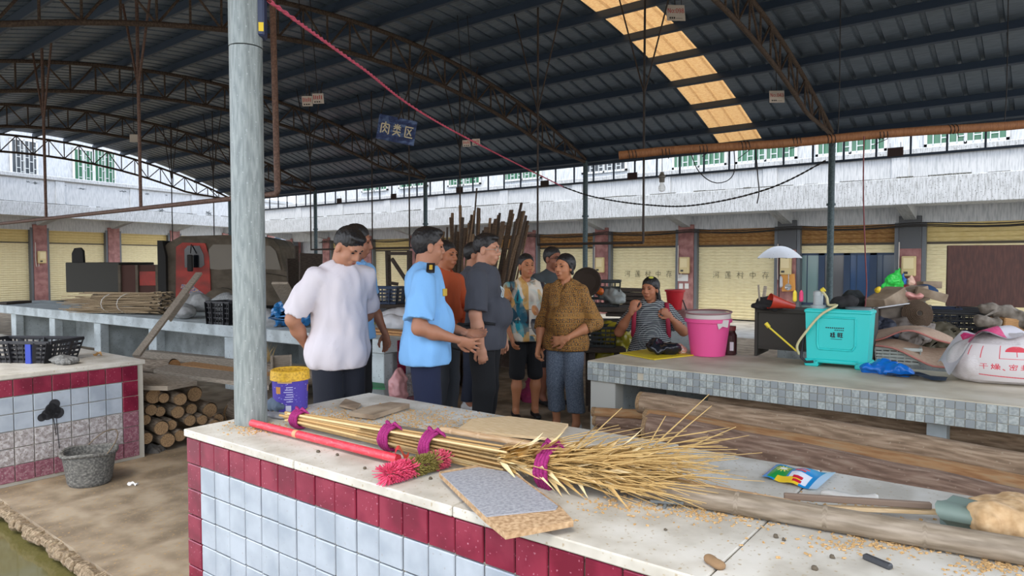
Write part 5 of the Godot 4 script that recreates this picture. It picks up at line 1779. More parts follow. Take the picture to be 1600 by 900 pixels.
	var tp := PackedVector2Array([Vector2(-0.2, 0.05), Vector2(0.2, 0.05), Vector2(0.215, 0.4), Vector2(0.205, 0.42), Vector2(-0.205, 0.42), Vector2(-0.215, 0.4)])
	slab(st, Transform3D.IDENTITY, tp, 0.2)
	bx(st, Vector3(-0.222, 0.39, -0.108), Vector3(0.222, 0.415, 0.108), 0.01)
	part(S, "tank", st, teal)
	st = ns()
	bx(st, Vector3(-0.215, 0.0, -0.11), Vector3(-0.12, 0.055, 0.112), 0.008)
	bx(st, Vector3(0.12, 0.0, -0.11), Vector3(0.215, 0.055, 0.112), 0.008)
	bx(st, Vector3(-0.15, 0.03, -0.11), Vector3(0.15, 0.06, 0.112), 0.008)
	part(S, "foot_skirt", st, teal)
	st = ns()
	for e in [[-0.12, 0.13, 0.1, 0.13], [0.1, 0.13, 0.12, 0.16], [0.12, 0.16, 0.12, 0.36], [-0.12, 0.13, -0.13, 0.16], [-0.13, 0.16, -0.13, 0.36], [-0.13, 0.36, 0.12, 0.36]]:
		tube(st, [Vector3(e[0], e[1], 0.1), Vector3(e[2], e[3], 0.1)], 0.008, 8)
	part(S, "moulded_rib", st, teal)
	var ink := pm("print_black", rgb(28, 36, 40), 0.6)
	st = ns()
	var gi := 0
	for gname in ["ting", "wang"]:
		for sk in GLYPHS[gname]:
			for j in range(0, sk.size() - 2, 2):
				bar(st, Vector3(-0.045 + gi * 0.05 + sk[j] * 0.0036, 0.255 - sk[j + 1] * 0.0036, 0.102), Vector3(-0.045 + gi * 0.05 + sk[j + 2] * 0.0036, 0.255 - sk[j + 3] * 0.0036, 0.102), 0.002, 0.006)
		gi += 1
	for k in 9:
		bx(st, Vector3(-0.075 + k * 0.014, 0.283, 0.1), Vector3(-0.075 + k * 0.014 + 0.009, 0.291, 0.102))
	for k in 5:
		bx(st, Vector3(-0.015 + k * 0.013, 0.268, 0.1), Vector3(-0.015 + k * 0.013 + 0.008, 0.275, 0.102))
	bx(st, Vector3(-0.04, 0.205, 0.1), Vector3(0.035, 0.208, 0.102))
	part(S, "printed_name", st, ink)
	st = ns()
	lathe(st, Transform3D(Basis.IDENTITY, Vector3(-0.15, 0.42, 0)), [Vector2(0.05, 0.0), Vector2(0.052, 0.02), Vector2(0.034, 0.024), Vector2(0.034, 0.09), Vector2(0.036, 0.094), Vector2(0.034, 0.12), Vector2(0.02, 0.128), Vector2(0.0, 0.128)], 22)
	part(S, "pump_cap", st, tm("cap_grey", "fine", rgb(150, 154, 154), rgb(172, 176, 176), rgb(186, 190, 190), 3.0, 0.5))
	st = ns()
	lathe(st, Transform3D(Basis.IDENTITY, Vector3(0.12, 0.415, 0)), [Vector2(0.085, 0.0), Vector2(0.085, 0.02), Vector2(0.0, 0.026)], 24)
	part(S, "filler_lid", st, pm("lid_grey", rgb(92, 104, 106), 0.5))
	st = ns()
	var hose := []
	var hc := Curve3D.new()
	for q in [[-0.115, 0.54, 0.02], [-0.08, 0.5, 0.05], [-0.06, 0.45, 0.09], [0.0, 0.45, 0.12], [-0.1, 0.38, 0.135], [-0.2, 0.25, 0.14], [-0.26, 0.15, 0.13], [-0.255, 0.08, 0.1]]:
		hc.add_point(Vector3(q[0], q[1], q[2]))
	for k in 40:
		hose.append(hc.sample_baked(hc.get_baked_length() * k / 39.0, true))
	tube(st, hose, 0.009, 8)
	part(S, "hose", st, pm("hose_cream", rgb(206, 196, 150), 0.45))
	st = ns()
	lathe(st, Transform3D(Basis(Vector3.BACK, -0.9), Vector3(-0.125, 0.545, 0.01)), [Vector2(0.0, 0.0), Vector2(0.018, 0.0), Vector2(0.018, 0.025), Vector2(0.0, 0.028)], 12)
	part(S, "hose_nut", st, pm("nut_yellow", rgb(220, 196, 50), 0.5))
	st = ns()
	tube(st, [Vector3(-0.27, 0.1, 0.1), Vector3(-0.46, 0.27, 0.14)], 0.007, 8)
	tube(st, [Vector3(-0.46, 0.27, 0.14), Vector3(-0.485, 0.3, 0.14)], 0.015, 8)
	part(S, "spray_lance", st, pm("nut_yellow", Color.BLACK))
	st = ns()
	tube(st, [Vector3(-0.235, 0.2, 0.05), Vector3(-0.24, 0.06, 0.1), Vector3(-0.2, 0.03, 0.12), Vector3(-0.15, 0.035, 0.115)], 0.01, 8)
	part(S, "lever", st, black)
	st = ns()
	blob(st, [ell(Vector3(0.0, 0.46, -0.02), Vector3(0.07, 0.045, 0.06)), ell(Vector3(0.06, 0.47, -0.06), Vector3(0.06, 0.05, 0.06))], 0.01, 0.03, 0.02, 9.0)
	part(S, "shoulder_straps", st, pm("cloth_black", Color.BLACK))
	# woven bag of tan plastic cloth, folded, over a white basket; blue bag; dark sheet
	var q0 := gy(1385, 565, ty)
	crate("white_basket", "small white slotted plastic basket under the folded tan sack", Transform3D(Basis(Vector3.UP, deg_to_rad(10)), gy(1392, 568, ty) + Vector3(0.02, 0, -0.12)), Vector3(0.3, 0.11, 0.22), pm("plastic_white", rgb(196, 198, 190), 0.5))
	var tan_m := tm("sack_tan", "streak", rgb(158, 128, 104), rgb(186, 156, 132), rgb(202, 178, 156), 2.5, 0.75)
	var fl := thing("folded_sack", "folded tan woven sack with a pink edge draped over the white basket", "sack")
	var c0 := gy(1360, 545, ty + 0.12)
	var ux := Vector3(1, 0, 0)
	st = ns()
	var top_f := func(u: float, v: float) -> Vector3:
		var x := lerpf(-0.02, 0.52, u)
		var y: float = 0.2 + 0.07 * sin(u * 2.6) - 0.05 * pow(u, 3.0) + 0.018 * sin(u * 9.0 + v * 4.0) * v
		return Vector3(q0.x - 0.13 + x + 0.06 * v, ty + y - 0.03 * v, q0.z - 0.3 + v * 0.33)
	sheet(st, 18, 12, top_f)
	part(fl, "upper_layer", st, tan_m)
	st = ns()
	var low_f := func(u: float, v: float) -> Vector3:
		var x := lerpf(0.0, 0.56, u)
		var y: float = 0.15 - 0.02 * u + 0.02 * sin(u * 7.0) - v * v * (0.02 + 0.13 * u)
		return Vector3(q0.x - 0.1 + x + 0.05 * v, ty + maxf(y, 0.008), q0.z - 0.12 + v * 0.26)
	sheet(st, 18, 12, low_f)
	part(fl, "lower_layer", st, tan_m)
	st = ns()
	var edge := []
	for k in 19:
		edge.append(top_f.call(k / 18.0, 1.0) + Vector3(0, 0.002, 0.002))
	tube(st, edge, 0.012, 6, true, 0.6)
	var hemm := pm("hem_pink", rgb(196, 122, 110), 0.7)
	part(fl, "pink_hem", st, hemm)
	st = ns()
	edge = []
	for k in 19:
		edge.append(low_f.call(k / 18.0, 1.0) + Vector3(0, 0.003, 0.002))
	tube(st, edge, 0.012, 6, true, 0.6)
	part(fl, "pink_hem", st, hemm)
	st = ns()
	var fold := []
	for k in 9:
		fold.append(top_f.call(0.0, k / 8.0))
	tube(st, fold, 0.013, 6)
	part(fl, "pink_hem", st, hemm)
	var blue := pm("bag_blue", rgb(22, 104, 190), 0.25)
	p = gy(1376, 584, ty)
	heap("blue_bag", "glossy blue plastic bag at the stall edge beside the sprayer", "bag", [ell(p + Vector3(-0.02, 0.03, -0.02), Vector3(0.11, 0.035, 0.06)), ell(p + Vector3(0.1, 0.03, 0.02), Vector3(0.1, 0.04, 0.05)), ell(p + Vector3(0.04, 0.04, -0.06), Vector3(0.1, 0.045, 0.05))], blue, 0.009, 0.035, 0.03)
	p = gy(1440, 592, ty)
	st = ns()
	sheet(st, 14, 8, func(u: float, v: float) -> Vector3: return Vector3(p.x - 0.2 + u * 0.34, ty + 0.008 + 0.025 * absf(sin(u * 4.0 + v * 3.0)) * (1.0 - absf(u - 0.5)), p.z - 0.12 + v * 0.16 + 0.05 * u))
	single("dark_sheet", st, pm("sheet_navy", rgb(44, 56, 72), 0.5), "dark slate plastic sheet lying between the blue bag and the rice sack", "sheet")
	# white rice sack with red print, a second bag folded over its mouth
	var rs := gy(1555, 600, ty)
	var R := thing("rice_sack", "full white woven sack printed in red with a storage notice on the stall edge", "sack")
	var rc := rs + Vector3(0.04, 0.155, -0.12)
	var bz := Basis(Vector3.UP, deg_to_rad(20))
	st = ns()
	blob(st, [ell(rc + Vector3(0, -0.01, 0), Vector3(0.3, 0.17, 0.19), bz), ell(rc + bz * Vector3(-0.13, -0.04, 0), Vector3(0.18, 0.13, 0.17), bz), ell(rc + bz * Vector3(0.14, -0.03, 0.0), Vector3(0.19, 0.15, 0.17), bz)], 0.015, 0.06, 0.012, 8.0, [[Vector3.DOWN, -ty - 0.001]])
	part(R, "bag", st, tm("sack_white", "streak", rgb(186, 176, 172), rgb(208, 200, 198), rgb(220, 214, 212), 5.0, 0.6))
	# print carried on a patch hugging the belly
	var pmat := print_mat("sack_print", 512, 300, rgb(210, 203, 200), func(im: Image) -> void:
		var red := rgb(206, 62, 74)
		for y in range(0, 300, 3):
			im.fill_rect(Rect2i(0, y, 512, 1), rgb(198, 190, 188))
		stroke(im, Vector2(470, 10), Vector2(470, 270), 10, red)
		stroke(im, Vector2(60, 240), Vector2(470, 270), 8, red)
		stroke(im, Vector2(40, 20), Vector2(40, 110), 5, red)
		stroke(im, Vector2(110, 20), Vector2(110, 110), 5, red)
		for e in [[200, 110, 360, 110], [200, 10, 200, 110], [360, 10, 360, 110]]:
			stroke(im, Vector2(e[0], e[1]), Vector2(e[2], e[3]), 4, red)
		for k in 24:
			var a := PI * k / 23.0
			stroke(im, Vector2(280, 55), Vector2(280 - cos(a) * 52, 55 - sin(a) * 42), 5, red)
		stroke(im, Vector2(280, 50), Vector2(280, 92), 4, red)
		var x := 26
		for gname in ["lian", "dun", "gan", "zao", "dun", "mi", "feng", "zhu", "cun2"]:
			if gname == "dun":
				stroke(im, Vector2(x, 190), Vector2(x + 8, 198), 5, red)
				x += 24
			else:
				glyph(im, gname, Vector2(x, 150), 44, 4, red)
				x += 56)
	st = ns()
	sheet(st, 16, 10, func(u: float, v: float) -> Vector3:
		var a: float = deg_to_rad(lerpf(212.0, 318.0, u))
		var e: float = lerpf(0.62, -0.66, v)
		var l := Vector3(cos(a) * 0.318 * cos(e * 0.9), sin(e) * 0.19 - 0.012, -sin(a) * 0.212 * cos(e * 0.9))
		return rc + bz * l)
	var pp := part(R, "printed_panel", st, pmat)
	var loose := thing("loose_bag", "white and magenta plastic bag flung over the mouth of the rice sack", "bag")
	st = ns()
	var lf := func(u: float, v: float) -> Vector3:
		var x := lerpf(-0.34, 0.24, u)
		var drop: float = clampf(-x - 0.2, 0.0, 1.0)
		return rc + bz * Vector3(x, 0.165 - x * x * 0.5 - drop * 1.3 + 0.03 * sin(u * 11.0 + v * 5.0), -0.16 + v * 0.32 + 0.03 * sin(u * 6.0))
	sheet(st, 22, 14, lf)
	part(loose, "film", st, tm("film_white", "blotch", rgb(178, 170, 176), rgb(204, 198, 202), rgb(218, 212, 214), 3.0, 0.4))
	st = ns()
	sheet(st, 10, 12, func(u: float, v: float) -> Vector3: return lf.call(0.2 + u * 0.32, 0.1 + v * 0.88) + Vector3(0, 0.004, 0.002))
	part(loose, "magenta_print", st, tm("film_magenta", "speck", rgb(206, 44, 104), rgb(212, 54, 112), rgb(222, 110, 150), 1.0, 0.4))
	# black tray, scrap board and brown cloth behind the sacks
	var tr := gy(1560, 545, ty)
	crate("black_tray", "shallow black plastic tray behind the rice sack", Transform3D(Basis(Vector3.UP, 0.12), tr + Vector3(0.1, 0.02, -0.25)), Vector3(0.6, 0.1, 0.35), black)
	# --- the next stall behind, with a heap of scrap
	var E := thing("scrap_stall", "dark low stall heaped with cardboard and cloth behind the sprayer", "stall", Vector3(0.2, 0, -7.9))
	st = ns()
	bx(st, Vector3(-2.9, 0.68, -0.9), Vector3(6, 0.78, 0.3), 0.006)
	part(E, "slab", st, tm("slab_worn", "blotch", Color.BLACK, Color.BLACK, Color.BLACK))
	st = ns()
	bx(st, Vector3(-2.8, 0, -0.8), Vector3(6, 0.68, -0.1))
	part(E, "base", st, tm("slab_concrete", "blotch", Color.BLACK, Color.BLACK, Color.BLACK))
	var card := tm("cardboard", "blotch", rgb(122, 104, 84), rgb(148, 128, 106), rgb(166, 148, 126), 1.4, 0.9)
	var dcard := tm("cardboard_dark", "blotch", rgb(62, 54, 46), rgb(84, 74, 64), rgb(104, 94, 82), 1.4, 0.9)
	for e in [[1385, 470, 6.6, 0.34, 0.16, 0.2, 0.5, card, "crushed cardboard box at the left of the scrap heap"], [1400, 488, 6.5, 0.5, 0.12, 0.3, 0.1, dcard, "long dark cardboard box across the scrap heap"], [1420, 462, 6.8, 0.3, 0.14, 0.2, 0.3, card, "torn cardboard box under the white bag"], [1454, 460, 6.6, 0.26, 0.08, 0.16, -0.4, card, "grey brown carton tilted at the end of the scrap heap"], [1452, 445, 7.3, 0.2, 0.07, 0.12, 0.0, card, "small brown carton on top of the blue cloth"]]:
		st = ns()
		box(st, Transform3D(Basis(Vector3.UP, deg_to_rad(YAW) + e[6]) * Basis(Vector3.BACK, e[6] * 0.7), gd(e[0], e[1], e[2])), Vector3(e[3], e[4], e[5]), 0.004)
		single("cardboard_box", st, e[7], e[8], "box")
	plank("white_lath", "thin white lath lying across the scrap heap", gd(1364, 482, 6.3), gd(1420, 474, 6.3), 0.03, 0.008, pm("label_white", Color.BLACK))
	var wb := gd(1395, 458, 6.7)
	heap("white_bag", "bright white plastic bag on top of the scrap heap", "bag", [ell(wb, Vector3(0.13, 0.045, 0.1), Basis(Vector3.UP, 0.5)), ell(wb + Vector3(0.1, -0.02, -0.06), Vector3(0.09, 0.035, 0.08))], pm("bag_white", rgb(222, 224, 230), 0.4), 0.012, 0.03)
	wb = gd(1430, 463, 6.6)
	heap("pink_bag", "pale pink plastic bag beside the white bag on the heap", "bag", [ell(wb, Vector3(0.07, 0.03, 0.06)), ell(wb + Vector3(-0.05, 0.01, 0.03), Vector3(0.05, 0.025, 0.05))], pm("bag_pink", rgb(214, 150, 140), 0.4), 0.01, 0.025)
	wb = gd(1371, 453, 6.6)
	heap("yellow_bag", "small yellow plastic bag on the left of the scrap heap", "bag", [ell(wb, Vector3(0.035, 0.03, 0.04))], pm("label_yellow", Color.BLACK), 0.008, 0.02)
	wb = gd(1440, 455, 7.2)
	heap("blue_cloth", "dark blue cloth draped at the end of the scrap heap", "cloth", [ell(wb, Vector3(0.16, 0.07, 0.1), Basis(Vector3.UP, 0.6)), ell(wb + Vector3(-0.08, -0.06, 0.0), Vector3(0.1, 0.09, 0.1))], pm("cloth_blue", rgb(22, 56, 92), 0.8), 0.014, 0.02)
	wb = gd(1332, 470, 6.9)
	heap("crumpled_cloth", "dark crumpled cloth cap on top of the sprayer side of the heap", "cloth", [ell(wb, Vector3(0.14, 0.08, 0.1)), ell(wb + Vector3(0.02, -0.1, 0), Vector3(0.16, 0.07, 0.12)), cap(wb, Vector3(wb.x, 0.83, wb.z), 0.1, 0.14)], pm("cloth_dark_green", rgb(38, 42, 42), 0.9), 0.012, 0.03)
	wb = gd(1405, 515, 6.3)
	for e in [[1395, 512, 0.2, rgb(86, 76, 68), "crumpled brown film under the scrap heap"], [1430, 512, 0.13, rgb(132, 122, 114), "crumpled pale film under the scrap heap"], [1372, 512, 0.16, rgb(40, 44, 56), "dark bundled rags under the scrap heap"], [1465, 520, 0.2, rgb(84, 76, 58), "brown rags and straw beside the woven basket"]]:
		wb = gd(e[0], e[1], 6.35)
		heap("rag_bundle", e[4], "rags", [ell(wb, Vector3(e[2], 0.1, 0.12)), ell(wb + Vector3(0.06, -0.05, 0.04), Vector3(e[2] * 0.7, 0.09, 0.1)), ell(wb + Vector3(-0.05, -0.12, 0.0), Vector3(e[2], 0.1, 0.14))], pm(e[4], e[3], 0.7), 0.015, 0.05)
	# woven basket lid on edge
	var wv := thing("woven_basket", "round brown woven basket tilted on its side by the scrap heap", "basket")
	wv.transform = Transform3D(Basis(Vector3.UP, deg_to_rad(YAW - 12)) * Basis(Vector3.RIGHT, PI / 2 - 0.25), gd(1432, 492, 6.3))
	for k in 9:
		st = ns()
		var rr := 0.125 - 0.012 * k
		var cp := []
		for j in 25:
			cp.append(Vector3(cos(TAU * j / 24) * rr, 0.02 + 0.008 * k, sin(TAU * j / 24) * rr))
		tube(st, cp, 0.008, 6, false)
		part(wv, "coil", st, tm("basket_weave", "fine", rgb(58, 44, 32), rgb(82, 64, 48), rgb(102, 82, 62), 8.0, 0.9))
	# crates and the big brown panel at the right
	for e in [[1458, 470, 7.2, "navy slotted crate behind the woven basket", rgb(30, 44, 70)], [1500, 500, 6.6, "black slotted crate below the brown panel, nearer the rags", rgb(30, 30, 32)], [1540, 492, 7.0, "black slotted crate below the brown panel, behind the splintered timber", rgb(34, 33, 34)]]:
		var cc := gd(e[0], e[1], e[2])
		cc.y = 0.785
		crate("slotted_crate", e[3], Transform3D(Basis(Vector3.UP, 0.15), cc), Vector3(0.48, 0.26, 0.34), pm(e[3], e[4], 0.5))
	st = ns()
	var pa := gd(1478, 440, 7.6)
	bx(st, Vector3(0, 1.0, 0), Vector3(1.6, 1.66, 0.05), 0.004)
	single("plywood_screen", st, tm("panel_brown", "grain", rgb(64, 34, 26), rgb(78, 42, 32), rgb(92, 54, 42), 1.0, 0.6), "large dark brown wooden panel standing on crates at the stall end", "panel", "", Transform3D(Basis(Vector3.UP, deg_to_rad(YAW - 22)), Vector3(pa.x, 0.04, pa.z)))
	var tb2 := gd(1560, 500, 6.2)
	heap("brown_cloth", "mud-stained brown cloth slung over the splintered timber block", "cloth", [cap(gd(1540, 482, 6.2), gd(1575, 490, 6.2), 0.05, 0.06), cap(gd(1575, 490, 6.2), gd(1605, 505, 6.1), 0.06, 0.07), cap(gd(1528, 500, 6.1), gd(1556, 503, 6.1), 0.05, 0.04)], tm("cloth_mud", "blotch", rgb(92, 82, 70), rgb(120, 110, 98), rgb(142, 132, 120), 3.0, 0.9), 0.014, 0.03)
	st = ns()
	box(st, Transform3D(Basis(Vector3.UP, deg_to_rad(YAW)) * Basis(Vector3.BACK, -0.12), gd(1582, 512, 6.2)), Vector3(0.3, 0.16, 0.2), 0.01)
	single("timber_block", st, tm("fresh_wood", "streak", Color.BLACK, Color.BLACK, Color.BLACK), "splintered tan timber block under the mud-stained cloth", "timber")
	# --- behind the stall on the left: crates, yellow bag, winnowing basket, lumber
	for e in [[945, 478, 7.8, "dark green slotted crate under the grey plastic bag", Vector3(0.34, 0.28, 0.3)], [940, 540, 7.2, "dark slotted crate below the yellow bag", Vector3(0.3, 0.2, 0.3)]]:
		var cc := gd(e[0], e[1], e[2])
		crate("slotted_crate", e[3], Transform3D(Basis(Vector3.UP, 0.5), cc), e[4], pm("crate_green_black", rgb(34, 42, 42), 0.5))
	stand_under("bench", "rough bench under the dark green crate behind the leopard-blouse woman", gd(950, 478, 7.8) , Vector3(0.9, 0, 0.5))
	stand_under("bench", "low rough bench under the dark crate by the yellow bag", gd(942, 540, 7.2), Vector3(0.42, 0, 0.4))
	wb = gd(958, 522, 7.4)
	heap("yellow_sack", "shiny olive yellow plastic sack behind the mosaic stall", "sack", [ell(wb, Vector3(0.2, 0.13, 0.14)), ell(wb + Vector3(0.1, -0.06, 0.05), Vector3(0.14, 0.12, 0.12)), ell(wb + Vector3(-0.1, 0.02, 0.0), Vector3(0.14, 0.11, 0.12)), ell(wb + Vector3(0, -0.26, 0), Vector3(0.24, 0.2, 0.2))], pm("sack_yellow", rgb(164, 152, 40), 0.3), 0.018, 0.03)
	wb = gd(955, 460, 7.7)
	heap("grey_bag", "grey translucent plastic bag on the dark green crate", "bag", [ell(wb, Vector3(0.16, 0.08, 0.12)), ell(wb + Vector3(0.1, -0.05, 0.05), Vector3(0.1, 0.06, 0.08))], pm("bag_grey", rgb(142, 146, 142), 0.35), 0.014, 0.025)
	wb = gd(935, 455, 7.6)
	heap("orange_vegetables", "small heap of red and orange peppers beside the grey bag", "vegetables", [ell(wb, Vector3(0.07, 0.03, 0.05))], tm("pepper_mix", "cell", rgb(196, 50, 28), rgb(220, 120, 40), rgb(150, 160, 50), 9.0, 0.5), 0.01, 0.03)
	var wn := thing("winnowing_basket", "dark round woven basket propped up behind the leopard-blouse woman", "basket")
	wn.transform = Transform3D(Basis(Vector3.UP, deg_to_rad(YAW - 20)) * Basis(Vector3.RIGHT, PI / 2 - 0.2) , gd(918, 442, 7.4))
	st = ns()
	lathe(st, Transform3D.IDENTITY, [Vector2(0.0, 0.0), Vector2(0.1, 0.006), Vector2(0.15, 0.035), Vector2(0.155, 0.05), Vector2(0.145, 0.05), Vector2(0.095, 0.02), Vector2(0.0, 0.014)], 26)
	part(wn, "dish", st, tm("basket_dark", "fine", rgb(34, 26, 20), rgb(52, 40, 30), rgb(84, 66, 46), 8.0, 0.9))
	st = ns()
	var rp := []
	for j in 27:
		rp.append(Vector3(cos(TAU * j / 26) * 0.152, 0.05, sin(TAU * j / 26) * 0.152))
	tube(st, rp, 0.01, 6, false)
	part(wn, "hoop", st, tm("basket_dark", "fine", Color.BLACK, Color.BLACK, Color.BLACK))
	for i in 14:
		var py := 452.0 + (i % 7) * 6.5
		var l := gd(940 + 8 * (i % 5) + 6 * (i / 7), py, 9.2 + 0.3 * (i / 7))
		var r := gd(1016 + 10 * sin(i * 2.1), py + 2.0, 9.0 + 0.3 * (i / 7))
		plank("stacked_lumber", "dark sawn board in the lumber stack behind the seated woman", l, r, 0.14, 0.045, dkw, "board", "stacked lumber behind the seated woman")
	stand_under("bench", "trestle carrying the stack of dark lumber", gd(980, 500, 9.2), Vector3(1.0, 0, 0.6))
	# stool ledge with red bucket and notices on the pillar
	var led := thing("pink_ledge", "pink grey concrete ledge carrying the red bucket by the shutters", "ledge", Vector3.ZERO)
	var lp := gd(1052, 484, 10.5)
	st = ns()
	bx(st, Vector3(-0.1, lp.y - 0.16, -0.3), Vector3(0.75, lp.y, 0.2), 0.01)
	led.transform = Transform3D(Basis(Vector3.UP, deg_to_rad(20)), Vector3(lp.x, 0, lp.z))
	part(led, "ledge_top", st, tm("pillar_pink", "blotch", Color.BLACK, Color.BLACK, Color.BLACK))
	st = ns()
	bx(st, Vector3(-0.05, 0, -0.25), Vector3(0.7, lp.y - 0.16, 0.15))
	part(led, "ledge_base", st, tm("slab_concrete", "blotch", Color.BLACK, Color.BLACK, Color.BLACK))
	var rb := pail("red_bucket", "tall red plastic bucket on the ledge by the shutters", lp + Vector3(0, 0.0, -0.05), 0.1, 0.14, 0.3, pm("plastic_red", rgb(190, 26, 38), 0.4))
	st = ns()
	tube(st, [Vector3(0.13, 0.15, 0), Vector3(0.17, 0.05, 0), Vector3(0.19, 0.0, 0)], 0.01, 6)
	part(rb, "handle", st, black)
	for e in [[1067, 434, 0.3, 0.18, "larger white notice pasted on the pink pillar"], [1064, 447, 0.11, 0.14, "left small white notice on the pink pillar"], [1073, 447, 0.11, 0.14, "right small white notice on the pink pillar"]]:
		st = ns()
		bx(st, Vector3(-e[2] / 2, -e[3] / 2, 0), Vector3(e[2] / 2, e[3] / 2, 0.004))
		single("notice", st, pm("notice_white", rgb(212, 212, 208), 0.7), e[4], "notice", "", Transform3D(Basis.IDENTITY, gz(e[0], e[1], -17.33)))
	# things hung by the sliding doors: board, ladle, bags, umbrella
	var hz := -17.3
	st = ns()
	bx(st, Vector3(-0.16, -0.22, 0), Vector3(0.16, 0.2, 0.03), 0.01)
	single("cutting_board", st, pm("board_orange", rgb(206, 146, 72), 0.6), "orange wooden cutting board hung on the pillar below the meter box", "cutting board", "", Transform3D(Basis(Vector3.BACK, 0.06), gz(1232, 441, hz)))
	var lad := thing("ladle", "steel ladle hung in front of the cutting board", "ladle", gz(1232, 440, hz + 0.08))
	st = ns()
	tube(st, [Vector3(0.0, 0.18, 0), Vector3(0, -0.1, 0)], 0.012, 8)
	part(lad, "handle", st, pm("steel_bright", rgb(176, 176, 176), 0.25, 0.9))
	st = ns()
	lathe(st, Transform3D(Basis(Vector3.RIGHT, PI / 2), Vector3(0, -0.13, 0)), [Vector2(0.0, -0.02), Vector2(0.05, -0.012), Vector2(0.08, 0.02), Vector2(0.075, 0.02), Vector2(0.0, -0.005)], 18)
	part(lad, "bowl", st, pm("steel_bright", Color.BLACK))
	for e in [[1242, 462, rgb(220, 200, 60), "small yellow bottle hung low on the pillar"], [1220, 440, rgb(176, 176, 180), "bunch of steel utensils hung beside the cutting board"], [1252, 462, rgb(206, 60, 110), "pink bottle standing behind the sprayer cap"]]:
		var hb := gz(e[0], e[1], hz + 0.08)
		heap("hung_bottle", e[3], "utensil", [cap(hb + Vector3(0, -0.1, 0), hb + Vector3(0, 0.06, 0), 0.05, 0.045), cap(hb + Vector3(0, 0.06, 0), hb + Vector3(0, 0.12, 0), 0.02, 0.02)], pm(e[3], e[2], 0.5), 0.016, 0.0)
	for e in [[1411, 437, rgb(40, 110, 190), "small blue plastic bag hung on the pillar"], [1424, 437, rgb(216, 176, 160), "small pale pink plastic bag hung on the pillar"]]:
		var hb := gz(e[0], e[1], hz + 0.08)
		heap("hung_bag", e[3], "bag", [ell(hb + Vector3(0, -0.04, 0), Vector3(0.08, 0.08, 0.06)), cap(hb + Vector3(0, 0.02, 0), hb + Vector3(0, 0.14, 0), 0.04, 0.012)], pm(e[3], e[2], 0.4), 0.016, 0.03)
	st = ns()
	bx(st, Vector3(-0.16, -0.1, 0), Vector3(0.16, 0.08, 0.004))
	single("poster", st, print_mat("poster", 64, 32, rgb(216, 220, 228), func(im: Image) -> void:
		im.fill_rect(Rect2i(0, 0, 64, 7), rgb(200, 40, 60))
		im.fill_rect(Rect2i(6, 12, 12, 12), rgb(70, 120, 190))
		im.fill_rect(Rect2i(26, 12, 12, 12), rgb(120, 150, 200))
		im.fill_rect(Rect2i(46, 12, 12, 12), rgb(60, 160, 200))), "white poster with red header on the pillar under the hung bags", "poster", "", Transform3D(Basis.IDENTITY, gz(1420, 452, hz - 0.02)))
	wb = gz(1393, 440, hz + 0.25)
	heap("green_bag", "bright green plastic bag hanging against the sliding doors", "bag", [cap(wb + Vector3(0.14, 0.3, 0), wb + Vector3(0.05, 0.0, 0), 0.02, 0.16), cap(wb + Vector3(0.05, 0, 0), wb + Vector3(-0.1, -0.22, 0), 0.16, 0.12), cap(wb + Vector3(0.08, -0.05, 0), wb + Vector3(0.1, -0.24, 0), 0.14, 0.12)], pm("bag_green", rgb(30, 176, 62), 0.4), 0.025, 0.05)
	var um := thing("umbrella", "open pale grey umbrella in front of the shop pillar", "umbrella", gd(1218, 398, 13.6))
	st = ns()
	var uf := func(u: float, v: float) -> Vector3:
		var a := u * TAU
		var rr: float = v * 0.42 * (1.0 - 0.035 * (1.0 - absf(cos(a * 4.0))) * v)
		return Vector3(cos(a) * rr, 0.17 - 0.24 * v * v + 0.01 * absf(sin(a * 4.0)) * v, sin(a) * rr)
	sheet(st, 48, 8, uf)
	part(um, "canopy", st, pm("umbrella_grey", rgb(196, 196, 196), 0.6))
	for k in 8:
		st = ns()
		var rib := []
		for j in 7:
			rib.append(uf.call(k / 8.0, j / 6.0) + Vector3(0, -0.006, 0))
		tube(st, rib, 0.005, 5)
		part(um, "rib", st, pm("wire_black", Color.BLACK))
	st = ns()
	tube(st, [Vector3(0, 0.2, 0), Vector3(0, -1.64, 0)], 0.012, 6)
	part(um, "shaft", st, pm("wire_black", Color.BLACK))
	build_logs()
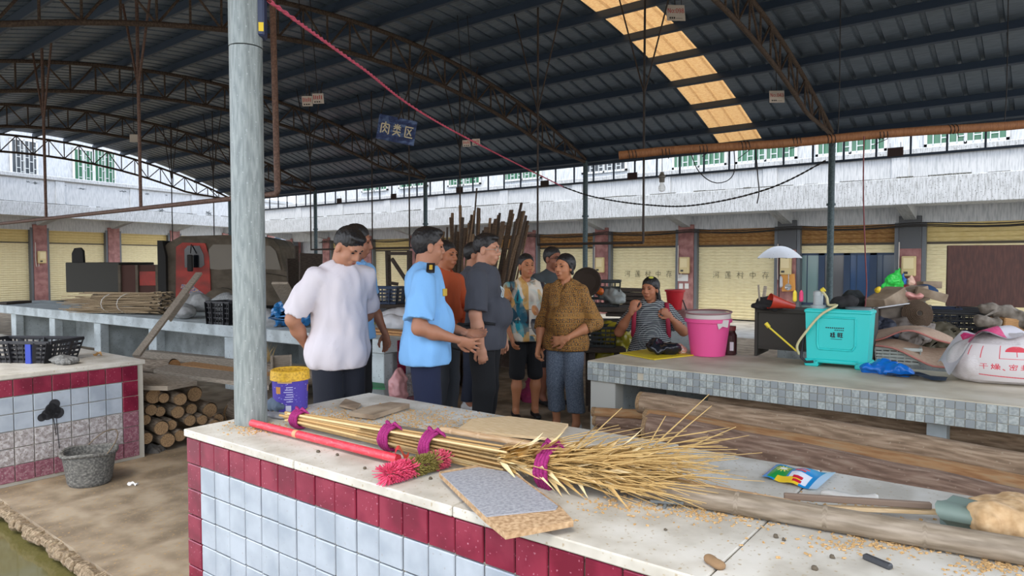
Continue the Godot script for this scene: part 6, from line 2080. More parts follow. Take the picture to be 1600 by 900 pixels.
func build_logs() -> void:
	var b1 := tm("bark_brown", "grain", rgb(122, 100, 78), rgb(150, 125, 100), rgb(172, 148, 122), 0.9, 0.9, rgb(168, 150, 126), 0.86, true)
	var b2 := tm("bark_red", "grain", rgb(108, 84, 68), rgb(134, 106, 88), rgb(156, 132, 112), 0.9, 0.9, rgb(156, 136, 118), 0.86, true)
	var b3 := tm("bark_orange", "grain", rgb(146, 102, 64), rgb(168, 126, 84), rgb(164, 136, 102), 0.8, 0.85, null, 0.8, true)
	var cut := tm("cut_wood", "fine", Color.BLACK, Color.BLACK, Color.BLACK)
	# logs stacked in the gap before the mosaic stall; x is along the stall
	var L := func(n: String, label: String, px: float, py: float, d: float, r: float, px2: float, py2: float, d2: float, r2: float, m: Material) -> void:
		a_log(n, label, gd(px, py, d), gd(px2, py2, d2), r, r2, m, cut, "", 0.01)
	L.call("thick_log", "thick pale log with a rounded end on top of the pile", 1000, 628, 4.75, 0.075, 1760, 760, 3.3, 0.088, b1)
	L.call("thick_log", "thick log half hidden behind the top one under the mosaic slab", 1112, 624, 4.95, 0.08, 1800, 712, 3.7, 0.105, b1)
	L.call("thick_log", "long reddish log lowest in the pile beside the tiled stall", 1012, 668, 4.2, 0.085, 1800, 845, 2.75, 0.11, b2)
	L.call("thick_log", "orange-streaked log showing between the two big logs", 1010, 652, 4.6, 0.06, 1790, 800, 3.1, 0.075, b3)
	L.call("thick_log", "dark log at the bottom of the pile under the mosaic slab", 1030, 690, 4.7, 0.09, 1800, 790, 3.5, 0.1, b2)
	L.call("thin_log", "thin barked log with orange end jutting out beside the white leg, upper one", 926, 643, 5.0, 0.035, 1060, 655, 4.75, 0.04, b3)
	L.call("thin_log", "thin grey barked log jutting out beside the white leg, lower one", 928, 657, 4.95, 0.036, 1060, 672, 4.7, 0.042, b2)
	L.call("thin_log", "short thin log at the foot of the stall's white leg", 930, 672, 4.95, 0.03, 1000, 680, 4.8, 0.035, b2)

# ---------------------------------------------------------------- goods on the near tiled stall
func along(a: Vector3, b: Vector3, n: int, sag := 0.0) -> Array:
	var r := []
	for i in n:
		var t := float(i) / (n - 1)
		r.append(a.lerp(b, t) + Vector3(0, -sag * sin(PI * t), 0))
	return r
func flat_piece(n: String, label: String, cat: String, px: Array, y: float, th: float, m: Material, tilt := 0.0) -> MeshInstance3D:
	var pl := PackedVector2Array()
	var c := Vector3.ZERO
	for q in px:
		c += gy(q[0], q[1], y) / px.size()
	for q in px:
		var w := gy(q[0], q[1], y) - c
		pl.append(Vector2(w.x, -w.z))
	var st := ns()
	slab(st, Transform3D(Basis(Vector3.RIGHT, -PI / 2), Vector3.ZERO), pl, th)
	return single(n, st, m, label, cat, "", Transform3D(Basis(Vector3(0.6, 0, 0.8), tilt), c))
func bamboo(n: String, label: String, a: Vector3, b: Vector3, r: float, m: Material, sag := 0.0) -> void:
	var t := thing(n, label, "bamboo pole")
	var st := ns()
	var pts := along(a, b, 24, sag)
	tube(st, pts, r, 14)
	part(t, "culm", st, m)
	var k := 2
	while k < 23:
		st = ns()
		var d: Vector3 = (pts[k + 1] - pts[k - 1]).normalized()
		tube(st, [pts[k] - d * 0.006, pts[k], pts[k] + d * 0.006], [r * 1.0, r * 1.07, r * 1.0], 14, false)
		part(t, "node_ring", st, m)
		k += 5
func build_counter_goods() -> void:
	var ty := 0.765
	var st: SurfaceTool
	var tan_b := tm("bamboo_tan", "grain", rgb(186, 148, 108), rgb(208, 172, 130), rgb(220, 190, 152), 1.4, 0.5, null, 0.8, true)
	var grey_b := tm("bamboo_grey", "grain", rgb(118, 104, 86), rgb(140, 126, 108), rgb(158, 144, 126), 1.2, 0.55, null, 0.8, true)
	var ply := tm("ply_pale", "streak", rgb(206, 174, 128), rgb(222, 192, 148), rgb(230, 204, 166), 1.5, 0.7)
	var card := tm("cardboard", "blotch", Color.BLACK, Color.BLACK, Color.BLACK)
	var dark := tm("plank_grey", "streak", rgb(96, 86, 72), rgb(124, 112, 96), rgb(146, 134, 118), 1.8, 0.9)
	# red pole with a worn pink broom head
	var rd := thing("red_broom", "worn broom with a long red painted handle and pink bristles", "broom")
	st = ns()
	var ra := gy(394, 661, ty + 0.025)
	var rb := gy(622, 717, ty + 0.03)
	tube(st, along(ra, rb, 10), 0.017, 14)
	part(rd, "handle", st, tm("paint_red", "streak", rgb(200, 40, 58), rgb(214, 58, 72), rgb(222, 84, 94), 2.0, 0.4, rgb(226, 170, 160), 0.86))
	st = ns()
	var rm := ra.lerp(rb, 0.35)
	var dd := (rb - ra).normalized()
	tube(st, [rm - dd * 0.012, rm + dd * 0.012], 0.0178, 14)
	part(rd, "tape_band", st, pm("tape_tan", rgb(206, 150, 110), 0.6))
	var ha := gy(603, 742, ty + 0.035)
	var hb := gy(695, 716, ty + 0.035)
	st = ns()
	tube(st, along(ha.lerp(hb, 0.05), ha.lerp(hb, 0.95), 8), 0.022, 10)
	part(rd, "head_core", st, pm("core_dark", rgb(110, 60, 60), 0.8))
	for seg in [[0.0, 0.4, rgb(232, 84, 122), 900], [0.38, 0.82, rgb(138, 126, 62), 900], [0.8, 1.0, rgb(226, 92, 120), 380]]:
		st = ns()
		for i in seg[3]:
			var t := rng.randf_range(seg[0], seg[1])
			var an := rng.randf_range(0, TAU)
			var f := frame(hb - ha)
			var o := f.x * cos(an) + f.y * sin(an)
			var p0 := ha.lerp(hb, t) + o * 0.015
			var p1 := ha.lerp(hb, t) + o * rng.randf_range(0.03, 0.04) + f.z * rng.randf_range(-0.02, 0.02)
			if p1.y < ty + 0.002:
				p1.y = ty + 0.002
			if t < 0.05:
				p1 -= f.z * 0.015
			tube(st, [p0, p1], [0.0022, 0.0016], 3, false)
		part(rd, "bristles", st, pm("bristle_%d" % seg[3] + str(seg[0]), seg[2], 0.7)).set_meta("kind", "stuff")
	st = ns()
	sheet(st, 6, 4, func(u: float, v: float) -> Vector3: return gy(617 + u * 22, 703 + v * 12, ty + 0.04) + Vector3(0, 0.02 * sin(u * 6.0) + 0.012 * v, 0))
	part(rd, "red_wrap", st, pm("wrap_red", rgb(214, 34, 44), 0.35))
	# straw broom: culm bundle, magenta ties, leafy brush
	var sb := thing("bamboo_broom", "long bamboo twig broom bound with magenta cloth strips", "broom")
	var s0 := gy(449, 651, ty + 0.045)
	var s1 := gy(800, 722, ty + 0.06)
	var s2 := gy(1010, 752, ty + 0.055)
	var cane := [pm("cane_a", rgb(206, 174, 118), 0.6), pm("cane_b", rgb(190, 152, 96), 0.6), pm("cane_c", rgb(216, 190, 140), 0.6)]
	for i in 26:
		st = ns()
		var an := TAU * i / 26.0 * 2.6
		var rr := 0.008 + 0.026 * (i % 4) / 3.0
		var o := Vector3(0, cos(an), 0) * rr + (s1 - s0).cross(Vector3.UP).normalized() * sin(an) * rr
		var a := s0.lerp(s1, rng.randf_range(-0.03, 0.06)) + o * 0.7
		var pts := [a, s0.lerp(s1, 0.4) + o, s0.lerp(s1, 0.75) + o * 1.3, s1 + o * 1.5]
		tube(st, pts, [0.006, 0.0055, 0.005, 0.004], 6)
		part(sb, "cane", st, cane[i % 3])
	var mag := tm("cloth_magenta", "fine", rgb(120, 18, 82), rgb(148, 28, 102), rgb(172, 48, 124), 8.0, 0.85)
	for e in [[0.07, 0.036], [0.53, 0.047], [0.71, 0.054], [1.2, 0.076]]:
		st = ns()
		var c: Vector3 = s0.lerp(s1, e[0]) if e[0] < 1.0 else s1.lerp(s2, 0.32)
		c.y = maxf(c.y, ty + e[1] * 0.8)
		var f := frame(s1 - s0)
		for k in 4:
			var ring := []
			for j in 15:
				var an := TAU * j / 14.0
				ring.append(c + f.z * (k * 0.013 - 0.02) + (f.x * cos(an) + f.y * sin(an)) * e[1] * (1.0 + 0.05 * sin(j * 2.0 + k)))
			tube(st, ring, 0.008, 5, false)
		for s in [-1, 1]:
			tube(st, [c + Vector3(0, e[1], 0), c + Vector3(0, e[1] + 0.014, 0) + f.z * 0.02 * s, c + f.x * 0.02 + f.z * 0.045 * s + Vector3(0, e[1] * 0.7, 0)], [0.006, 0.009, 0.003], 5)
		part(sb, "cloth_tie", st, mag)
	st = ns()
	var wc := gy(800, 718, ty + 0.058)
	var fw := frame(s1 - s0)
	for k in 5:
		var ring := []
		for j in 15:
			var an := TAU * j / 14.0
			ring.append(wc + fw.z * (k * 0.008 - 0.024) + (fw.x * cos(an) + fw.y * sin(an)) * 0.05)
		tube(st, ring, 0.004, 5, false)
	part(sb, "twine", st, pm("twine_brown", rgb(150, 118, 78), 0.9))
	var leafm := [pm("leaf_straw", rgb(222, 194, 138), 0.75), pm("leaf_straw_dark", rgb(200, 166, 106), 0.75), pm("leaf_straw_pale", rgb(232, 210, 162), 0.75)]
	# dry leaves: the large ones are parts of their own
	var lc := 0
	for i in 260:
		var t := rng.randf_range(-0.14, 0.8)
		var base := s1.lerp(s2, t)
		var f := frame(s2 - s1)
		var an := rng.randf_range(-0.5, PI + 0.5)
		var spread := 0.05 + 0.06 * clampf(t, 0.0, 1.0)
		var o := (f.x * cos(an) + f.y * sin(an)) * spread * rng.randf_range(0.5, 1.0)
		var p0 := base + o * 0.6
		var dir := (f.z * rng.randf_range(0.5, 1.2) + o.normalized() * rng.randf_range(0.1, 0.7) + Vector3(0, rng.randf_range(-0.45, 0.35), 0)).normalized()
		var ln := rng.randf_range(0.08, 0.18)
		var p1 := p0 + dir * ln
		p1.y = maxf(p1.y, ty + 0.004)
		p0.y = maxf(p0.y, ty + 0.01)
		var side := dir.cross(Vector3(rng.randf_range(-0.5, 0.5), 1, rng.randf_range(-0.5, 0.5))).normalized() * rng.randf_range(0.006, 0.015)
		var m := p0.lerp(p1, 0.35) + Vector3(0, 0.006, 0)
		st = ns()
		quad(st, p0, m - side, p1, m + side)
		part(sb, "leaf", st, leafm[i % 3])
	st = ns()
	for i in 420:
		var t := rng.randf_range(-0.1, 0.9)
		var f := frame(s2 - s1)
		var o := (f.x * rng.randf_range(-1, 1) + f.y * rng.randf_range(-0.4, 1)) * (0.035 + 0.06 * maxf(t, 0.0))
		var p0 := s1.lerp(s2, t) + o
		var dir := (f.z + f.x * rng.randf_range(-0.35, 0.35) + Vector3(0, rng.randf_range(-0.15, 0.35), 0)).normalized()
		var l := rng.randf_range(0.12, 0.42)
		var p2 := p0 + dir * l
		p0.y = maxf(p0.y, ty + 0.005)
		p2.y = maxf(p2.y, ty + 0.005)
		tube(st, [p0, p0.lerp(p2, 0.5) + Vector3(0, 0.008, 0), p2], [0.0022, 0.0018, 0.0009], 4, false)
	for e in [[905, 700, 972, 637, 0.05], [985, 730, 1108, 616, 0.12], [1000, 728, 1112, 634, 0.12], [1000, 735, 1150, 667, 0.1], [1010, 745, 1130, 715, 0.05], [960, 745, 1066, 762, 0.03], [940, 740, 1055, 790, 0.02], [930, 735, 1000, 768, 0.02], [990, 728, 1040, 650, 0.1]]:
		var q0 := gy(e[0], e[1], ty + 0.07)
		var q1 := gd(e[2], e[3], (q0 - Vector3(0, EYE, 0)).dot(cam_b * Vector3.FORWARD) + e[4])
		q1.y = maxf(q1.y, ty + 0.01)
		tube(st, [q0, q0.lerp(q1, 0.5) + Vector3(0.01, 0.01, 0), q1], [0.003, 0.0025, 0.0014], 5, false)
	part(sb, "twigs", st, leafm[1]).set_meta("kind", "stuff")
	# bamboo and sticks lying along the stall
	bamboo("bamboo_pole", "thick grey bamboo pole lying along the stall to the far edge", gy(985, 758, ty + 0.036), gy(1660, 872, ty + 0.036), 0.034, grey_b)
	bamboo("bamboo_pole", "pale tan bamboo pole emerging from under the twig broom", gy(960, 738, ty + 0.03), gy(1440, 832, ty + 0.03), 0.021, tan_b)
	bamboo("bamboo_pole", "smooth tan bamboo cane lying behind the twig broom", gy(690, 672, ty + 0.03), gy(905, 708, ty + 0.03), 0.017, tan_b)
	plank("peeled_stick", "brown crooked stick lying against the blue packet", gy(1225, 775, ty + 0.045), gy(1455, 790, ty + 0.05), 0.018, 0.018, tm("stick_brown", "streak", rgb(110, 90, 76), rgb(134, 114, 98), rgb(152, 134, 118), 2.0, 0.9), "stick")
	plank("peeled_stick", "pale split stick between the two bamboo poles", gy(1290, 793, ty + 0.02), gy(1470, 800, ty + 0.03), 0.022, 0.012, ply, "stick")
	# planks, cardboard, plywood
	plank("grey_plank", "rough dark grey plank lying behind the twig broom", gy(598, 668, ty + 0.015), gy(800, 700, ty + 0.015), 0.075, 0.02, dark)
	flat_piece("cardboard_piece", "folded cardboard piece lying near the back of the near stall", "cardboard", [[545, 647], [583, 652], [640, 634], [610, 631], [575, 638]], ty + 0.018, 0.022, card)
	flat_piece("cardboard_piece", "small torn cardboard flap with a brown lump behind the paint bucket", "cardboard", [[530, 634], [556, 640], [564, 632], [540, 624]], ty + 0.012, 0.01, card)
	flat_piece("plywood_sheet", "pale plywood sheet lying at the back edge of the near stall", "plywood", [[715, 672], [738, 656], [795, 652], [888, 664], [868, 687], [790, 680]], ty + 0.03, 0.012, ply)
	flat_piece("grey_board", "weathered grey board beside the plywood at the back edge", "board", [[868, 686], [888, 669], [1060, 698], [1050, 702], [910, 696]], ty + 0.014, 0.018, tm("board_pale", "streak", rgb(168, 158, 142), rgb(190, 180, 164), rgb(204, 196, 182), 1.5, 0.85))
	# plank overhanging the front edge: laminated board with a bluish face
	var fb := thing("laminate_board", "broken laminated board with a bluish grey face hanging over the stall front", "board")
	var poly := [[686, 741], [748, 730], [800, 738], [876, 796], [896, 818], [790, 838], [757, 811]]
	var pl := PackedVector2Array()
	var cc := gy(800, 780, ty + 0.03)
	for q in poly:
		var w := gy(q[0], q[1], ty + 0.03) - cc
		pl.append(Vector2(w.x, -w.z))
	st = ns()
	slab(st, Transform3D(Basis(Vector3.RIGHT, -PI / 2), cc), pl, 0.018)
	part(fb, "chipboard_core", st, tm("chipboard", "fine", rgb(150, 118, 84), rgb(180, 148, 112), rgb(200, 170, 134), 3.0, 0.9))
	var pl2 := PackedVector2Array()
	for q in [[689, 741], [748, 731], [799, 739], [872, 792], [868, 797], [760, 808]]:
		var w := gy(q[0], q[1], ty + 0.04) - cc
		pl2.append(Vector2(w.x, -w.z))
	st = ns()
	slab(st, Transform3D(Basis(Vector3.RIGHT, -PI / 2), cc + Vector3(0, 0.0112, 0)), pl2, 0.003)
	part(fb, "laminate_face", st, tm("laminate", "fine", rgb(136, 138, 146), rgb(156, 158, 165), rgb(170, 172, 178), 4.0, 0.5, rgb(206, 206, 208), 0.86))
	# paint bucket
	var pb := thing("paint_bucket", "purple paint bucket with a worn yellow rim at the back corner of the near stall", "bucket", gy(454, 639, ty) + Vector3(0, 0, 0))
	var prn := print_mat("paint_label", 512, 128, rgb(70, 54, 150), func(im: Image) -> void:
		var r2 := RandomNumberGenerator.new()
		r2.seed = 4
		for k in 160:
			im.fill_rect(Rect2i(r2.randi() % 512, r2.randi() % 128, 2 + r2.randi() % 8, 1 + r2.randi() % 4), rgb(120, 120, 196) if k % 3 else rgb(180, 178, 206))
		for x in [40, 210, 380]:
			im.fill_rect(Rect2i(x, 14, 70, 6), rgb(206, 170, 110))
			im.fill_rect(Rect2i(x + 54, 34, 26, 26), rgb(190, 130, 60))
			for k in 7:
				im.fill_rect(Rect2i(x - 4, 34 + k * 9, 30 + (k % 3) * 6, 3), rgb(190, 190, 216))
			im.fill_rect(Rect2i(x + 4, 104, 26, 22), rgb(186, 186, 200)))
	st = ns()
	lathe(st, Transform3D.IDENTITY, [Vector2(0.0, 0.002), Vector2(0.082, 0.002), Vector2(0.085, 0.01), Vector2(0.09, 0.165)], 30)
	var bpart := part(pb, "shell", st, prn)
	prn.uv1_scale = Vector3(1, -5.8, 1)
	st = ns()
	lathe(st, Transform3D.IDENTITY, [Vector2(0.091, 0.155), Vector2(0.099, 0.158), Vector2(0.097, 0.205), Vector2(0.092, 0.209), Vector2(0.086, 0.205), Vector2(0.084, 0.06), Vector2(0.0, 0.055)], 30)
	part(pb, "rim", st, tm("rim_yellow", "fine", rgb(170, 128, 30), rgb(216, 168, 38), rgb(226, 184, 60), 4.0, 0.5))
	# slate chip, shell-like grey offcut, stones, dirt lump, plastic bits
	st_rock("slate_chip", "dark blue grey slate chip leaning beside the paint bucket", gy(436, 641, ty) + Vector3(0, 0.03, 0.02), Vector3(0.06, 0.035, 0.03), pm("slate_blue", rgb(78, 92, 108), 0.8))
	st_rock("grey_offcut", "smooth grey offcut lying in the sawdust behind the red handle", gy(428, 652, ty) + Vector3(0, 0.012, 0), Vector3(0.09, 0.014, 0.025), pm("offcut_grey", rgb(142, 142, 146), 0.6))
	st_rock("dirt_lump", "brown crumbly dirt lump near the front edge of the stall", gy(1112, 884, ty) + Vector3(0, 0.012, 0), Vector3(0.034, 0.016, 0.018), tm("dirt", "fine", rgb(108, 82, 56), rgb(136, 108, 78), rgb(156, 128, 96), 8.0, 0.95), "dirt")
	st = ns()
	box(st, Transform3D(Basis(Vector3.UP, -0.42), gy(1371, 882, ty) + Vector3(0, 0.008, 0)), Vector3(0.075, 0.014, 0.018), 0.004)
	single("black_offcut", st, pm("offcut_black", rgb(58, 60, 64), 0.5), "small flat black plastic offcut on the bare stall top", "offcut")
	var tg := thing("broken_grid", "broken grey plastic grid piece lying below the twig broom", "plastic piece", gy(1040, 786, ty))
	for e in [[-0.05, 0.03, 0.0, 0.06, 0.02, 0.03], [-0.02, 0.04, -0.03, -0.01, 0.0, 0.05], [0.0, 0.035, -0.03, 0.02, 0.0, 0.05], [-0.04, 0.03, 0.0, 0.05, 0.015, -0.03], [-0.03, 0.012, 0.045, 0.07, 0.02, 0.02], [-0.05, 0.02, -0.02, 0.04, 0.03, -0.035]]:
		st = ns()
		bar(st, Vector3(e[0], e[1], e[2]), Vector3(e[3], e[4], e[5]), 0.009, 0.009, 0.001)
		part(tg, "strut", st, pm("grid_grey", rgb(104, 108, 108), 0.5))
	var cr := 0
	for e in [[497, 707], [527, 712], [610, 707], [570, 733], [1040, 829], [1212, 840], [1272, 890], [1225, 845], [1300, 872], [673, 749]]:
		st_rock("pebble", "tiny dark crumb of dirt on the bare top of the near stall", gy(e[0], e[1], ty) + Vector3(0, 0.004, 0), Vector3(0.008, 0.006, 0.007), pm("crumb", rgb(92, 82, 68), 0.9), "crumb")
		var o: Node = get_child(get_child_count() - 1)
		o.set_meta("group", "dirt crumbs on the near stall")
	# snack packet
	var pk := print_mat("packet", 256, 128, rgb(30, 140, 206), func(im: Image) -> void:
		im.fill_rect(Rect2i(20, 20, 80, 100), rgb(34, 150, 70))
		im.fill_rect(Rect2i(110, 70, 90, 50), rgb(230, 232, 240))
		im.fill_rect(Rect2i(60, 100, 110, 28), rgb(240, 200, 50))
		for k in 12:
			var a := TAU * k / 12.0
			stroke(im, Vector2(60, 48), Vector2(60 + cos(a) * 30, 48 + sin(a) * 26), 5, rgb(244, 226, 90))
		im.fill_rect(Rect2i(46, 38, 28, 20), rgb(236, 240, 236))
		im.fill_rect(Rect2i(110, 34, 60, 12), rgb(214, 50, 60))
		im.fill_rect(Rect2i(116, 52, 48, 12), rgb(214, 50, 60))
		im.fill_rect(Rect2i(130, 92, 44, 12), rgb(206, 40, 60))
		im.fill_rect(Rect2i(136, 108, 40, 10), rgb(206, 40, 60))
		im.fill_rect(Rect2i(220, 0, 36, 128), rgb(186, 214, 236)), 0.25)
	st = ns()
	var k0 := gy(1190, 748, ty)
	var k1 := gy(1213, 729, ty)
	var k2 := gy(1306, 743, ty)
	var k3 := gy(1276, 770, ty)
	sheet(st, 12, 8, func(u: float, v: float) -> Vector3: return k1.lerp(k2, u).lerp(k0.lerp(k3, u), v) + Vector3(0, 0.008 + 0.018 * sin(PI * u) * sin(PI * v) + 0.004 * sin(u * 14.0), 0))
	single("snack_packet", st, pk, "bright blue and green printed snack packet on the near stall", "packet")
	# crumpled white film strip behind the stick
	var fs := gy(1322, 776, ty)
	heap("plastic_strip", "crumpled clear plastic strip lying beside the snack packet", "plastic film", [cap(gy(1285, 771, ty + 0.01), gy(1365, 778, ty + 0.012), 0.012, 0.014)], pm("film_clear", rgb(196, 192, 184), 0.25), 0.005, 0.02, 0.01)
	# kraft paper sack with a green lining, mouth open
	var sk := thing("paper_sack", "crumpled kraft sack with a grey green lining open at the mouth", "sack")
	st = ns()
	var m0 := gy(1480, 836, ty)
	var m1 := gy(1620, 838, ty)
	blob(st, [cap(m0 + Vector3(0.1, 0.05, 0.0), m1 + Vector3(0.15, 0.04, 0.02), 0.055, 0.07), ell(m0.lerp(m1, 0.5) + Vector3(0.05, 0.07, -0.06), Vector3(0.13, 0.035, 0.06)), ell(m0.lerp(m1, 0.7) + Vector3(0.1, 0.03, 0.05), Vector3(0.16, 0.04, 0.07))], 0.009, 0.04, 0.022, 9.0, [[Vector3.DOWN, -ty - 0.002]], Vector3.ONE)
	part(sk, "paper_bag", st, tm("kraft", "fine", rgb(176, 140, 96), rgb(198, 162, 118), rgb(212, 180, 138), 2.0, 0.8))
	st = ns()
	var mo := gy(1474, 828, ty)
	sheet(st, 18, 5, func(u: float, v: float) -> Vector3:
		var a := u * TAU
		var r: float = (0.052 + 0.014 * sin(a * 3.0)) * (1.0 - 0.12 * v)
		return mo + Vector3(-0.0 + v * 0.1 - 0.015 * sin(a * 2.0), 0.05 + sin(a) * r * 0.92, 0.0 + cos(a) * r * 1.25))
	part(sk, "green_lining", st, tm("lining_green", "fine", rgb(84, 100, 90), rgb(116, 132, 122), rgb(154, 166, 158), 4.0, 0.6))
	# sawdust and litter: nobody could count it
	st = ns()
	var saw := []
	for e in [[640, 652, 110, 12, 700], [520, 650, 60, 10, 300], [700, 668, 90, 8, 350], [400, 668, 40, 8, 260], [1180, 800, 150, 16, 700], [1420, 850, 150, 14, 420], [1560, 885, 60, 12, 200], [1000, 790, 80, 10, 160]]:
		for i in e[4]:
			var q := gy(e[0] + rng.randfn() * e[2] * 0.6, e[1] + rng.randfn() * e[3] * 0.7, ty)
			if q.z < -2.6 or q.x < -3.1 or q.z > -1.54:
				continue
			var s := rng.randf_range(0.002, 0.006)
			box(st, Transform3D(Basis(Vector3.UP, rng.randf() * TAU) * Basis(Vector3.RIGHT, rng.randf() * 0.6), q + Vector3(0, s * 0.4, 0)), Vector3(s * 1.8, s * 0.6, s))
	var so := single("sawdust", st, tm("sawdust", "speck", rgb(172, 134, 84), rgb(196, 158, 106), rgb(212, 180, 132), 3.0, 0.95), "tan sawdust and straw crumbs strewn over the near stall top", "sawdust")
	so.set_meta("kind", "stuff")

# ---------------------------------------------------------------- people
# local axes: x to the person's left, y up, z forward; lengths for a height of 1.70 m, scaled by s
func hand_prims(w: Vector3, dir: Vector3, palm: Vector3, thumb: float, curl: float, spread := 0.0) -> Array:
	# thumb: +1 or -1, the side (dir x palm) on which the thumb sits
	var d := dir.normalized()
	var n := (palm - d * palm.dot(d)).normalized()
	var s := d.cross(n).normalized() * thumb
	var pr := [cap(w - d * 0.02, w + d * 0.03, 0.027, 0.034, n, 0.62), cap(w + d * 0.03, w + d * 0.075, 0.036, 0.038, n, 0.45)]
	var ln := [0.072, 0.08, 0.074, 0.058]
	for i in 4:
		var off := 0.03 - 0.02 * i
		var p := w + d * (0.082 if i < 3 else 0.074) + s * off
		var fd := (d + s * (0.5 - i * 0.33) * spread).normalized()
		var a := curl * (0.55 + 0.1 * i)
		for k in 3:
			var l: float = ln[i] * [0.45, 0.32, 0.25][k]
			var q := p + (fd * cos(a) + n * sin(a)) * l
			pr.append(cap(p, q, 0.0098 - 0.0008 * k, 0.009 - 0.0008 * k))
			p = q
			a += curl * 0.75
	var tp := w + d * 0.018 + s * 0.03
	var td := (d * 0.75 + s * 0.6 + n * 0.25).normalized()
	var t1 := tp + td * 0.04
	var t2 := t1 + (td + d * 0.5 + n * 0.3 * curl - s * 0.3 * curl).normalized() * 0.03
	var t3 := t2 + (d + n * 0.4 * curl - s * 0.35 * curl).normalized() * 0.024
	pr.append_array([cap(tp, t1, 0.015, 0.0115), cap(t1, t2, 0.0115, 0.0105), cap(t2, t3, 0.0105, 0.0085)])
	return pr
func person(label: String, px: float, depth: float, face: float, h: float, o: Dictionary) -> Node3D:
	var s := h / 1.70
	var at := gd(px, 408, depth)
	var P := thing("person", label, "person", Vector3(at.x, 0, at.z), deg_to_rad(YAW + face))
	var fem: bool = o.get("female", false)
	var g: float = o.get("girth", 1.0)
	var lean: float = o.get("lean", 0.0)       # chest moves forward
	var drop: float = o.get("drop", 0.0)       # lowered hips, for a seated figure
	var sw: float = 0.165 if fem else 0.19     # half shoulder width
	var FZ := Vector3(0, 0, 1)
	var V := func(x: float, y: float, z: float) -> Vector3: return Vector3(x, y, z) * s
	var up: float = -drop
	var hip := [V.call(0.085, 0.92 + up, 0), V.call(-0.085, 0.92 + up, 0)]
	var knee := [V.call(0.1, 0.48, 0.01), V.call(-0.1, 0.48, 0.02)]
	var ank := [V.call(0.105, 0.085, -0.03), V.call(-0.105, 0.085, -0.02)]
	if o.has("legs"):
		for i in 2:
			knee[i] = V.call(o.legs[i][0].x, o.legs[i][0].y, o.legs[i][0].z)
			ank[i] = V.call(o.legs[i][1].x, o.legs[i][1].y, o.legs[i][1].z)
	var pel: Vector3 = V.call(0, 0.95 + up, 0)
	var wai: Vector3 = V.call(0, 1.1 + up, lean * 0.35)
	var che: Vector3 = V.call(0, 1.3 + up, lean * 0.85)
	var nek: Vector3 = V.call(0, 1.44 + up, lean)
	var sho := [V.call(sw, 1.365 + up, lean - 0.01), V.call(-sw, 1.365 + up, lean - 0.01)]
	var elb := []
	var wri := []
	for i in 2:
		var a: Array = o.arms[i]
		elb.append(V.call(a[0].x, a[0].y + up, a[0].z + lean * 0.6))
		wri.append(V.call(a[1].x, a[1].y + up, a[1].z + lean * 0.3))
	var skin := pm("skin_%s" % str(o.skin), o.skin, 0.55)
	skin.subsurf_scatter_enabled = true
	skin.subsurf_scatter_strength = 0.08
	var cell: float = o.get("cell", 0.014)
	# --- body: one surface of neck, trunk core, arms, legs, with finer head and hands
	var st := ns()
	var pr := [cap(pel, che, 0.1 * s, 0.11 * s, FZ, 0.7), cap(che, nek, 0.09 * s, 0.05 * s), cap(sho[0], sho[1], 0.05 * s, 0.05 * s)]
	for i in 2:
		pr.append(cap(sho[i], elb[i], (0.045 if fem else 0.052) * s * g, 0.04 * s * g))
		pr.append(cap(elb[i], elb[i].lerp(wri[i], 0.35), 0.039 * s * g, 0.041 * s * g))
		pr.append(cap(elb[i].lerp(wri[i], 0.35), wri[i], 0.041 * s * g, 0.026 * s))
		pr.append(cap(hip[i], knee[i], 0.075 * s, 0.052 * s))
		pr.append(cap(knee[i], knee[i].lerp(ank[i], 0.35), 0.05 * s, 0.054 * s))
		pr.append(cap(knee[i].lerp(ank[i], 0.35), ank[i], 0.054 * s, 0.034 * s))
		pr.append(cap(ank[i], ank[i] + Vector3(0, -0.03 * s, 0.06 * s), 0.034 * s, 0.03 * s))
	blob(st, pr, cell * 1.2, 0.03)
	for i in 2:
		if o.arms[i].size() > 2:
			var hd: Array = o.arms[i]
			blob(st, hand_prims(wri[i], hd[2], hd[3], 1.0 if i == 0 else -1.0, hd[4], hd[5] if hd.size() > 5 else 0.0), o.get("hand_cell", 0.006), 0.008)
	# head
	var hb := Basis(Vector3.UP, deg_to_rad(o.head[0])) * Basis(Vector3.RIGHT, deg_to_rad(o.head[1])) * Basis(Vector3.BACK, deg_to_rad(o.head[2]))
	var hc: Vector3 = nek + V.call(0, 0.055, 0.0) + hb * V.call(0, 0.095, 0.02)
	var w: float = o.get("face_w", 1.0)
	var H := func(x: float, y: float, z: float) -> Vector3: return hc + hb * Vector3(x * w, y, z) * s
	var E := func(x: float, y: float, z: float) -> Vector3: return Vector3(x * w, y, z) * s
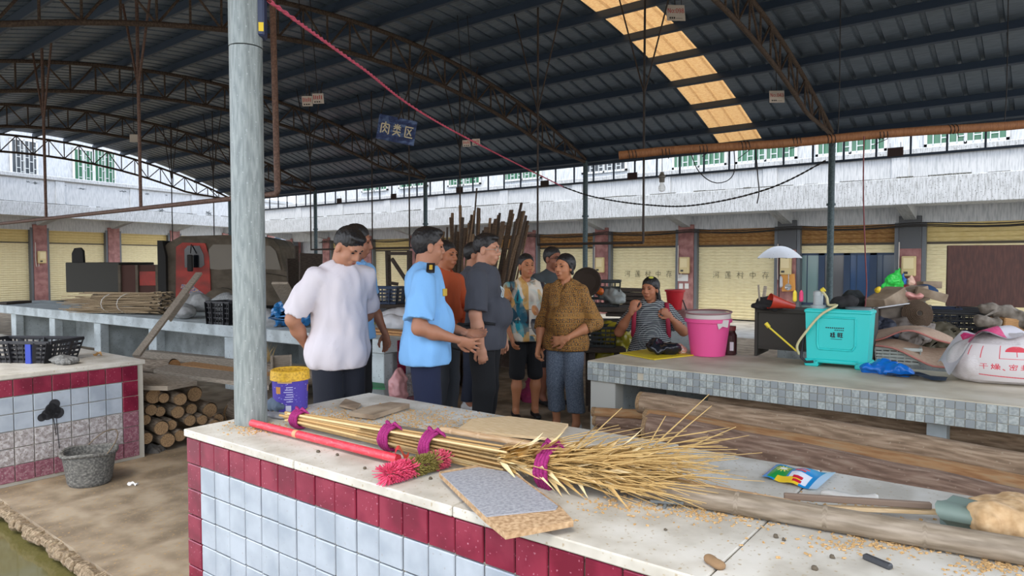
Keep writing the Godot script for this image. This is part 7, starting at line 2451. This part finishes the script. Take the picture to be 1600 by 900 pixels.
	var hp := [ell(H.call(0, 0.035, -0.012), E.call(0.075, 0.088, 0.094), hb), ell(H.call(0, -0.042, 0.02), E.call(0.061, 0.074, 0.07), hb), ell(H.call(0, -0.096, 0.048), E.call(0.03, 0.024, 0.028), hb),
		ell(H.call(0.038, -0.03, 0.052), E.call(0.028, 0.03, 0.027), hb), ell(H.call(-0.038, -0.03, 0.052), E.call(0.028, 0.03, 0.027), hb),
		cap(H.call(-0.04, 0.03, 0.074), H.call(0.04, 0.03, 0.074), 0.014 * s, 0.014 * s),
		cap(H.call(0, 0.015, 0.086), H.call(0, -0.026, 0.104), 0.009 * s, 0.013 * s), cap(H.call(-0.014, -0.03, 0.092), H.call(0.014, -0.03, 0.092), 0.009 * s, 0.009 * s),
		cap(H.call(-0.016, -0.064, 0.083), H.call(0.016, -0.064, 0.083), 0.011 * s, 0.011 * s),
		ell(H.call(0.079, -0.012, -0.008), E.call(0.012, 0.033, 0.02), hb), ell(H.call(-0.079, -0.012, -0.008), E.call(0.012, 0.033, 0.02), hb),
		cap(H.call(0, -0.06, -0.02), nek + V.call(0, -0.03, -0.012), (0.047 if fem else 0.056) * s * (0.5 + 0.5 * g), (0.05 if fem else 0.062) * s * (0.5 + 0.5 * g)),
		ell(H.call(0.031, 0.008, 0.1), E.call(0.019, 0.009, 0.018), hb, true), ell(H.call(-0.031, 0.008, 0.1), E.call(0.019, 0.009, 0.018), hb, true)]
	if o.get("mouth_open", false):
		hp.append(ell(H.call(0, -0.066, 0.1), E.call(0.014, 0.008, 0.016), hb, true))
	for q in hp:
		q["k"] = 0.018 * s
	blob(st, hp, o.get("head_cell", 0.006), 0.018 * s)
	part(P, "body", st, skin)
	# --- face pieces
	var dk := pm("eye_dark", rgb(30, 22, 18), 0.35)
	for i in [-1, 1]:
		st = ns()
		var pts := []
		for k in 5:
			var t := k / 4.0
			pts.append(H.call(i * lerpf(0.018, 0.046, t), 0.026 + 0.006 * sin(t * PI), 0.092 - 0.014 * t * t))
		tube(st, pts, [0.002 * s, 0.0042 * s, 0.0042 * s, 0.0035 * s, 0.0015 * s], 6)
		part(P, "eyebrow", st, dk)
		st = ns()
		blob(st, [ell(H.call(i * 0.031, 0.006, 0.0795), E.call(0.014, 0.0048, 0.006), hb)], 0.003, 0.002)
		part(P, "eye", st, dk)
	st = ns()
	var lipc: Color = o.get("lips", Color(o.skin.r * 0.86, o.skin.g * 0.6, o.skin.b * 0.58))
	for yy in ([-0.056, -0.077] if o.get("mouth_open", false) else [-0.061, -0.067]):
		tube(st, [H.call(-0.021, yy + 0.002 * sign(yy + 0.066), 0.083), H.call(-0.008, yy, 0.0935), H.call(0.008, yy, 0.0935), H.call(0.021, yy + 0.002, 0.083)], [0.002 * s, 0.0045 * s, 0.0045 * s, 0.002 * s], 6)
	part(P, "lips", st, pm("lips_%s" % str(lipc), lipc, 0.45))
	# --- hair
	st = ns()
	var hn := (hb * Vector3(0, -0.72, 0.69)).normalized()
	var off: float = hn.dot(H.call(0, o.get("hairline", 0.078), 0.085))
	var nape := hb * Vector3(0, -1, 0)
	var side_in: float = o.get("hair_side", 0.0)
	var hcuts := [[hn, off], [nape, nape.dot(H.call(0, o.get("nape", -0.05), 0))]]
	var hair := [ell(H.call(0, 0.047, -0.018), E.call(0.083 - side_in, 0.092, 0.1), hb, false, hcuts), ell(H.call(0, 0.03, -0.035), E.call(0.079 - side_in, 0.095, 0.086), hb, false, hcuts)]
	if o.has("quiff"):
		hair.append(ell(H.call(0, 0.098, 0.025), E.call(0.062, 0.03 * o.quiff, 0.066), hb))
	for e in o.get("hair_extra", []):
		hair.append(cap(H.call(e[0].x, e[0].y, e[0].z), H.call(e[1].x, e[1].y, e[1].z), e[2] * s, e[3] * s))
	blob(st, hair, o.get("head_cell", 0.006), 0.012, 0.004, 60.0)
	part(P, "hair", st, pm("hair_%s" % str(o.get("hair_col", rgb(26, 23, 22))), o.get("hair_col", rgb(26, 23, 22)), 0.5))
	# --- trousers
	var tr: Dictionary = o.trousers
	st = ns()
	var tl: float = tr.get("r", 1.0)
	var tp := [cap(V.call(-0.05 * g, 0.92 + up, 0), V.call(0.05 * g, 0.92 + up, 0), 0.118 * s * g, 0.118 * s * g, FZ, 0.88), cap(V.call(0, 0.95 + up, 0), V.call(0, 1.03 + up, lean * 0.1), 0.138 * s * g, 0.13 * s * g, FZ, 0.76)]
	for i in 2:
		var e: Vector3 = knee[i].lerp(ank[i], tr.get("len", 0.95))
		var dn: Vector3 = (ank[i] - knee[i]).normalized()
		tp.append(cap(hip[i], knee[i], 0.092 * s * g * tl, 0.078 * s * tl))
		tp.append(cap(knee[i], e, 0.078 * s * tl, tr.get("cuff", 0.068) * s * tl, Vector3.ZERO, 1.0, [[dn, dn.dot(e)]]))
		if tr.get("rolled", false):
			tp.append(cap(e - dn * 0.05, e, 0.07 * s * tl, 0.072 * s * tl, Vector3.ZERO, 1.0, [[dn, dn.dot(e)], [-dn, (-dn).dot(e - dn * 0.055)]]))
	blob(st, tp, cell * 1.15, 0.025, tr.get("fold", 0.012), 5.0)
	part(P, "trousers", st, tr.mat)
	# --- shirt
	var sh: Dictionary = o.shirt
	st = ns()
	var lo: float = sh.get("loose", 0.0)
	var hem: float = sh.hem * s if not sh.has("hem_y") else sh.hem_y
	var belly: float = o.get("belly", 0.0)
	var down := Vector3.DOWN
	var bc := []
	var sp := [cap(V.call(-0.05 * g, 0.88 + up, 0), V.call(0.05 * g, 0.88 + up, 0), (0.146 + lo * 0.8) * s * g, (0.146 + lo * 0.8) * s * g, FZ, 0.88), cap(V.call(0, 0.86 + up, 0), wai, (0.162 + lo) * s * g, (0.15 + lo) * s * g, FZ, 0.76), cap(wai, che, (0.15 + lo) * s * g, (0.162 + lo * 0.6) * s * g, FZ, 0.68, bc),
		cap(che + V.call(-0.07, 0.02, 0), che + V.call(0.07, 0.02, 0), 0.11 * s * g, 0.11 * s * g, FZ, 0.88), cap(sho[0], sho[1], 0.06 * s, 0.06 * s), cap(nek + V.call(0.03, -0.005, -0.015), sho[0], 0.05 * s, 0.055 * s), cap(nek + V.call(-0.03, -0.005, -0.015), sho[1], 0.05 * s, 0.055 * s)]
	if belly > 0.0:
		sp.append(ell(V.call(0, 1.08 + up, 0.06 + lean * 0.3), Vector3(0.15 * g, 0.17, belly) * s, Basis.IDENTITY, false, bc))
	if fem:
		for i in [-1, 1]:
			sp.append(ell(V.call(i * 0.07, 1.25 + up, 0.075 + lean * 0.8), Vector3(0.07, 0.07, 0.06) * s))
	for i in 2:
		var t: float = sh.sleeve
		if t <= 0.0:
			continue
		var d0: Vector3 = elb[i] - sho[i]
		var u := d0.normalized()
		if t <= 1.0:
			var e: Vector3 = sho[i] + d0 * t
			sp.append(cap(sho[i], e, (0.059 + lo * 0.2) * s * g, (0.062 + lo * 0.8) * s * g, Vector3.ZERO, 1.0, [[u, u.dot(e)]]))
		else:
			var e2: Vector3 = elb[i].lerp(wri[i], t - 1.0)
			var u2: Vector3 = (wri[i] - elb[i]).normalized()
			sp.append(cap(sho[i], elb[i], (0.058 + lo * 0.2) * s * g, 0.055 * s * g))
			sp.append(cap(elb[i], e2, 0.057 * s * g, (0.05 + lo * 0.4) * s * g, Vector3.ZERO, 1.0, [[u2, u2.dot(e2)]]))
	# neck opening
	var no: Vector3 = nek + V.call(0, 0.045, 0.03)
	sp.append(ell(no, V.call(0.062, sh.get("neck", 0.05), 0.07), Basis(Vector3.RIGHT, 0.5), true))
	if sh.has("vneck"):
		sp.append(cap(nek + V.call(0, 0.0, 0.1), nek + V.call(0, -sh.vneck, 0.14), 0.05 * s, 0.012 * s))
		sp[sp.size() - 1]["sub"] = true
	blob(st, sp, cell, 0.028, sh.get("fold", 0.016), 6.0, [[down, -hem]], Vector3(1.0, 0.5, 1.0))
	part(P, "shirt", st, sh.mat)
	if sh.get("collar", false):
		for i in [-1, 1]:
			st = ns()
			var cp := []
			for k in 7:
				var a := deg_to_rad(lerpf(180.0, 18.0, k / 6.0))
				cp.append(nek + V.call(i * sin(a) * 0.076, 0.022 - 0.03 * k / 6.0 * (1.0 if k > 3 else 0.3), -0.005 + -cos(a + PI) * 0.075 + 0.012))
			tube(st, cp, [0.015 * s, 0.018 * s, 0.02 * s, 0.022 * s, 0.024 * s, 0.022 * s, 0.008 * s], 6, true, 0.5)
			part(P, "collar", st, sh.mat)
	if sh.get("band", false):
		st = ns()
		var ring := []
		for k in 25:
			var a := TAU * k / 24
			ring.append(V.call(cos(a) * (0.158 + lo) * g, 0, sin(a) * (0.158 + lo) * g * 0.74) + Vector3(0, hem + 0.028 * s, 0.012 * s))
		tube(st, ring, 0.03 * s, 8, false, 1.0)
		part(P, "waistband", st, sh.mat)
	# --- shoes
	var shoe: Material = o.get("shoe", pm("shoe_black", rgb(26, 26, 28), 0.5))
	for i in 2:
		st = ns()
		var f0: Vector3 = ank[i]
		blob(st, [cap(f0 + V.call(0, -0.04, -0.03), f0 + V.call(0, -0.055, 0.13), 0.042 * s, 0.034 * s, Vector3.UP, 0.8), cap(f0 + V.call(0, -0.03, -0.02), f0 + V.call(0, 0.0, -0.01), 0.042 * s, 0.04 * s)], 0.012, 0.02, 0.0, 6.0, [[down, 0.0 if f0.y < 0.2 else 99.0]])
		part(P, "shoe", st, shoe)
	P.set_meta("head", [hc, hb, s])
	return P
func glasses(P: Node3D, m: Material) -> void:
	var hd: Array = P.get_meta("head")
	var H := func(x: float, y: float, z: float) -> Vector3: return hd[0] + hd[1] * Vector3(x, y, z) * hd[2]
	var st := ns()
	for i in [-1, 1]:
		var ring := []
		for k in 17:
			var a := TAU * k / 16
			ring.append(H.call(i * 0.034 + cos(a) * 0.026, 0.002 + sin(a) * 0.021, 0.106 - absf(i * 0.034 + cos(a) * 0.026) * 0.18))
		tube(st, ring, 0.0022, 5, false)
		tube(st, [H.call(i * 0.06, 0.008, 0.095), H.call(i * 0.084, 0.006, 0.05), H.call(i * 0.085, 0.0, -0.01)], 0.002, 5)
	tube(st, [H.call(-0.01, 0.006, 0.108), H.call(0.01, 0.006, 0.108)], 0.002, 5)
	part(P, "glasses", st, m)
	P.remove_meta("head")
# cloth with a printed pattern drawn from a callable, mapped by place
func cloth_print(key: String, scale: float, bg: Color, draw: Callable) -> StandardMaterial3D:
	var m := print_mat(key, 256, 256, bg, draw, 0.85)
	m.uv1_triplanar = true
	m.uv1_scale = Vector3.ONE * scale
	return m
func cloth(key: String, c: Color) -> StandardMaterial3D:
	var m := pm(key, c, 0.88)
	m.rim_enabled = true
	m.rim = 0.2
	return m
func build_people() -> void:
	var navy := cloth("trousers_navy", rgb(24, 27, 38))
	var blk := cloth("trousers_black", rgb(18, 19, 22))
	var blue := cloth("shirt_blue", rgb(126, 180, 230))
	var D := Vector3(0, -1, 0)
	var hang := func(x: float, sgn: float) -> Array: return [Vector3(sgn * x, 1.1, -0.03), Vector3(sgn * (x + 0.02), 0.85, 0.06)]
	# man in the white tee, head bowed, hands behind his back
	person("man in a loose white tee bowing his head, hands clasped behind", 528, 4.75, 48, 1.765, {"skin": rgb(176, 124, 96), "girth": 1.08, "lean": 0.03, "arms": [[Vector3(0.29, 1.1, -0.1), Vector3(0.06, 0.9, -0.22), Vector3(-1, -0.2, -0.1), Vector3(0, 0, 1), 0.5], [Vector3(-0.29, 1.1, -0.1), Vector3(-0.1, 0.88, -0.21), Vector3(0.9, -0.35, -0.2), Vector3(0, 0, 1), 0.6]], "head": [12, 34, 0], "hairline": 0.07, "hair_side": 0.004, "quiff": 1.0, "nape": -0.02, "face_w": 1.04,
		"shirt": {"mat": cloth("tee_white", rgb(218, 210, 214)), "hem": 0.77, "sleeve": 0.86, "loose": 0.022, "fold": 0.024}, "trousers": {"mat": navy, "r": 1.1}})
	# man in blue mostly hidden behind him
	person("man in a light blue uniform shirt standing behind the white tee", 552, 5.5, 70, 1.8, {"skin": rgb(150, 100, 76), "arms": [[Vector3(0.26, 1.1, 0.0), Vector3(0.25, 0.88, 0.12), Vector3(0, -1, 0.2), Vector3(-1, 0, 0), 0.5], [Vector3(-0.25, 1.1, 0.02), Vector3(-0.22, 0.86, 0.14), Vector3(0, -1, 0.15), Vector3(1, 0, 0), 0.5]], "head": [30, 8, 0], "cell": 0.017, "nape": -0.06,
		"shirt": {"mat": blue, "hem": 0.86, "sleeve": 0.7, "loose": 0.015, "collar": true}, "trousers": {"mat": blk}})
	# man in blue in front, seen from his right and behind
	var b3 := person("man in a light blue uniform shirt with a black shoulder badge gesturing", 664, 4.75, 97, 1.74, {"skin": rgb(172, 118, 90), "girth": 1.1, "arms": [[Vector3(0.25, 1.08, 0.02), Vector3(0.12, 1.0, 0.28), Vector3(-0.1, -0.1, 1), Vector3(-0.6, 0.6, 0), 0.5], [Vector3(-0.27, 1.07, -0.04), Vector3(-0.2, 0.985, 0.215), Vector3(0.1, -0.38, 1), Vector3(1, 0.3, 0.2), 0.25, 0.8]], "head": [14, 4, 0], "quiff": 1.2, "nape": -0.075, "belly": 0.13,
		"shirt": {"mat": blue, "hem": 0.815, "sleeve": 0.82, "loose": 0.03, "fold": 0.024, "collar": true}, "trousers": {"mat": cloth("trousers_blue", rgb(22, 30, 58)), "r": 1.05}})
	var st := ns()
	bar(st, Vector3(-0.16, 1.515, 0.04), Vector3(-0.235, 1.455, 0.035), 0.055, 0.012, 0.004)
	var ep := part(b3, "shoulder_badge", st, pm("badge_black", rgb(24, 24, 30), 0.6))
	st = ns()
	bar(st, Vector3(-0.19, 1.502, 0.04), Vector3(-0.222, 1.475, 0.038), 0.022, 0.012, 0.002)
	part(ep, "emblem", st, pm("emblem_gold", rgb(206, 168, 60), 0.5))
	st = ns()
	box(st, Transform3D(Basis(Vector3.UP, -0.5), Vector3(-0.1, 1.32, 0.132)), Vector3(0.05, 0.05, 0.012), 0.003)
	part(b3, "chest_badge", st, pm("emblem_gold", Color.BLACK))
	# orange
	person("man in a rust orange long-sleeved top half hidden behind the blue shirt", 694, 6.2, 58, 1.69, {"skin": rgb(176, 112, 78), "girth": 1.08, "arms": [[Vector3(0.28, 1.08, 0.04), Vector3(0.06, 0.95, 0.24), Vector3(-1, -0.2, 0.3), Vector3(0, -0.2, -1), 0.6], [Vector3(-0.28, 1.08, 0.04), Vector3(-0.06, 0.94, 0.25), Vector3(0.9, -0.3, 0.3), Vector3(0, -0.2, -1), 0.6]], "head": [4, 2, 0], "cell": 0.017, "nape": -0.04, "face_w": 1.08,
		"shirt": {"mat": cloth("top_orange", rgb(186, 82, 40)), "hem": 0.84, "sleeve": 1.82, "loose": 0.01}, "trousers": {"mat": cloth("trousers_grey", rgb(70, 74, 80))}})
	# hidden figure behind the charcoal tee
	person("person in dark grey mostly hidden behind the charcoal tee man", 738, 7.1, 75, 1.7, {"skin": rgb(166, 112, 84), "arms": [hang.call(0.24, 1.0), hang.call(0.24, -1.0)], "head": [10, 4, 0], "cell": 0.018, "head_cell": 0.008,
		"shirt": {"mat": cloth("tee_slate", rgb(70, 72, 80)), "hem": 0.84, "sleeve": 0.7, "loose": 0.01}, "trousers": {"mat": cloth("jeans_navy", rgb(36, 42, 58))}, "shoe": pm("shoe_white", rgb(200, 200, 198), 0.5)})
	# charcoal tee with glasses
	var ch := person("heavy-set man in a charcoal tee and clear glasses with a black waist bag", 757, 5.7, 78, 1.735, {"skin": rgb(190, 136, 108), "girth": 1.16, "belly": 0.17, "arms": [[Vector3(0.27, 1.1, 0.02), Vector3(0.25, 0.86, 0.1), Vector3(0, -1, 0.1), Vector3(-1, 0, 0), 0.6], [Vector3(-0.29, 1.09, 0.0), Vector3(-0.27, 0.83, 0.045), Vector3(0, -1, 0.12), Vector3(1, 0, -0.2), 0.85]], "head": [-6, 3, 0], "face_w": 1.1, "quiff": 1.1, "nape": -0.02, "hair_side": 0.003,
		"shirt": {"mat": cloth("tee_charcoal", rgb(66, 68, 76)), "hem": 0.8, "sleeve": 0.92, "loose": 0.018, "fold": 0.018}, "trousers": {"mat": blk, "r": 1.1}})
	glasses(ch, pm("frame_clear", rgb(196, 186, 170), 0.3, 0.5))
	st = ns()
	for e in [[0.02, 1.33, 0.05, 1.29], [0.05, 1.29, 0.03, 1.25], [0.03, 1.25, 0.06, 1.24], [0.06, 1.24, 0.08, 1.3], [0.08, 1.3, 0.02, 1.33]]:
		bar(st, Vector3(-0.17 + e[0], e[1], 0.165 + e[0] * 0.25), Vector3(-0.17 + e[2], e[3], 0.165 + e[2] * 0.25), 0.004, 0.008)
	part(ch, "tee_print", st, pm("print_pale", rgb(190, 206, 210), 0.8))
	var wb := thing("waist_bag", "small black waist bag with a yellow tag hanging at the charcoal tee man's side", "bag", ch.position, ch.rotation.y)
	st = ns()
	box(st, Transform3D(Basis(Vector3.RIGHT, 0.2), Vector3(-0.2, 0.92, -0.12)), Vector3(0.07, 0.22, 0.16), 0.02)
	part(wb, "pouch", st, pm("bag_black_cloth", rgb(24, 25, 28), 0.7))
	st = ns()
	box(st, Transform3D(Basis(Vector3.RIGHT, 0.2), Vector3(-0.238, 0.88, -0.14)), Vector3(0.006, 0.06, 0.03), 0.002)
	part(wb, "tag", st, pm("label_yellow", Color.BLACK))
	st = ns()
	tube(st, [Vector3(-0.22, 1.02, -0.12), Vector3(-0.24, 1.05, 0.0), Vector3(-0.2, 1.03, 0.14)], 0.012, 6)
	part(wb, "strap", st, pm("bag_black_cloth", Color.BLACK))
	# woman in the patchwork blouse
	var patch := cloth_print("print_patch", 1.5, rgb(214, 206, 190), func(im: Image) -> void:
		var cols := [rgb(30, 150, 164), rgb(196, 124, 62), rgb(24, 28, 44), rgb(214, 206, 190), rgb(20, 92, 112), rgb(206, 160, 90)]
		var r2 := RandomNumberGenerator.new()
		r2.seed = 21
		for k in 120:
			var c := Vector2(r2.randf() * 256, r2.randf() * 256)
			var w := r2.randf_range(20, 42)
			var hh := r2.randf_range(36, 90)
			for y in int(hh):
				var ww: float = w * sin(PI * (0.15 + 0.7 * y / hh))
				im.fill_rect(Rect2i(int(fposmod(c.x - ww * 0.5 + y * 0.25, 256)), int(fposmod(c.y + y, 256)), int(ww), 1), cols[k % 6])
		for k in 5:
			stroke(im, Vector2(60 + k * 10, 100), Vector2(80 + k * 10, 160), 4, rgb(24, 24, 36))
		im.fill_rect(Rect2i(126, 0, 6, 256), rgb(24, 26, 40)))
	person("woman in a teal, orange and cream patchwork blouse and black cropped trousers", 822, 6.7, 12, 1.58, {"female": true, "skin": rgb(176, 116, 80), "arms": [[Vector3(0.23, 1.1, -0.04), Vector3(0.2, 0.86, 0.05), Vector3(0, -1, 0.2), Vector3(-1, 0, 0), 0.6], [Vector3(-0.25, 1.1, -0.03), Vector3(-0.18, 0.88, 0.1), Vector3(0.2, -1, 0.2), Vector3(1, 0, 0), 0.6]], "head": [10, -4, 0], "hairline": 0.084, "mouth_open": true, "lips": rgb(168, 66, 60), "face_w": 0.96, "hair_extra": [[Vector3(0, 0.0, -0.09), Vector3(0, -0.06, -0.12), 0.035, 0.03]],
		"shirt": {"mat": patch, "hem": 0.82, "sleeve": 0.5, "loose": 0.02, "collar": true, "vneck": 0.06}, "trousers": {"mat": blk, "len": 0.12, "r": 1.0, "cuff": 0.075}, "cell": 0.016})
	# man in the shade with dark glasses
	var dm := person("man in a dark grey tee and black-framed glasses standing behind the women", 862, 7.35, 32, 1.66, {"skin": rgb(134, 84, 62), "arms": [hang.call(0.24, 1.0), hang.call(0.24, -1.0)], "head": [10, 0, 0], "cell": 0.018, "head_cell": 0.0065, "face_w": 1.03,
		"shirt": {"mat": cloth("tee_grey_green", rgb(58, 64, 66)), "hem": 0.84, "sleeve": 0.7, "loose": 0.012}, "trousers": {"mat": cloth("shorts_dark", rgb(40, 40, 46)), "len": 0.0, "cuff": 0.085}})
	glasses(dm, pm("frame_black", rgb(20, 20, 22), 0.3))
	# woman in the leopard blouse
	var leo := cloth_print("print_leopard", 2.9, rgb(150, 108, 52), func(im: Image) -> void:
		var r2 := RandomNumberGenerator.new()
		r2.seed = 5
		for k in 150:
			var c := Vector2((k % 13) * 19.7 + r2.randf_range(-5, 5), (k / 13) * 21.3 + r2.randf_range(-5, 5))
			im.fill_rect(Rect2i(int(c.x) - 7, int(c.y) - 7, 14, 14), rgb(28, 24, 24))
			im.fill_rect(Rect2i(int(c.x) - 3, int(c.y) - 4, 7, 7), rgb(206, 140, 54))
			if k % 2 == 0:
				im.fill_rect(Rect2i(int(c.x) + 6, int(c.y) + 2, 4, 6), rgb(72, 82, 92)))
	person("woman in a brown leopard print blouse and rolled grey jeans, hand on belly", 884, 6.15, -32, 1.575, {"female": true, "girth": 1.12, "belly": 0.15, "skin": rgb(186, 126, 90), "arms": [[Vector3(0.31, 1.07, -0.02), Vector3(0.1, 0.93, 0.2), Vector3(-0.95, -0.25, 0.1), Vector3(0, 0, -1), 0.35, 0.5], [Vector3(-0.27, 1.06, -0.02), Vector3(-0.24, 0.83, 0.1), Vector3(0, -1, 0.25), Vector3(1, 0, 0), 0.8]], "head": [-14, -2, 0], "mouth_open": true, "hairline": 0.085, "face_w": 1.05, "nape": -0.07, "hair_extra": [[Vector3(0.072, 0.02, 0.0), Vector3(0.078, -0.055, -0.02), 0.022, 0.016], [Vector3(-0.072, 0.03, 0.01), Vector3(-0.077, -0.02, -0.02), 0.02, 0.016]],
		"shirt": {"mat": leo, "hem": 0.8, "sleeve": 1.3, "loose": 0.018, "collar": true, "vneck": 0.09, "fold": 0.018}, "trousers": {"mat": tm("jeans_grey", "fine", rgb(74, 84, 98), rgb(98, 108, 122), rgb(122, 132, 144), 4.0, 0.9), "len": 0.68, "rolled": true, "r": 1.08, "cuff": 0.08}, "shoe": pm("shoe_white", Color.BLACK)})
	# seated woman in stripes
	var str := cloth_print("print_stripe", 7.0, rgb(34, 38, 46), func(im: Image) -> void:
		for k in 8:
			im.fill_rect(Rect2i(0, k * 32, 256, 9), rgb(196, 200, 198)))
	var sw := person("seated woman in a black and white striped top holding red bag straps", 1018, 6.7, -12, 1.53, {"female": true, "girth": 1.22, "belly": 0.16, "drop": 0.19, "legs": [[Vector3(0.12, 0.56, 0.3), Vector3(0.12, 0.09, 0.26)], [Vector3(-0.12, 0.56, 0.3), Vector3(-0.12, 0.09, 0.26)]], "skin": rgb(172, 112, 80), "arms": [[Vector3(0.34, 1.14, 0.0), Vector3(0.2, 1.3, 0.14), Vector3(-0.5, 0.5, 0.1), Vector3(-0.4, 0, -1), 1.2], [Vector3(-0.34, 1.12, 0.02), Vector3(-0.2, 1.36, 0.16), Vector3(0.3, 1, 0), Vector3(0.3, 0, -1), 1.1]], "head": [-28, 2, 0], "hairline": 0.07, "face_w": 1.08, "nape": -0.06, "hair_extra": [[Vector3(0.07, 0.02, -0.01), Vector3(0.085, -0.12, -0.03), 0.024, 0.02], [Vector3(0, 0.0, -0.09), Vector3(0.03, -0.14, -0.09), 0.05, 0.035], [Vector3(-0.07, 0.03, 0.0), Vector3(-0.078, -0.05, -0.01), 0.02, 0.015]],
		"shirt": {"mat": str, "hem": 0.66, "sleeve": 0.8, "loose": 0.012, "fold": 0.01}, "trousers": {"mat": blk}})
	var sh: Array = sw.get_meta("head")
	st = ns()
	blob(st, [ell(sh[0] + sh[1] * Vector3(0.035, 0.115, 0.045), Vector3(0.024, 0.012, 0.018))], 0.005, 0.01)
	part(sw, "hair_clip", st, pm("clip_yellow", rgb(196, 196, 80), 0.5))
	var bp := thing("red_backpack", "red shoulder straps of a bag worn by the seated woman", "bag", sw.position + Vector3(0, 0.125, 0), sw.rotation.y)
	for i in [-1, 1]:
		st = ns()
		tube(st, [Vector3(i * 0.13, 0.9, -0.12), Vector3(i * 0.135, 1.0, -0.03), Vector3(i * 0.145, 1.0, 0.06), Vector3(i * 0.155, 0.93, 0.13), Vector3(i * 0.16, 0.8, 0.15), Vector3(i * 0.17, 0.68, 0.06)], 0.022, 6, true, 0.5)
		part(bp, "strap", st, pm("strap_crimson", rgb(150, 30, 56), 0.7))
	st = ns()
	box(st, Transform3D(Basis.IDENTITY, Vector3(0, 0.78, -0.21)), Vector3(0.28, 0.32, 0.12), 0.04)
	part(bp, "bag_body", st, pm("strap_crimson", Color.BLACK))
	var so := thing("stool", "plain wooden stool under the seated woman in stripes", "stool", sw.position, sw.rotation.y)
	st = ns()
	bx(st, Vector3(-0.17, 0.48, -0.15), Vector3(0.17, 0.52, 0.17), 0.01)
	part(so, "seat", st, tm("lumber_dark", "streak", Color.BLACK, Color.BLACK, Color.BLACK))
	for sx in [-0.13, 0.13]:
		for sz in [-0.11, 0.13]:
			st = ns()
			bx(st, Vector3(sx - 0.02, 0, sz - 0.02), Vector3(sx + 0.02, 0.48, sz + 0.02))
			part(so, "leg", st, tm("lumber_dark", "streak", Color.BLACK, Color.BLACK, Color.BLACK))
	for c in get_children():
		if c.has_meta("head"):
			c.remove_meta("head")
